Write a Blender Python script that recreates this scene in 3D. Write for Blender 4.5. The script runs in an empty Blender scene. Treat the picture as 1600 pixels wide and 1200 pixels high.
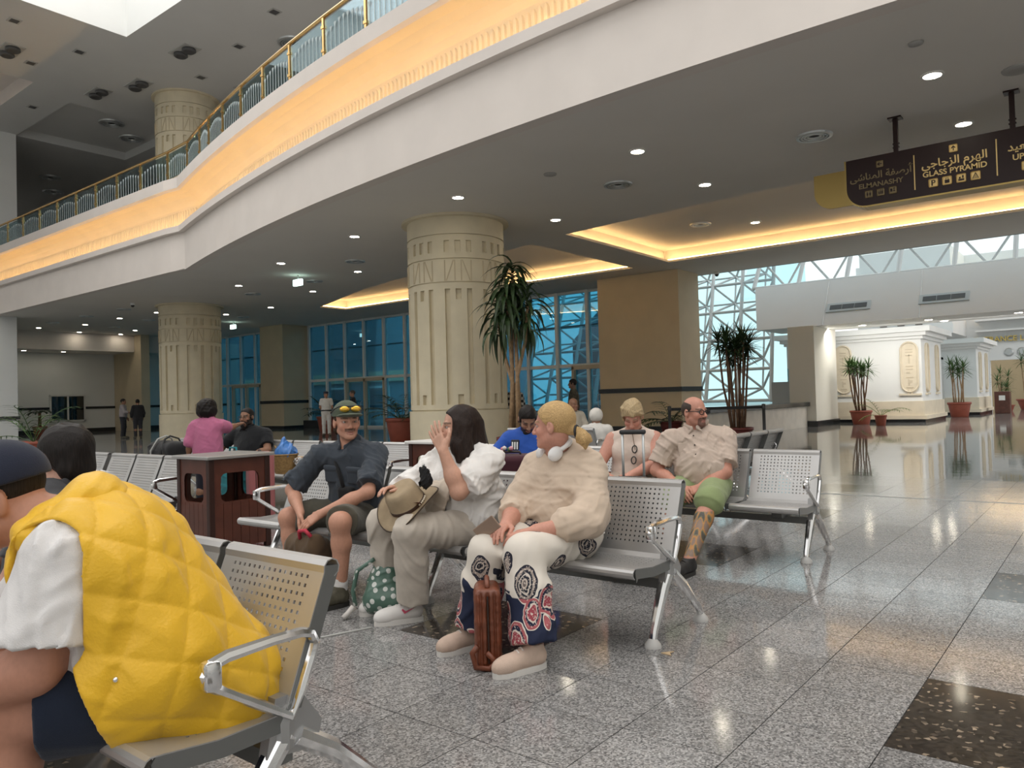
import bpy, bmesh, math, random
import numpy as np
from mathutils import Vector, Matrix
random.seed(7); rng = np.random.default_rng(7)
scene = bpy.context.scene
COL = scene.collection
PI = math.pi
# ------------------------------------------------------------------ camera
th, pit, rol = math.radians(38.4), math.radians(1.18), math.atan(.027)
_R = Vector((math.cos(th), math.sin(th), 0)); _F = Vector((-math.sin(th), math.cos(th), 0)); _U = Vector((0, 0, 1))
_F1 = _F*math.cos(pit)+_U*math.sin(pit); _U1 = _U*math.cos(pit)-_F*math.sin(pit)
_R2 = _R*math.cos(rol)-_U1*math.sin(rol); _U2 = _U1*math.cos(rol)+_R*math.sin(rol)
cd = bpy.data.cameras.new('camera'); cd.sensor_width = 36; cd.lens = 27; cd.clip_end = 400; cd.clip_start = .05
cam = bpy.data.objects.new('camera', cd); COL.objects.link(cam); scene.camera = cam
cam.matrix_world = Matrix(((_R2.x, _U2.x, -_F1.x, 0), (_R2.y, _U2.y, -_F1.y, 0), (_R2.z, _U2.z, -_F1.z, 1.22), (0, 0, 0, 1)))
# ------------------------------------------------------------------ daylight
w = bpy.data.worlds.new('sky'); scene.world = w; w.use_nodes = True
bg = w.node_tree.nodes['Background']; bg.inputs[0].default_value = (1.0, .985, .965, 1); bg.inputs[1].default_value = 1.25
def area_light(name, loc, rot, sx, sy, power, col):
    l = bpy.data.lights.new(name, 'AREA'); l.shape = 'RECTANGLE'; l.size = sx; l.size_y = sy; l.energy = power; l.color = col
    o = bpy.data.objects.new(name, l); o.location = loc; o.rotation_euler = rot; COL.objects.link(o); return o
# daylight that falls through the roof skylight of the hall , one bay beyond the mezzanine and an added unseen one for top light on the seats
area_light('skylight_daylight', (-19.3, 5.4, 17.4), (0, 0, 0), 15, 14, 700, (1, .97, .93))
area_light('added_skylight_near', (2, 4.9, 17.4), (0, 0, 0), 15, 14, 750, (1, .97, .93))
# added fill light that brightens the kiosk fronts, standing in for the soffit downlights
area_light('passage_fill_light', (-3, 29.0, 3.46), (.45, 0, 0), 11, .8, 300, (1, .97, .92))
cy = scene.cycles; cy.adaptive_threshold = .025; cy.max_bounces = 6; cy.diffuse_bounces = 3; cy.glossy_bounces = 3; cy.transparent_max_bounces = 10; cy.caustics_reflective = False; cy.caustics_refractive = False
scene.view_settings.view_transform = 'Standard'; scene.view_settings.look = 'None'
scene.view_settings.exposure = 0.12; scene.view_settings.gamma = 1.0; scene.view_settings.use_curve_mapping = False
# ------------------------------------------------------------------ materials
MATS = {}
def mat(name, col, rough=.5, metal=0., var=.0, scale=8., bump=0., bscale=60., spec=.5, emit=0., ecol=None, coat=0., sheen=0., alpha=1., detail=3.):
    if name in MATS: return MATS[name]
    m = bpy.data.materials.new(name); m.use_nodes = True; nt = m.node_tree; b = nt.nodes['Principled BSDF']
    c = (*col, 1) if len(col) == 3 else col
    b.inputs['Base Color'].default_value = c; b.inputs['Roughness'].default_value = rough; b.inputs['Metallic'].default_value = metal
    b.inputs['Specular IOR Level'].default_value = spec; b.inputs['Coat Weight'].default_value = coat; b.inputs['Sheen Weight'].default_value = sheen
    if emit: b.inputs['Emission Color'].default_value = (*(ecol or col), 1); b.inputs['Emission Strength'].default_value = emit
    tc = nt.nodes.new('ShaderNodeTexCoord')
    if var:
        n = nt.nodes.new('ShaderNodeTexNoise'); n.inputs['Scale'].default_value = scale; n.inputs['Detail'].default_value = detail
        nt.links.new(tc.outputs['Object'], n.inputs['Vector'])
        r = nt.nodes.new('ShaderNodeValToRGB'); r.color_ramp.elements[0].position = .3; r.color_ramp.elements[1].position = .7
        r.color_ramp.elements[0].color = (*[max(0, x*(1-var)) for x in c[:3]], 1); r.color_ramp.elements[1].color = (*[min(1, x*(1+var)) for x in c[:3]], 1)
        nt.links.new(n.outputs['Fac'], r.inputs['Fac']); nt.links.new(r.outputs['Color'], b.inputs['Base Color'])
    if bump:
        n2 = nt.nodes.new('ShaderNodeTexNoise'); n2.inputs['Scale'].default_value = bscale; n2.inputs['Detail'].default_value = 2
        nt.links.new(tc.outputs['Object'], n2.inputs['Vector'])
        bp = nt.nodes.new('ShaderNodeBump'); bp.inputs['Strength'].default_value = bump; bp.inputs['Distance'].default_value = .01
        nt.links.new(n2.outputs['Fac'], bp.inputs['Height']); nt.links.new(bp.outputs['Normal'], b.inputs['Normal'])
    MATS[name] = m; return m
def nodes(m): return m.node_tree, m.node_tree.nodes, m.node_tree.links, m.node_tree.nodes['Principled BSDF']
def glassmat(name, tint, gloss=.12, rough=.0):
    if name in MATS: return MATS[name]
    m = bpy.data.materials.new(name); m.use_nodes = True; nt = m.node_tree; nt.nodes.clear()
    o = nt.nodes.new('ShaderNodeOutputMaterial'); t = nt.nodes.new('ShaderNodeBsdfTransparent'); t.inputs[0].default_value = (*tint, 1)
    g = nt.nodes.new('ShaderNodeBsdfGlossy'); g.inputs['Roughness'].default_value = rough; g.inputs['Color'].default_value = (.9, .95, 1, 1)
    f = nt.nodes.new('ShaderNodeLayerWeight'); f.inputs[0].default_value = .25
    mm = nt.nodes.new('ShaderNodeMath'); mm.operation = 'MULTIPLY_ADD'; mm.inputs[1].default_value = .7; mm.inputs[2].default_value = gloss
    nt.links.new(f.outputs['Fresnel'], mm.inputs[0])
    x = nt.nodes.new('ShaderNodeMixShader'); nt.links.new(mm.outputs[0], x.inputs[0]); nt.links.new(t.outputs[0], x.inputs[1]); nt.links.new(g.outputs[0], x.inputs[2])
    nt.links.new(x.outputs[0], o.inputs[0]); MATS[name] = m; return m
# ------------------------------------------------------------------ objects
def obj(name, me, m=None, parent=None, smooth=False):
    if isinstance(me, bmesh.types.BMesh):
        b = me; me = bpy.data.meshes.new(name); b.to_mesh(me); b.free()
    if m is not None and not me.materials: me.materials.append(m)
    if smooth: me.polygons.foreach_set('use_smooth', [True]*len(me.polygons))
    o = bpy.data.objects.new(name, me); COL.objects.link(o)
    if parent: o.parent = parent
    return o
def inst(name, me, parent=None, mx=None):
    o = bpy.data.objects.new(name, me); COL.objects.link(o)
    if parent: o.parent = parent
    if mx is not None: o.matrix_basis = mx
    return o
def empty(name, loc=(0, 0, 0), rz=0):
    o = bpy.data.objects.new(name, None); COL.objects.link(o); o.location = loc; o.rotation_euler = (0, 0, rz); o.empty_display_size = .1; return o
def tag(o, label, cat, group=None):
    o['label'] = label; o['category'] = cat
    if group: o['group'] = group
    return o
def struct(o, label=None):
    o['kind'] = 'structure'
    if label: o['label'] = label
    return o
def stuff(o): o['kind'] = 'stuff'; return o
def tree_copy(o, parent=None):
    c = o.copy(); COL.objects.link(c)
    if parent: c.parent = parent
    for ch in list(o.children): tree_copy(ch, c)
    return c
# ------------------------------------------------------------------ mesh helpers
def box(b, x0, x1, y0, y1, z0, z1, mx=None):
    v = [b.verts.new((x, y, z)) for x in (x0, x1) for y in (y0, y1) for z in (z0, z1)]
    if mx is not None:
        for q in v: q.co = mx @ q.co
    for f in ((0, 1, 3, 2), (4, 6, 7, 5), (0, 4, 5, 1), (2, 3, 7, 6), (0, 2, 6, 4), (1, 5, 7, 3)): b.faces.new([v[i] for i in f])
    return v
def boxes(*a):
    b = bmesh.new()
    for t in a: box(b, *t)
    return b
def rbox(x0, x1, y0, y1, z0, z1, r=.01, seg=2):
    b = bmesh.new(); box(b, x0, x1, y0, y1, z0, z1)
    bmesh.ops.recalc_face_normals(b, faces=b.faces); bmesh.ops.bevel(b, geom=list(b.edges), offset=r, segments=seg, affect='EDGES', profile=.5); return b
def tube(b, pts, r, n=8, cap=True, closed=False):
    pts = [Vector(p) for p in pts]; rs = r if isinstance(r, (list, tuple)) else [r]*len(pts); rings = []; N = len(pts); prev = None
    for i, p in enumerate(pts):
        if closed: t = pts[(i+1) % N]-pts[i-1]
        else: t = pts[min(i+1, N-1)]-pts[max(i-1, 0)]
        t.normalize()
        if prev is None:
            a = Vector((0, 0, 1)) if abs(t.z) < .9 else Vector((1, 0, 0)); u = t.cross(a).normalized()
        else: u = (prev-t*prev.dot(t)).normalized()
        prev = u; v = t.cross(u)
        rings.append([b.verts.new(p+(u*math.cos(2*PI*k/n)+v*math.sin(2*PI*k/n))*rs[i]) for k in range(n)])
    for i in range(N if closed else N-1):
        A, B = rings[i], rings[(i+1) % N]
        for k in range(n): b.faces.new((A[k], A[(k+1) % n], B[(k+1) % n], B[k]))
    if cap and not closed: b.faces.new(rings[0][::-1]); b.faces.new(rings[-1])
    return b
def lathe(b, prof, n=24, c=(0, 0, 0), a0=0, a1=2*PI, cap=True):
    full = abs(a1-a0-2*PI) < 1e-6; m = n if full else n+1; rings = []
    for r, z in prof: rings.append([b.verts.new((c[0]+r*math.cos(a0+(a1-a0)*k/n), c[1]+r*math.sin(a0+(a1-a0)*k/n), c[2]+z)) for k in range(m)])
    for A, B in zip(rings, rings[1:]):
        for k in range(n): b.faces.new((A[k], A[(k+1) % m], B[(k+1) % m], B[k]))
    if cap and full:
        if prof[0][0] > 1e-4: b.faces.new(rings[0][::-1])
        if prof[-1][0] > 1e-4: b.faces.new(rings[-1])
    return b
def sweep(prof, path, closed_prof=True):
    """prof: list of (out, z); path: list of (x,y, nx,ny) with outward normal."""
    b = bmesh.new(); rings = []
    for x, y, nx, ny in path: rings.append([b.verts.new((x+nx*o, y+ny*o, z)) for o, z in prof])
    k = len(prof)
    for A, B in zip(rings, rings[1:]):
        for i in range(k if closed_prof else k-1): b.faces.new((A[i], A[(i+1) % k], B[(i+1) % k], B[i]))
    if closed_prof: b.faces.new(rings[0]); b.faces.new(rings[-1][::-1])
    bmesh.ops.recalc_face_normals(b, faces=b.faces); return b
def poly_extrude(b, pts, vec, mx=None):
    A = [b.verts.new(p) for p in pts]; B = [b.verts.new(Vector(p)+Vector(vec)) for p in pts]
    if mx is not None:
        for q in A+B: q.co = mx @ q.co
    b.faces.new(A); b.faces.new(B[::-1])
    for i in range(len(pts)): b.faces.new((A[i], A[i-1], B[i-1], B[i]))
def fix(b): bmesh.ops.recalc_face_normals(b, faces=b.faces); return b
UNIT_CYL = None
def strut(name, p, q, r, parent, m, n=8):
    global UNIT_CYL
    if UNIT_CYL is None: UNIT_CYL = {}
    if (m.name, n) not in UNIT_CYL:
        b = bmesh.new(); tube(b, [(0, 0, 0), (0, 0, 1)], 1, n); me = bpy.data.meshes.new('strut'); b.to_mesh(me); b.free(); me.materials.append(m)
        me.polygons.foreach_set('use_smooth', [len(x.vertices) == 4 for x in me.polygons]); UNIT_CYL[(m.name, n)] = me
    p, q = Vector(p), Vector(q); d = q-p
    mx = Matrix.Translation(p) @ d.to_track_quat('Z', 'Y').to_matrix().to_4x4() @ Matrix.Diagonal((r, r, d.length, 1))
    return inst(name, UNIT_CYL[(m.name, n)], parent, mx)
def text_mesh(s, size, m, depth=.004, align='CENTER'):
    c = bpy.data.curves.new('lettering', 'FONT'); c.body = s; c.size = size; c.extrude = depth; c.offset = size*.018; c.align_x = align; c.align_y = 'CENTER'
    t = bpy.data.objects.new('lettering', c); COL.objects.link(t); dg = bpy.context.evaluated_depsgraph_get()
    me = bpy.data.meshes.new_from_object(t.evaluated_get(dg)); bpy.data.objects.remove(t); bpy.data.curves.remove(c)
    me.materials.clear(); me.materials.append(m); return me
# ------------------------------------------------------------------ surfaces
M_fascia = mat('fascia_plaster', (.82, .755, .70), .75, var=.03, scale=1.2, bump=.02)
M_cove = mat('glow_tinted_cove_paint', (.80, .70, .53), .8, var=.03, scale=1.2)  # part of the warm lamp glow is put into this paint
M_ceil = mat('soffit_paint', (.82, .785, .73), .85, var=.02, scale=.6)
M_upceil = mat('upper_ceiling_paint', (.70, .70, .68), .85, var=.03, scale=.4)
M_white = mat('white_wall_paint', (.86, .87, .85), .6, var=.02, scale=.7)
M_cream = mat('cream_column_stone', (.78, .69, .50), .7, var=.05, scale=2.5, bump=.05, bscale=25)
M_tan = mat('tan_pillar_paint', (.66, .555, .385), .65, var=.04, scale=1.5)
M_blackstone = mat('black_granite', (.025, .027, .03), .18, var=.3, scale=60)
M_gold = mat('polished_brass', (.78, .52, .22), .22, 1.)
M_led = mat('warm_cove_light', (1, .72, .33), emit=21, ecol=(1, .63, .25))
M_ledt = mat('warm_tray_light', (1, .72, .4), emit=13, ecol=(1, .64, .28))
M_downl = mat('downlight_glow', (1, .95, .85), emit=38, ecol=(1, .90, .72))
M_alu = mat('grey_aluminium', (.60, .62, .62), .35, .6)
M_framewhite = mat('white_painted_steel', (.82, .85, .85), .4)
M_dark = mat('dark_vent_paint', (.05, .05, .05), .6)
def granite(name, c0, c1, c2, rough, joints=False, sc=105.):
    m = mat(name, c1, rough); nt, N, L, b = nodes(m)
    g = N.new('ShaderNodeNewGeometry'); n = N.new('ShaderNodeTexVoronoi'); n.inputs['Scale'].default_value = sc; L.new(g.outputs['Position'], n.inputs['Vector']); r = N.new('ShaderNodeValToRGB'); e = r.color_ramp.elements
    e[0].position = .12; e[0].color = (*c0, 1); e[1].position = .5; e[1].color = (*c1, 1); x = e.new(.9); x.color = (*c2, 1)
    L.new(n.outputs['Color'], r.inputs['Fac'])
    n2 = N.new('ShaderNodeTexNoise'); n2.inputs['Scale'].default_value = 1.7; n2.inputs['Detail'].default_value = 3; L.new(g.outputs['Position'], n2.inputs['Vector'])
    oi = N.new('ShaderNodeObjectInfo'); a = N.new('ShaderNodeMath'); a.operation = 'MULTIPLY_ADD'; a.inputs[1].default_value = .26; a.inputs[2].default_value = .74
    L.new(oi.outputs['Random'], a.inputs[0]); a2 = N.new('ShaderNodeMath'); a2.operation = 'MULTIPLY_ADD'; a2.inputs[1].default_value = .35; L.new(n2.outputs['Fac'], a2.inputs[0]); L.new(a.outputs[0], a2.inputs[2])
    mx = N.new('ShaderNodeMix'); mx.data_type = 'RGBA'; mx.blend_type = 'MULTIPLY'; mx.inputs[0].default_value = 1
    L.new(r.outputs['Color'], mx.inputs[6]); L.new(a2.outputs[0], mx.inputs[7]); out = mx.outputs[2]
    if joints:
        br = N.new('ShaderNodeTexBrick'); br.offset = 0; br.inputs['Scale'].default_value = 1; br.inputs['Brick Width'].default_value = .4; br.inputs['Row Height'].default_value = .385; br.inputs['Mortar Size'].default_value = .004
        br.inputs['Color1'].default_value = (1, 1, 1, 1); br.inputs['Color2'].default_value = (.86, .86, .86, 1); br.inputs['Mortar'].default_value = (.25, .25, .25, 1)
        mp = N.new('ShaderNodeMapping'); mp.inputs['Location'].default_value = (.68, -2.855, 0); L.new(g.outputs['Position'], mp.inputs['Vector']); L.new(mp.outputs[0], br.inputs['Vector'])
        m3 = N.new('ShaderNodeMix'); m3.data_type = 'RGBA'; m3.blend_type = 'MULTIPLY'; m3.inputs[0].default_value = 1; L.new(out, m3.inputs[6]); L.new(br.outputs['Color'], m3.inputs[7]); out = m3.outputs[2]
    L.new(out, b.inputs['Base Color'])
    w2 = N.new('ShaderNodeTexNoise'); w2.inputs['Scale'].default_value = 3.; w2.inputs['Detail'].default_value = 1; L.new(g.outputs['Position'], w2.inputs['Vector'])
    bp = N.new('ShaderNodeBump'); bp.inputs['Strength'].default_value = .05; bp.inputs['Distance'].default_value = .02; L.new(w2.outputs['Fac'], bp.inputs['Height']); L.new(bp.outputs['Normal'], b.inputs['Normal'])
    return m
M_gran = granite('grey_granite', (.10, .098, .098), (.245, .237, .232), (.43, .42, .41), .10, sc=150.)
M_granfar = granite('polished_grey_granite', (.12, .12, .12), (.24, .24, .235), (.40, .40, .39), .05, joints=True, sc=70)
M_grandark = granite('black_granite_slab', (.03, .026, .022), (.065, .054, .045), (.42, .33, .24), .10, sc=62)
M_grandark.node_tree.nodes['Color Ramp'].color_ramp.elements[1].position = .80; M_grandark.node_tree.nodes['Color Ramp'].color_ramp.elements[2].position = .94
HC = 5.6
def fy(x): return 9.44+(x+2)**2/142 if x > -22.85 else 12.45
# ------------------------------------------------------------------ floor
FX0, FX1, FY0, FY1 = -13.08, 4.12, -1.765, 11.71
fl = struct(obj('floor', fix(boxes((-75, FX0, -12, 75, -.2, 0), (FX1, 30, -12, 75, -.2, 0), (FX0, FX1, -12, FY0, -.2, 0), (FX0, FX1, FY1, 75, -.2, 0), (FX0, FX1, FY0, FY1, -.2, -.01))), M_granfar), 'polished grey granite floor of the station hall')
def P2(x, y, z=0.):
    d = Vector((x, y, z-1.22)); q = d.dot(_F1)
    return (800+1200*d.dot(_R2)/q, 600-1200*d.dot(_U2)/q, q) if q > .3 else (9e9, 9e9, q)
def tile_mesh(nm, sx, sy, m):
    b = bmesh.new(); g = .0022; box(b, g, sx-g, g, sy-g, -.0098, 0); fix(b)
    me = bpy.data.meshes.new(nm); b.to_mesh(me); b.free(); me.materials.append(m); return me
me_t, me_d = tile_mesh('tile', .4, .385, M_gran), tile_mesh('dark_tile', .8, .77, M_grandark)
cells = []
for i in range(-31, 12):
    for j in range(-12, 23):
        dk = i % 6 < 2 and j % 6 < 2
        if dk and (i % 6 or j % 6): continue
        x, y = -.68+.4*i, 2.855+.385*j; sx, sy = (.8, .77) if dk else (.4, .385)
        pr = [P2(x+a*sx, y+c*sy) for a in (0, 1) for c in (0, 1)]; ar = 0
        if all(p[2] > .3 for p in pr) and any(-50 < p[0] < 1650 and p[1] < 1250 for p in pr):
            q = [pr[0], pr[1], pr[3], pr[2]]; ar = abs(sum(q[k][0]*q[k-1][1]-q[k-1][0]*q[k][1] for k in range(4)))/2
        cells.append((ar, x, y, sx, sy, dk))
cells.sort(key=lambda c: -c[0])
nd = nl = 0; rest = bmesh.new(); restd = bmesh.new(); g = .0015
for ar, x, y, sx, sy, dk in cells:
    if ar > 0 and ((dk and nd < 60) or (not dk and nl < 230)):
        o = inst('dark_floor_tile' if dk else 'floor_tile', me_d if dk else me_t, fl, Matrix.Translation((x, y, 0)))
        if dk: nd += 1
        else: nl += 1
    else: box(restd if dk else rest, x+g, x+sx-g, y+g, y+sy-g, -.0098, 0)
stuff(obj('floor_tile_field', fix(rest), M_gran, fl)); stuff(obj('dark_floor_tile_field', fix(restd), M_grandark, fl))
struct(obj('trim_1', boxes((-30, 12, 9.49, 9.53, 0.0, .003)), M_alu), 'thin metal joint strip across the polished floor')
# ------------------------------------------------------------------ lower ceiling with two lit trays
def ceil_build():
    b = bmesh.new(); xs = sorted(set([-60, -55, -50, -46, -42, -38, -34, -31, -28, -12.9, -11.5, 12]+[-28+i*1.5 for i in range(1, 11)]+[-11+i*2 for i in range(12)]+[-22.85]))
    def q(x0, x1, ya, yb, z=HC): b.faces.new([b.verts.new(p) for p in ((x0, ya(x0), z), (x0, yb(x0), z), (x1, yb(x1), z), (x1, ya(x1), z))])
    e = lambda x: 26.35
    for x0, x1 in zip(xs, xs[1:]):
        mid = (x0+x1)/2; f0 = lambda x: fy(max(x, -22.84)) if mid > -22.85 else 12.45
        if -28 < mid < -12.9: q(x0, x1, f0, lambda x: fy(max(x, -22.84))+7.1 if x > -22.85 else 19.6+(-22.85-x)*.39); q(x0, x1, lambda x: 23.1, e)
        elif mid > -11.5: q(x0, x1, f0, lambda x: fy(x)+6.9); q(x0, x1, lambda x: 23.0, e)
        else: q(x0, x1, f0, e)
    return b
ce = struct(obj('ceiling', ceil_build(), M_ceil), 'grey lower ceiling of the waiting hall')
def t2near(x): return fy(max(x, -22.84))+7.1 if x > -22.85 else 19.6+(-22.85-x)*.39
def tray(name, loop, led_name):
    """loop: opening outline (x,y) counter-clockwise seen from below; builds shelf, riser, inner ceiling and lamp strips"""
    n = len(loop); cx = sum(p[0] for p in loop)/n; cy = sum(p[1] for p in loop)/n
    def off(d):
        r = []
        for i in range(n):
            p, a, c = Vector(loop[i]), Vector(loop[i-1]), Vector(loop[(i+1) % n]); e1 = (p-a).normalized(); e2 = (c-p).normalized()
            n1, n2 = Vector((e1.y, -e1.x)), Vector((e2.y, -e2.x)); k = (n1+n2); k = k/(k.dot(n1)); r.append(p+k*d)
        if (r[0]-Vector((cx, cy))).length < (Vector(loop[0])-Vector((cx, cy))).length and d > 0: return off(-d)
        return r
    b = bmesh.new(); o = off(.32); z0, z1 = HC+.07, HC+.46
    A = [b.verts.new((*p, HC)) for p in loop]; B = [b.verts.new((*p, z0)) for p in loop]; Cc = [b.verts.new((*p, z0)) for p in o]; D = [b.verts.new((*p, z1)) for p in o]
    for R, S in ((A, B), (B, Cc), (Cc, D)):
        for i in range(n): b.faces.new((R[i], R[(i+1) % n], S[(i+1) % n], S[i]))
    b.faces.new(D); ob = struct(obj('ceiling_tray', b, M_ceil, ce))
    l = off(.14); lb = bmesh.new()
    for i in range(n):
        p, q = l[i], l[(i+1) % n]; tube(lb, [(*p, z0+.035), (*q, z0+.035)], .016, 6)
    obj('cove_light_strip', lb, M_ledt, ob)
tray('a', [(x, fy(x)+6.9) for x in (-11.5, -9, -7, -5, -3, -1, 1, 3, 5, 7, 9)]+[(9, 23.0), (-11.5, 23.0)], '')
tray('b', [(x, t2near(x)) for x in (-28, -25.4, -22.86, -20.5, -17.5, -15, -12.9)]+[(-12.9, 23.1), (-28, 23.1)], '')
# ------------------------------------------------------------------ mezzanine edge
path = []
xs = [10-i*.55 for i in range(60)]; xs = [x for x in xs if x > -22.6]+[-22.85]
for x in xs:
    s = (x+2)/71; l = math.hypot(1, s); path.append((x, fy(x+1e-6), s/l, -1/l))
kx, ky, kn = path[-1][0], 12.5, None
path[-1] = (kx, ky, path[-1][2]*.6-.05, -1.0)
path += [(-23.6-i*2.4, 12.42, 0, -1) for i in range(0, 16)]
struct(obj('wall_mezzanine', sweep([(0, 5.585), (0, 6.76), (-.5, 6.76), (-.5, 5.61)], path), M_fascia), 'curved pale plaster band below the mezzanine')
struct(obj('trim_2', sweep([(.17, 6.76), (.17, 6.95), (.145, 6.95), (.145, 6.83), (-.6, 6.83), (-.6, 6.76)], path), M_fascia), 'projecting lip that hides the warm cove lights')
cove = [(-.5, 6.80), (-.5, 7.1), (-.5, 7.55), (-.47, 7.7), (-.39, 7.83), (-.27, 7.95), (-.1, 8.04), (.12, 8.07), (.12, 8.2), (-.9, 8.2), (-.9, 6.80)]
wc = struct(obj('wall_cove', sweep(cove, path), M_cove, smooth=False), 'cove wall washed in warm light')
struct(obj('trim_3', sweep([(.12, 8.07), (.2, 8.13), (.2, 8.46), (-.9, 8.46), (-.9, 8.19), (.1, 8.19)], path), M_fascia), 'slab edge under the glass railing')
lb = bmesh.new(); tube(lb, [(x+nx*.10, y+ny*.10, 6.86) for x, y, nx, ny in path], .016, 6); obj('cove_light_strip', lb, M_led, wc)
# flutes with rounded heads along the foot of the cove
fb = bmesh.new(); acc = 0.
for (x0, y0, nx0, ny0), (x1, y1, nx1, ny1) in zip(path, path[1:]):
    if x1 < -46 or x0 > 6: continue
    d = math.hypot(x1-x0, y1-y0); k = max(1, round(d/.125))
    for i in range(k):
        t = (i+.5)/k; p = Vector((x0+(x1-x0)*t, y0+(y1-y0)*t, 0)); n = Vector((nx0+(nx1-nx0)*t, ny0+(ny1-ny0)*t, 0)).normalized(); u = Vector((-n.y, n.x, 0))
        c = p-n*.503; ring = []
        for (a, z) in ((-.05, 6.84), (-.05, 7.58), (-.035, 7.625), (0, 7.645), (.035, 7.625), (.05, 7.58), (.05, 6.84)): ring.append((a, z))
        V = [fb.verts.new(c+u*a+Vector((0, 0, z))) for a, z in ring]; W = [fb.verts.new(c+n*.045+u*a*.6+Vector((0, 0, z-.012*(z > 7)))) for a, z in ring]
        fb.faces.new(W)
        for i2 in range(len(V)-1): fb.faces.new((V[i2], V[i2+1], W[i2+1], W[i2]))
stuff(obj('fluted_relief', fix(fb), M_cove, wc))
struct(obj('floor_mezzanine', fix(boxes((-60, 12, 14, 26.3, 8.2, 8.455))), M_fascia), 'mezzanine slab')
# railing
rl = tag(empty('glass_railing', (-23, 12.5, 8.46)), 'brass and glass railing running along the mezzanine edge', 'railing')
rl_inv = Matrix.Translation((23, -12.5, -8.46))
M_rglass = glassmat('railing_glass', (.66, .82, .84), .10)
M_etch = mat('etched_white_glass', (.50, .58, .59), .6)
posts = [(-40.5, 12.42), (-38.9, 12.42), (-37.2, 12.42), (-35.5, 12.42), (-33.8, 12.42), (-32.1, 12.42), (-30.4, 12.42), (-28.75, 12.42), (-27.1, 12.42), (-25.4, 12.42), (-23.6, 12.42), (-22.2, 12.32), (-20.8, fy(-20.8)), (-19.9, fy(-19.9)), (-18.7, fy(-18.7)), (-17.35, fy(-17.35)), (-15.95, fy(-15.95)), (-14.5, fy(-14.5)), (-12.95, fy(-12.95)), (-11.35, fy(-11.35)), (-9.7, fy(-9.7)), (-8, fy(-8)), (-6.3, fy(-6.3))]
pb = bmesh.new(); box(pb, -.028, .028, -.028, .028, 0, .93); box(pb, -.05, .05, -.04, .04, .70, .76); box(pb, -.05, .05, -.04, .04, .2, .26); fix(pb)
pme = bpy.data.meshes.new('railing_post'); pb.to_mesh(pme); pb.free(); pme.materials.append(M_gold)
rail = bmesh.new(); pts = []
for x, y in posts: pts.append((x, y-.03, 9.42))
tube(rail, pts, .04, 8); rail.transform(rl_inv); obj('handrail', rail, M_gold, rl)
for x, y in posts: inst('railing_post', pme, rl, rl_inv @ Matrix.Translation((x, y-.03, 8.46)))
for (x0, y0), (x1, y1) in zip(posts, posts[1:]):
    d = math.hypot(x1-x0, y1-y0); a = math.atan2(y1-y0, x1-x0); b = bmesh.new(); box(b, .06, d-.06, -.006, .006, .07, .87)
    fix(b); p = obj('pane', b, M_rglass, rl); p.matrix_basis = rl_inv @ Matrix.Translation((x0, y0-.03, 8.46)) @ Matrix.Rotation(a, 4, 'Z')
    e = bmesh.new(); k = 9
    for i in range(k):
        u = .14+(d-.28)*i/(k-1); h = .5+.13*math.sin(PI*i/(k-1))
        box(e, u-.012, u+.012, -.012, -.008, .09, h)
        poly_extrude(e, [(u-.018, -.012, h), (u+.018, -.012, h), (u+.055, -.012, h+.10), (u+.02, -.012, h+.08), (u, -.012, h+.11), (u-.02, -.012, h+.08), (u-.055, -.012, h+.10)], (0, .004, 0))
    obj('etched_lotus_stems', fix(e), M_etch, p)
# ------------------------------------------------------------------ upper ceiling with skylight
UC = 14.5
sk = (-27.3, -11.3, -2.0, 12.9); sk_added = (-6.0, 10.0, -2.6, 12.4)  # second opening is an unseen bay added to top-light the seats
rec = [(-50, -33.8, 2, 12.25), (-41, -35, 14.05, 19.2)]
def grid_ceiling(x0, x1, y0, y1, z, holes):
    b = bmesh.new(); xs = sorted({x0, x1, *[h[0] for h in holes], *[h[1] for h in holes]}); ys = sorted({y0, y1, *[h[2] for h in holes], *[h[3] for h in holes]})
    for a, c in zip(xs, xs[1:]):
        for d, e in zip(ys, ys[1:]):
            m = ((a+c)/2, (d+e)/2)
            if any(h[0] < m[0] < h[1] and h[2] < m[1] < h[3] for h in holes): continue
            b.faces.new([b.verts.new(p) for p in ((a, d, z), (a, e, z), (c, e, z), (c, d, z))])
    return b
uc = struct(obj('ceiling_upper', grid_ceiling(-60, 12, -3, 27, UC, [sk, sk_added]+rec), M_upceil), 'high ceiling of the hall above the mezzanine')
def shaft(h, z0, z1, m, top):
    b = bmesh.new(); x0, x1, y0, y1 = h
    c = [(x0, y0), (x1, y0), (x1, y1), (x0, y1)]; A = [b.verts.new((*p, z0)) for p in c]; B = [b.verts.new((*p, z1)) for p in c]
    for i in range(4): b.faces.new((A[i], A[(i+1) % 4], B[(i+1) % 4], B[i]))
    if top: b.faces.new(B)
    return b
for _s in (sk, sk_added): struct(obj('skylight_shaft', shaft(_s, UC, 17.6, M_white, False), M_white, uc))
struct(obj('ceiling_recess', shaft(rec[0], UC, 15.1, 0, True), M_fascia, uc)); struct(obj('ceiling_recess', shaft(rec[1], UC, 14.9, 0, True), M_upceil, uc))
struct(obj('wall_upper_left', fix(boxes((-52, -40.85, 12.95, 14.0, 8.46, UC))), M_white), 'pale wall block on the mezzanine at far left')
struct(obj('wall_upper_back', fix(boxes((-75, 12, 26.3, 26.6, 5.62, UC))), mat('upper_back_wall', (.35, .42, .45), .7)), 'back wall of the mezzanine')
struct(obj('wall_far_left', fix(boxes((-60.4, -60, -12, 30, 0, UC))), M_white), 'added far left wall that blocks sky light')  # added to close the hall and darken the depth of the mezzanine
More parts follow.
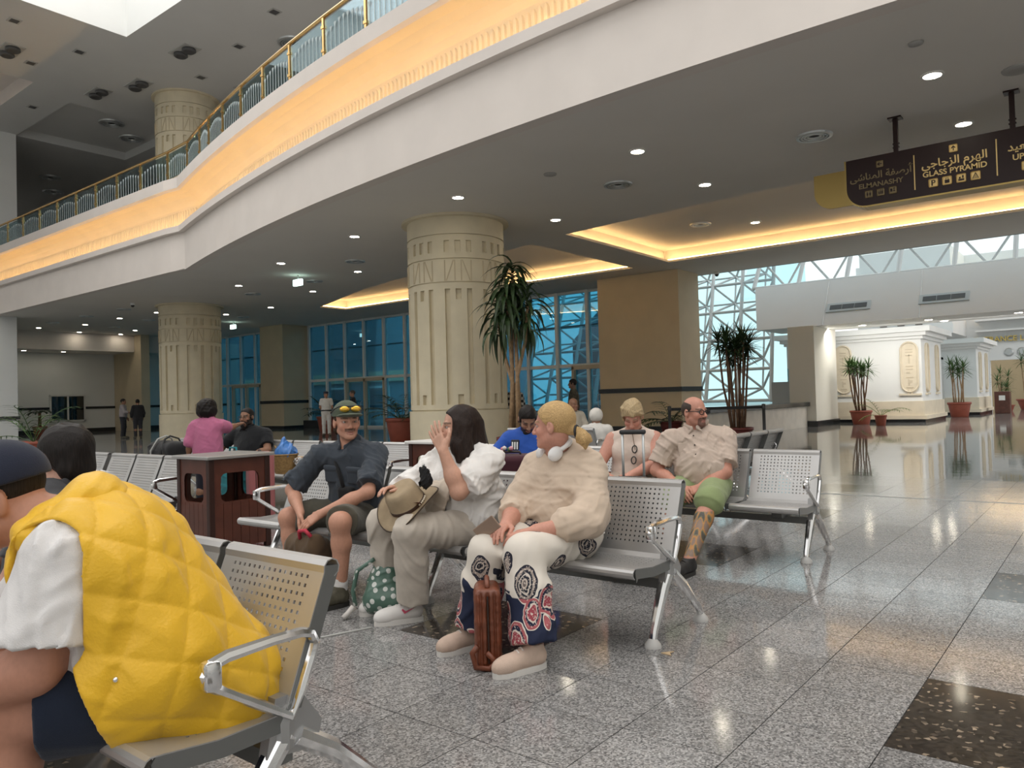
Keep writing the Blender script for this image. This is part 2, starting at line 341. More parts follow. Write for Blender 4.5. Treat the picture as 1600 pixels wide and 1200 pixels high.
struct(obj('wall_right', fix(boxes((12, 12.4, -12, 26.4, 0, UC))), M_white), 'added right wall that blocks sky light')  # unseen wall added to keep sky light out on the right
struct(obj('wall_back', fix(boxes((-60, 12, -12.4, -12, 0, 3.2), (-60, -9, -12.4, -12, 3.2, UC))), M_white), 'added wall behind the seats, left open above for sky light')  # unseen; its opening is shaped to let frontal sky light in
# ------------------------------------------------------------------ columns with carved relief
def column(name, x, y, R, z0, z1, az, label, sc=1.):
    root = struct(empty(name, (x, y, z0)), label)
    segs = []
    for k in range(8):
        for t0, t1 in ((-22.5, -15.5), (-15.5, -9.5), (-9.5, -3.2), (-3.2, 3.2), (3.2, 9.5), (9.5, 15.5), (15.5, 22.5)):
            n = 2
            for i in range(n): segs.append((az+k*45+t0+(t1-t0)*i/n, az+k*45+t0+(t1-t0)*(i+1)/n, (t0, t1)))
    H = z1-z0; zs = [0, 1.0, 1.03, 1.15, 1.38, 3.59, 3.84, 3.98, 4.01, 4.53, 4.56, 4.7, 4.97, 5.1, 5.13, 5.54, 5.6]
    zs = [z*H/5.6 for z in zs]
    def depth(tt, zi):
        a, zz = tt[0], zi
        if zz == 0: return .035
        if zz in (1, 7, 9, 13): return -.035
        nic = tt in ((-15.5, -9.5), (9.5, 15.5)); mid = tt == (-3.2, 3.2)
        if zz in (3, 4, 5) and nic: return -.085
        if zz in (3, 5) and mid: return -.085
        if zz == 11 and (nic or mid): return -.06
        if zz == 15: return .13
        return 0.
    b = bmesh.new(); n = len(segs)
    dep = [[depth(s[2], zi) for zi in range(len(zs)-1)] for s in segs]
    def V(t, r, z): return b.verts.new((r*math.cos(math.radians(t)), r*math.sin(math.radians(t)), z))
    for i, (t0, t1, tt) in enumerate(segs):
        for zi in range(len(zs)-1):
            r = R+dep[i][zi]; b.faces.new((V(t0, r, zs[zi]), V(t1, r, zs[zi]), V(t1, r, zs[zi+1]), V(t0, r, zs[zi+1])))
            r2 = R+dep[(i+1) % n][zi]
            if abs(r2-r) > 1e-5: b.faces.new((V(t1, r, zs[zi]), V(t1, r2, zs[zi]), V(t1, r2, zs[zi+1]), V(t1, r, zs[zi+1])))
            if zi+1 < len(zs)-1:
                r3 = R+dep[i][zi+1]
                if abs(r3-r) > 1e-5: b.faces.new((V(t0, r, zs[zi+1]), V(t1, r, zs[zi+1]), V(t1, r3, zs[zi+1]), V(t0, r3, zs[zi+1])))
    bmesh.ops.remove_doubles(b, verts=b.verts, dist=1e-4); fix(b); o = obj('shaft', b, M_cream, root, True); o.data.set_sharp_from_angle(angle=math.radians(25))
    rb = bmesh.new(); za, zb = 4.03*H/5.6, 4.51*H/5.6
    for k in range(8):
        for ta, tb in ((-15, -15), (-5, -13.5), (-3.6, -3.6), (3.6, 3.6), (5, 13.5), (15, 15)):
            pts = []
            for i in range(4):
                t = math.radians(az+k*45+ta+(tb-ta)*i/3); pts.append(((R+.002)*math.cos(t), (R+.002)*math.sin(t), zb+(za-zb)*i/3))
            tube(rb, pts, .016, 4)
    obj('line_shade_ribs', rb, mat('line_shade_stone', (.60, .50, .33), .8), root)  # raised ribs in a darker tone carry the shade of incised lines
    return root
def az_cam(x, y): return math.degrees(math.atan2(-y, -x))
column('column_1', -12.8, 14.05, 1.19, 0, HC, az_cam(-12.8, 14.05)+2, 'round carved cream column beside the tall dracaena')
column('column_2', -31.17, 17.23, 1.24, 0, HC, az_cam(-31.2, 17.2)+9, 'round carved cream column behind the girl in pink')
column('column_3', -31.17, 17.23, 1.24, 8.455, UC, az_cam(-31.2, 17.2)+9, 'round carved column top rising behind the mezzanine railing')
# ------------------------------------------------------------------ pillars and walls
def pillar(name, x0, x1, y0, y1, label, m=M_tan, stripe=True, z1=HC):
    o = struct(obj(name, fix(boxes((x0, x1, y0, y1, 0, z1))), m), label)
    if stripe:
        d = .04; obj('dado_rail', fix(boxes((x0-d, x1+d, y0-d, y1+d, 1.36, 1.52))), M_blackstone, o); obj('plinth', fix(boxes((x0-d, x1+d, y0-d, y1+d, 0, .15))), M_blackstone, o)
    return o
pillar('wall_pillar', -15.15, -11.88, 24.38, 26.0, 'broad tan pillar with black dado rail beside the glass wall')
pillar('wall_pillar_far', -37.2, -35.1, 24.6, 26.3, 'narrow tan pillar with black dado rail between the glazed bays')
wl = struct(obj('wall_left', fix(boxes((-48.3, -48, 8, 30, 0, HC))), M_white), 'far white wall with dark dado line')
obj('dado_rail', fix(boxes((-48, -47.94, 8, 30, 1.36, 1.50))), M_blackstone, wl); obj('plinth', fix(boxes((-48, -47.95, 8, 30, 0, .22))), M_blackstone, wl)
struct(obj('wall_lintel', fix(boxes((-45.8, -45.4, 13, 27, 4.62, HC))), M_fascia), 'cream header beam in front of the far white wall')
struct(obj('ceiling_left', fix(boxes((-48, -45.8, 10, 27, 4.62, 4.7))), M_ceil), 'lowered ceiling strip by the far wall')
nl_ = pillar('wall_near_left', -46, -39.3, 10.6, 13.4, 'pale wall block at far left under the mezzanine', M_white, False)
obj('counter_ledge', fix(boxes((-46, -39.2, 10.5, 13.46, .95, 1.08))), M_blackstone, nl_)
struct(obj('wall_return', fix(boxes((-48, -44.6, 21.6, 22.1, 0, HC))), M_tan), 'tan return wall at the edge of the far room')
# window hatch in the far white wall
wh = struct(empty('window_1', (-47.95, 18.9, 1.2)), 'white framed ticket window in the far wall')
M_winframe = mat('white_window_frame', (.8, .8, .78), .4)
for y0 in (-.95, -.03, .89): obj('frame_bar', fix(boxes((-.05, .06, y0, y0+.09, -.55, 1.0))), M_winframe, wh)
for z0 in (-.55, .92): obj('frame_bar', fix(boxes((-.05, .06, -.95, .98, z0, z0+.09))), M_winframe, wh)
for y0 in (-.86, .06): obj('pane', fix(boxes((0, .02, y0, y0+.83, -.47, .93))), glassmat('dark_window_glass', (.10, .12, .13), .1), wh)
# ------------------------------------------------------------------ curtain wall to the outside
M_cglass = glassmat('blue_tinted_glass', (.30, .60, .72), .08)
M_mull = mat('pale_blue_mullion_paint', (.84, .88, .88), .45)
M_doorframe = mat('tan_door_frame', (.62, .55, .42), .45)
def curtain(name, x0, x1, y, pitch, label, doors=()):
    r = struct(empty(name, (x0, y, 0)), label); n = round((x1-x0)/pitch); p = (x1-x0)/n
    mb = bmesh.new(); box(mb, -.07, .07, -.12, .12, 0, HC); fix(mb); mme = bpy.data.meshes.new('mullion'); mb.to_mesh(mme); mb.free(); mme.materials.append(M_mull)
    pb = bmesh.new(); box(pb, .07, p-.07, -.01, .01, 2.62, HC-.08); fix(pb); pu = bpy.data.meshes.new('pane'); pb.to_mesh(pu); pb.free(); pu.materials.append(M_cglass)
    pb = bmesh.new(); box(pb, .07, p-.07, -.01, .01, .08, 2.5); fix(pb); pl = bpy.data.meshes.new('pane'); pb.to_mesh(pl); pb.free(); pl.materials.append(M_cglass)
    for i in range(n+1): inst('mullion', mme, r, Matrix.Translation((i*p, 0, 0)))
    for i in range(n):
        inst('pane', pu, r, Matrix.Translation((i*p, 0, 0))); inst('pane', pl, r, Matrix.Translation((i*p, 0, 0)))
    for z0, z1 in ((0, .1), (2.48, 2.62), (HC-.1, HC)): obj('transom', fix(boxes((0, x1-x0, -.08, .08, z0, z1))), M_mull, r)
    obj('transom', fix(boxes((0, x1-x0, .1, .14, 4.16, 4.22))), mat('reflection_line_bar', (.75, .88, .92), .4), r)  # bright bar added for a reflection line seen on the glass
    for dx in doors:
        d = empty('door', (dx-x0, -.06, 0)); d.parent = r; d['kind'] = 'structure'
        for a, c in ((0, .12), (1.42, 1.58), (2.88, 3.0)): obj('door_post', fix(boxes((a, c, -.1, .1, 0, 2.5))), M_doorframe, d)
        obj('door_head', fix(boxes((0, 3.0, -.1, .1, 2.38, 2.55))), M_doorframe, d)
        for a in (1.28, 1.68): obj('door_handle', tube(bmesh.new(), [(a, -.1, .85), (a, -.16, .9), (a, -.16, 1.3), (a, -.1, 1.35)], .014, 6), M_alu, d)
    return r
curtain('window_2', -35.0, -15.3, 26.3, 1.5, 'tall blue glazed curtain wall behind the columns', doors=(-31.9, -17.6))
curtain('window_3', -47.6, -37.2, 26.3, 1.5, 'blue glazed bay left of the narrow pillar', doors=(-42.6,))
# black bench-like plinths with chrome rails along the glass
for i, (xa, xb, lab) in enumerate(((-34.4, -31.9, 'low black granite plinth with chrome rail left of the glass doors'), (-27.6, -22.5, 'low black granite plinth with chrome rail behind the potted palm'))):
    g_ = tag(empty('granite_plinth', (xa, 25.6, 0)), lab, 'plinth')
    obj('block', rbox(0, xb-xa, -.3, .3, 0, .42, .02), M_blackstone, g_)
    obj('rail', tube(bmesh.new(), [(.1, 0, .42), (.1, 0, .95), (xb-xa-.1, 0, .95), (xb-xa-.1, 0, .42)], .03, 6), M_alu, g_)
# ------------------------------------------------------------------ outside
struct(obj('ground_outside', fix(boxes((-120, 60, 26.6, 140, -.25, -.05))), mat('pale_paving', (.45, .47, .47), .8, var=.1, scale=.5)), 'pale paving outside the glass')
bo = tag(empty('building', (-46, 50, 0)), 'blue grey building with a cream band seen through the left glass', 'building')
M_bo = mat('blue_grey_facade', (.26, .36, .42), .6, var=.1, scale=.3)
obj('wall', fix(boxes((-40, 1, 0, 10, 0, 16))), M_bo, bo); obj('cream_band', fix(boxes((-40, 1.1, -.3, 0, 3.3, 4.3))), mat('cream_band_paint', (.75, .68, .5), .6), bo)
for i in range(5):
    f = obj('window', fix(boxes((-30+i*6.2, -27+i*6.2, -.12, 0, .4, 2.9))), M_framewhite, bo); obj('pane', fix(boxes((-29.8+i*6.2, -27.2+i*6.2, -.16, -.12, .6, 2.7))), mat('dark_blue_pane', (.04, .09, .13), .1), f)
ob_ = tag(empty('obelisk_tower', (-21.6, 36, 0)), 'grey square tower with pyramid cap outside the glass', 'tower')
M_ob = mat('grey_tower_render', (.20, .25, .28), .7)
obj('shaft', fix(boxes((-1.5, 1.5, -1.5, 1.5, 0, 4.3))), M_ob, ob_)
b = bmesh.new(); lathe(b, [(2.12, 4.3), (.02, 6.6)], 4); b.transform(Matrix.Rotation(PI/4, 4, 'Z')); obj('pyramid_cap', fix(b), mat('blue_grey_cap', (.28, .34, .38), .6), ob_)
for k in range(6): obj('louvre', fix(boxes((1.5, 1.55, -1.1, -.3, 2.6+k*.24, 2.75+k*.24))), M_framewhite, ob_)
# ------------------------------------------------------------------ glass pyramid hall
M_pglass = glassmat('pyramid_glass', (.55, .84, .90), .05)
def space_frame(name, label, org, U, V, W, nu, nv, taper=0.):
    """double layer grid: org + i*U + j*V, second layer offset W"""
    r = tag(empty(name, org), label, 'truss'); U, V, W = Vector(U), Vector(V), Vector(W)
    def A(i, j): return U*(i+taper*j)+V*j
    def B(i, j): return U*(i+.5+taper*(j+.5))+V*(j+.5)+W
    nb = bmesh.new(); bmesh.ops.create_icosphere(nb, subdivisions=1, radius=.085); nme = bpy.data.meshes.new('node'); nb.to_mesh(nme); nb.free(); nme.materials.append(M_framewhite)
    for i in range(nu+1):
        for j in range(nv+1):
            inst('node', nme, r, Matrix.Translation(A(i, j)))
            if i < nu: strut('chord_tube', A(i, j), A(i+1, j), .06, r, M_framewhite, 6)
            if j < nv: strut('chord_tube', A(i, j), A(i, j+1), .08, r, M_framewhite, 6)
    for i in range(nu):
        for j in range(nv):
            for a, c in ((0, 0), (1, 0), (0, 1), (1, 1)): strut('web_tube', A(i+a, j+c), B(i, j), .045, r, M_framewhite, 6)
            if i < nu-1: strut('chord_tube', B(i, j), B(i+1, j), .04, r, M_framewhite, 6)
            if j < nv-1: strut('chord_tube', B(i, j), B(i, j+1), .04, r, M_framewhite, 6)
    return r
space_frame('space_frame', 'white tubular space frame of the glass pyramid behind the tan pillar', (-22.0, 28.6, .95), (1.3, 0, 0), (0, .62, 1.22), (0, .85, -.15), 9, 5, -.12)
b = bmesh.new(); b.faces.new([b.verts.new(p) for p in ((-30, 30.0, 0), (-9.2, 30.0, 0), (-11.5, 36.6, 13), (-30, 36.6, 13))]); struct(obj('window_4', b, M_pglass), 'sloping glass skin of the pyramid')
# low parapet round the pyramid void
lw = struct(obj('wall_parapet', fix(boxes((-9.0, -8.6, 19.2, 27.5, 0, .72))), mat('pale_travertine', (.74, .70, .63), .5, var=.08, scale=3)), 'low stone parapet beside the pyramid void')
obj('coping', rbox(-9.15, -8.5, 19.1, 27.5, .72, .86, .01), M_blackstone, lw)
struct(obj('wall_kerb', fix(boxes((-24, -9.95, 27.6, 28.4, 0, .7))), mat('grey_kerb', (.45, .5, .53), .6)), 'grey kerb carrying the pyramid frame')
struct(obj('wall_kerb_side', fix(boxes((-9.9, -9.25, 27.6, 30.9, 0, 1.6))), mat('grey_kerb', (.45, .5, .53), .6)), 'grey block beside the white end pillar')
# white end pillar, header and sloping wall over the passage
M_hw = mat('cool_white_wall', (.86, .87, .86), .55, var=.02, scale=.8)
ep = struct(obj('wall_end_pillar', fix(boxes((-9.2, -8.3, 27.4, 30.0, 0, 3.52))), mat('warm_white_pillar', (.86, .83, .74), .5)), 'white end pillar of the passage'); obj('plinth', fix(boxes((-9.25, -8.25, 27.35, 30.05, 0, .2))), M_blackstone, ep)
b = bmesh.new(); A = [(-10.3, 27.4, 3.5), (12, 27.4, 3.5), (12, 28.7, 5.21), (-10.8, 28.7, 5.21)]
v = [b.verts.new(p) for p in A]+[b.verts.new((p[0], 30.0, p[2])) for p in A]
for f in ((0, 1, 2, 3), (7, 6, 5, 4), (0, 4, 5, 1), (3, 2, 6, 7), (0, 3, 7, 4), (1, 5, 6, 2)): b.faces.new([v[i] for i in f])
sw = struct(obj('wall_sloping', fix(b), M_hw), 'sloping white wall over the passage to the lobby')
def on_slope(x, s): return Vector((x, 27.4+2.2*s, 3.5+2.9*s))
for xa in (-8.0, -5.0, -2.0, 1.0):   # panel joints
    j_ = bmesh.new(); tube(j_, [on_slope(xa, 0)+Vector((0, -.004, 0)), on_slope(xa-.08, .58)+Vector((0, -.004, 0))], .012, 4); obj('panel_joint', j_, M_alu, sw)
sm = Matrix.Rotation(math.atan2(2.2, 2.9)*-1, 4, 'X')
for xa in (-7.25, -4.35, -.4):
    gr = tag(empty('air_grille', on_slope(xa, .21)), {-7.25: 'long slotted air grille on the sloping wall, nearer the white end pillar', -4.35: 'long slotted air grille on the sloping wall, farther right', -.4: 'slotted air grille at the right end of the sloping wall'}[xa], 'grille', 'air grilles on the sloping wall'); gr.rotation_euler = (-math.atan2(2.2, 2.9), 0, 0)
    obj('frame', rbox(-.72, .72, -.03, .02, -.2, .2, .01), mat('grille_frame', (.62, .70, .73), .5), gr)
    for k in range(3): obj('slot', fix(boxes((-.6+k*.405, -.21+k*.405, -.04, -.028, -.1, .1))), mat('grille_dark', (.10, .12, .13), .5), gr)
space_frame('roof_truss', 'white tubular roof truss above the sloping wall', (-11.0, 29.1, 5.26), (1.7, 0, .0), (0, .9, 1.25), (0, .75, -.55), 9, 1)
b = bmesh.new(); b.faces.new([b.verts.new(p) for p in ((-12, 30.0, 4.95), (12, 30.0, 4.95), (12, 36, 12.5), (-12, 36, 12.5))]); struct(obj('window_5', b, glassmat('roof_glass', (.78, .90, .92), .05)), 'sloping roof glass above the passage')
# ------------------------------------------------------------------ kiosks and lobby beyond the passage
M_sand = mat('sand_stone_relief', (.78, .69, .54), .6, var=.05, scale=3)
def kiosk(name, x0, x1, y0, y1, H, label, carts):
    k = tag(empty(name, (x1, y0, 0)), label, 'kiosk', 'white kiosks in the lobby'); T = Matrix.Translation((-x1, -y0, 0))
    def part(n, bx, m):
        b = fix(boxes(*bx)); b.transform(T); return obj(n, b, m, k)
    part('body', [(x0, x1, y0, y1, .2, H-.3)], M_hw)
    part('stone_base', [(x0-.06, x1+.06, y0-.06, y1+.06, .2, .78), (x0-.14, x1+.14, y0-.14, y1+.14, .12, .26)], M_sand)
    part('plinth', [(x0-.08, x1+.08, y0-.08, y1+.08, 0, .12)], M_blackstone)
    for i, (d, za, zb) in enumerate(((.08, H-.45, H-.34), (.2, H-.34, H-.2), (.36, H-.2, H))): part('cornice_step', [(x0-d, x1+d, y0-d, y1+d, za, zb)], M_hw)
    for (face, u, w_) in carts:
        c = empty('cartouche'); c.parent = k; r = w_/2; z0, z1 = 1.15+r*.8, H-.75-r*.3
        def outline(r, z0, z1): return [(r*math.cos(PI+PI*i/10), z0+r*math.sin(PI+PI*i/10)) for i in range(11)]+[(r*math.cos(PI*i/10), z1+r*math.sin(PI*i/10)) for i in range(11)]
        mxx = T @ (Matrix.Translation((u, y0, 0)) if face == 'front' else Matrix.Translation((x1, u, 0)) @ Matrix.Rotation(PI/2, 4, 'Z'))
        b = bmesh.new(); poly_extrude(b, [(p[0], -.04, p[1]) for p in outline(r, z0, z1)], (0, .05, 0), mxx); obj('tablet', fix(b), M_sand, c)
        b = bmesh.new(); tube(b, [mxx @ Vector((p[0], -.05, p[1])) for p in outline(r*.9, z0, z1)], .035, 5, closed=True); obj('rope_border', b, M_sand, c)
        b = bmesh.new(); box(b, -r*1.2, r*1.2, -.07, .0, z0-r-.1, z0-r-.03, mxx); obj('foot_bar', fix(b), M_sand, c)
        if face == 'front':
            b = bmesh.new(); zz = z1
            for (a0, a1, b0, b1) in ((-.12, .12, 0, .03), (-.12, .12, -.1, -.07), (-.02, .02, -.5, -.16), (-.12, .1, -.22, -.19), (-.12, .12, -.62, -.58), (-.12, .12, -.72, -.69), (-.1, .02, -.86, -.8), (-.12, .12, -1.02, -.99), (-.05, .0, -1.3, -1.08), (.0, .09, -1.2, -1.12), (-.12, .12, -1.4, -1.36), (-.08, -.03, -1.62, -1.46), (.03, .08, -1.62, -1.46)):
                box(b, a0, a1, -.055, -.035, zz+b0, zz+b1, mxx)
            obj('carved_glyphs', fix(b), mat('carved_glyph_stone', (.66, .57, .43), .7), c)
kiosk('kiosk', -10.5, -5.65, 31.1, 35.0, 3.5, 'large white kiosk with sand coloured cartouches right of the passage pillar', [('front', -6.05, .62), ('front', -8.35, .62), ('side', 31.95, .5), ('side', 33.9, .5)])
kiosk('kiosk', -9.5, -5.0, 39.5, 43.5, 3.4, 'smaller looking white kiosk behind the first, beside the dark red bin', [('side', 40.4, .5), ('side', 42.4, .5)])
gk = tag(empty('shop_counter', (-7.2, 38.95, 0)), 'grey shutter and counter between the two white kiosks', 'counter')
obj('shutter', rbox(-1.2, .3, -.06, .02, .1, 2.0, .01), mat('grey_shutter', (.22, .24, .25), .5), gk); obj('frame', fix(boxes((-1.3, 1.0, -.1, 0, 2.5, 2.6), (.9, 1.0, -.1, 0, 0, 2.6))), M_alu, gk)
lob = struct(obj('wall_lobby', fix(boxes((-13, -5.9, 52, 52.4, 0, 9), (-5.9, 12, 52, 52.4, 2.75, 9), (1, 12, 52, 52.4, 0, 3), (-11.6, -7.0, 47.2, 52, 4.2, 9))), M_hw), 'bright white lobby wall with gold lettering')
for xa in (-10.6, -9.7, -8.8): obj('slit_window', fix(boxes((xa, xa+.35, 47.12, 47.2, 4.75, 6.0))), mat('dark_slit_glass', (.18, .16, .14), .3), lob)  # slit panes in one dark tone
obj('cornice', fix(boxes((-6.5, 12, 51.2, 52, 5.0, 5.35), (-6.5, 12, 51.5, 52, 4.4, 4.5))), M_hw, lob)
lb = bmesh.new(); box(lb, -6.4, 12, 51.6, 51.75, 5.36, 5.4); obj('cove_light_strip', fix(lb), M_led, lob)
struct(obj('wall_lobby_inner', fix(boxes((-7, 12, 58, 58.4, 0, 4))), mat('tan_inner_lobby', (.45, .36, .22), .6)), 'brown room seen through the lobby opening')
st = tag(obj('gold_lettering', text_mesh('ENTRANCE LOBBY', .42, mat('gold_letters', (.72, .52, .16), .3, .7), .05), None), 'gold capital letters on the white lobby wall', 'lettering')
st.rotation_euler = (PI/2, 0, 0); st.location = (-4.9, 51.9, 3.95)
for i in range(4):
    v = tag(empty('round_air_diffuser', (-4.95+i*.62, 51.97, 3.18)), ['leftmost of four round diffusers below the gold lettering', 'second of four round diffusers below the gold lettering', 'third of four round diffusers below the gold lettering', 'rightmost of four round diffusers below the gold lettering'][i], 'diffuser', 'round diffusers in the lobby')
    for r0, r1, m in ((.24, .17, M_alu), (.165, .0, M_dark)):
        b = bmesh.new(); lathe(b, [(r0, 0), (max(r1, .001), .06)], 16); b.transform(Matrix.Rotation(PI/2, 4, 'X')); obj('ring' if r1 else 'throat', fix(b), m, v)
# ------------------------------------------------------------------ lamps and vents
def disc_mesh(nm, r, h, m, n=20):
    b = bmesh.new(); lathe(b, [(r, 0), (r*.97, -h)], n); fix(b); me = bpy.data.meshes.new(nm); b.to_mesh(me); b.free(); me.materials.append(m); return me
me_lens = disc_mesh('lens', .115, .012, M_downl); b = bmesh.new(); lathe(b, [(.118, 0), (.118, -.018), (.15, -.014), (.155, 0)], 20, cap=False)
me_ring = bpy.data.meshes.new('trim_ring'); fix(b).to_mesh(me_ring); b.free(); me_ring.materials.append(mat('white_trim_ring', (.85, .84, .8), .4))
downs = [(-1.92, 12.06), (-1.9, 14.64), (-6.62, 12.14), (-6.65, 15.04), (-11.01, 12.2), (-10.7, 15.39), (-15.54, 13.16), (-20.03, 14.04), (-19.62, 16.72), (-24.75, 15.55), (-24.21, 18.38), (-29.32, 19.98), (-32.81, 19.92), (-33.97, 17.2), (-37.11, 16.99), (-40.82, 16.98), (-43.65, 15.87), (-44.9, 18.36), (-44.9, 20.6), (-42.32, 20.2)]
where = ['front row of the ceiling above the hanging sign', 'ceiling just behind the hanging sign', 'front row, second from the right', 'behind the front row, left of the sign', 'ceiling just in front of the round column by the dracaena', 'ceiling right of the round column by the dracaena', 'ceiling left of the nearer round column', 'front row above the man in the cap', 'second row above the man in the cap', 'front row right of the far column', 'second row right of the far column', 'third row near the narrow pillar', 'right edge of the far column', 'left edge of the far column', 'front of the left ceiling, nearest the far column', 'front of the left ceiling, middle', 'front of the left ceiling, far end', 'back of the left ceiling, far end', 'back of the left ceiling near the header beam', 'middle of the left ceiling']
def lamp(x, y, z, lab):
    o = tag(empty('downlight', (x, y, z)), lab, 'light', 'recessed ceiling downlights'); inst('lens', me_lens, o); inst('trim_ring', me_ring, o)
for (x, y), wtxt in zip(downs, where): lamp(x, y, HC-.001, 'round lit downlight, '+wtxt)
for x, y, wtxt in ((-7.95, 21.3, 'inside the lit tray left of the sign'), (-3.3, 21.3, 'inside the lit tray below the sign')): lamp(x, y, HC+.455, 'small lit downlight '+wtxt)
for x, y, wtxt in ((-7.0, 28.6, 'in the passage soffit nearest the end pillar'), (-4.9, 28.4, 'in the passage soffit above the kiosk'), (-4.6, 29.4, 'in the passage soffit above the kiosk corner'), (-2.4, 28.3, 'in the passage soffit at the right edge')): lamp(x, y, 3.498, 'round lit downlight '+wtxt)
for x, y, wtxt in ((-46.6, 18.2, 'by the white framed window'), (-46.6, 16.2, 'left of the white framed window')): lamp(x, y, 4.618, 'round lit downlight in the lowered strip '+wtxt)
b = bmesh.new(); lathe(b, [(.30, 0), (.29, -.03), (.24, -.035), (.235, -.012), (.225, -.012), (.22, -.035), (.19, -.03), (.185, -.008), (.175, -.008), (.17, -.028), (.14, -.024), (.135, -.006), (.125, -.006), (.12, -.02), (.09, -.018), (.085, -.004)], 28, cap=False)
me_v1 = bpy.data.meshes.new('diffuser_rings'); fix(b).to_mesh(me_v1); b.free(); me_v1.materials.append(M_alu)
me_v2 = disc_mesh('throat', .27, .003, M_dark, 24)
vents = [(-3.97, 13.52), (-7.98, 13.76), (-9.18, 20.37, .455), (-4.19, 20.31, .455), (-18.26, 15.46), (-22.17, 16.9), (-26.24, 17.08), (-33.72, 15.61), (-37.21, 15.54), (-40.79, 15.46), (-41.28, 18.6), (-37.13, 18.38), (-33.26, 21.1)]
vl = ['left of the hanging sign', 'right of the nearer round column', 'in the lit tray above the white end pillar', 'in the lit tray below the hanging sign', 'above the exit lamp left of the nearer column', 'behind the exit lamp', 'right of the far column, front', 'left of the far column, front', 'left ceiling, second from the far column', 'left ceiling, third from the far column', 'back of the left ceiling', 'left ceiling just behind the far column', 'right of the far column, back']
for v, t in zip(vents, vl):
    o = tag(empty('ceiling_diffuser', (v[0], v[1], HC-.001+(v[2] if len(v) > 2 else 0))), 'round grey air diffuser '+t, 'vent', 'round ceiling diffusers'); inst('diffuser_rings', me_v1, o); inst('throat', me_v2, o)
for x, y, r, t in ((-8.58, 12.2, .13, 'between the two right-hand front downlights'), (-1.89, 10.8, .09, 'near the mezzanine edge at upper right'), (-.97, 12.66, .2, 'at the right edge above the sign')):
    b = bmesh.new(); lathe(b, [(r, 0), (r*.95, -.02), (r*.5, -.035), (.001, -.04)], 18); tag(obj('ceiling_speaker', fix(b), mat('speaker_grey', (.42, .41, .39), .6), None, True), 'small round grey ceiling fitting '+t, 'fitting').location = (x, y, HC)
M_exit = mat('exit_lamp_glow', (.6, 1, .85), emit=3.2, ecol=(.7, 1, .88))
for x, y, t in ((-21.54, 15.75, 'above the man in the cap'), (-35.6, 22.0, 'beside the far column')):
    o = tag(empty('exit_lamp', (x, y, HC)), 'glowing pale green hanging exit lamp '+t, 'lamp', 'exit lamps'); obj('lamp_box', rbox(-.22, .22, -.05, .05, -.36, -.14, .02), M_exit, o); obj('hanger', boxes((-.02, .02, -.02, .02, -.15, 0)), M_alu, o)
# small dome cameras
for x, y, t in ((-11.2, 26.1, 'at the ceiling edge beside the tan pillar'), (-31.6, 15.0, 'in front of the far column top')):
    o = tag(empty('dome_camera', (x, y, HC)), 'small black dome camera '+t, 'camera', 'dome cameras'); b = bmesh.new(); lathe(b, [(.09, 0), (.09, -.09), (.001, -.09)], 12); obj('base', fix(b), M_hw, o)
    b = bmesh.new(); lathe(b, [(.07, -.09), (.06, -.14), (.03, -.165), (.001, -.17)], 12); obj('dome', fix(b), M_dark, o, True)
# fittings in the upper ceiling
M_fit = mat('fitting_dark_grey', (.10, .10, .10), .5); M_fitl = mat('fitting_light_grey', (.5, .5, .48), .4)
for (x, y), t in zip(((-31.4, 10.6), (-26.8, 14.8), (-31.0, 15.1), (-33.0, 14.4)), ('left of the skylight', 'right of the skylight, nearest', 'between skylight and upper column', 'left of the upper column')):
    o = tag(empty('twin_spotlight', (x, y, UC)), 'recessed twin gimbal spotlight '+t, 'spotlight', 'twin spotlights in the high ceiling'); obj('frame', rbox(-.6, .6, -.34, .34, -.03, .01, .01), M_fitl, o)
    for s in (-1, 1):
        b = bmesh.new(); lathe(b, [(.24, -.02), (.25, -.12), (.2, -.16), (.14, -.06), (.001, -.05)], 14); q = obj('spot_head', fix(b), M_fit, o, True); q.location = (s*.29, 0, 0)
for (x, y), t in zip(((-28.9, 9.9), (-29.7, 12.3), (-32.0, 11.5), (-21.9, 15.3), (-25.0, 15.9), (-28.5, 16.4), (-36.6, 13.2), (-28.3, 18.0)), ('nearest the frame top left', 'left of the skylight corner', 'left of the skylight, farther', 'highest, near the railing', 'right of the skylight', 'below the skylight corner', 'beside the square recess', 'above the upper column')):
    o = tag(empty('square_fitting', (x, y, UC)), 'small square dark ceiling fitting '+t, 'fitting', 'square fittings in the high ceiling'); obj('frame', rbox(-.19, .19, -.19, .19, -.02, .01, .005), M_fitl, o); obj('insert', rbox(-.13, .13, -.13, .13, -.03, 0, .005), M_fit, o)
for (x, y, z), t in zip(((-37.2, 16.8, 14.9), (-38.6, 18.4, 14.9), (-47, 17.8, UC), (-50, 19.1, UC), (-23.3, 17.05, UC)), ('inside the square recess, nearer', 'inside the square recess, farther', 'far left of the high ceiling', 'far left, above the railing', 'near the top of the railing')):
    o = tag(empty('high_diffuser', (x, y, z)), 'round dark diffuser '+t, 'vent', 'round diffusers in the high ceiling'); q = inst('diffuser_rings', me_v1, o); q.scale = (1.9, 1.9, 1.9); q = inst('throat', me_v2, o); q.scale = (1.9, 1.9, 1.9)
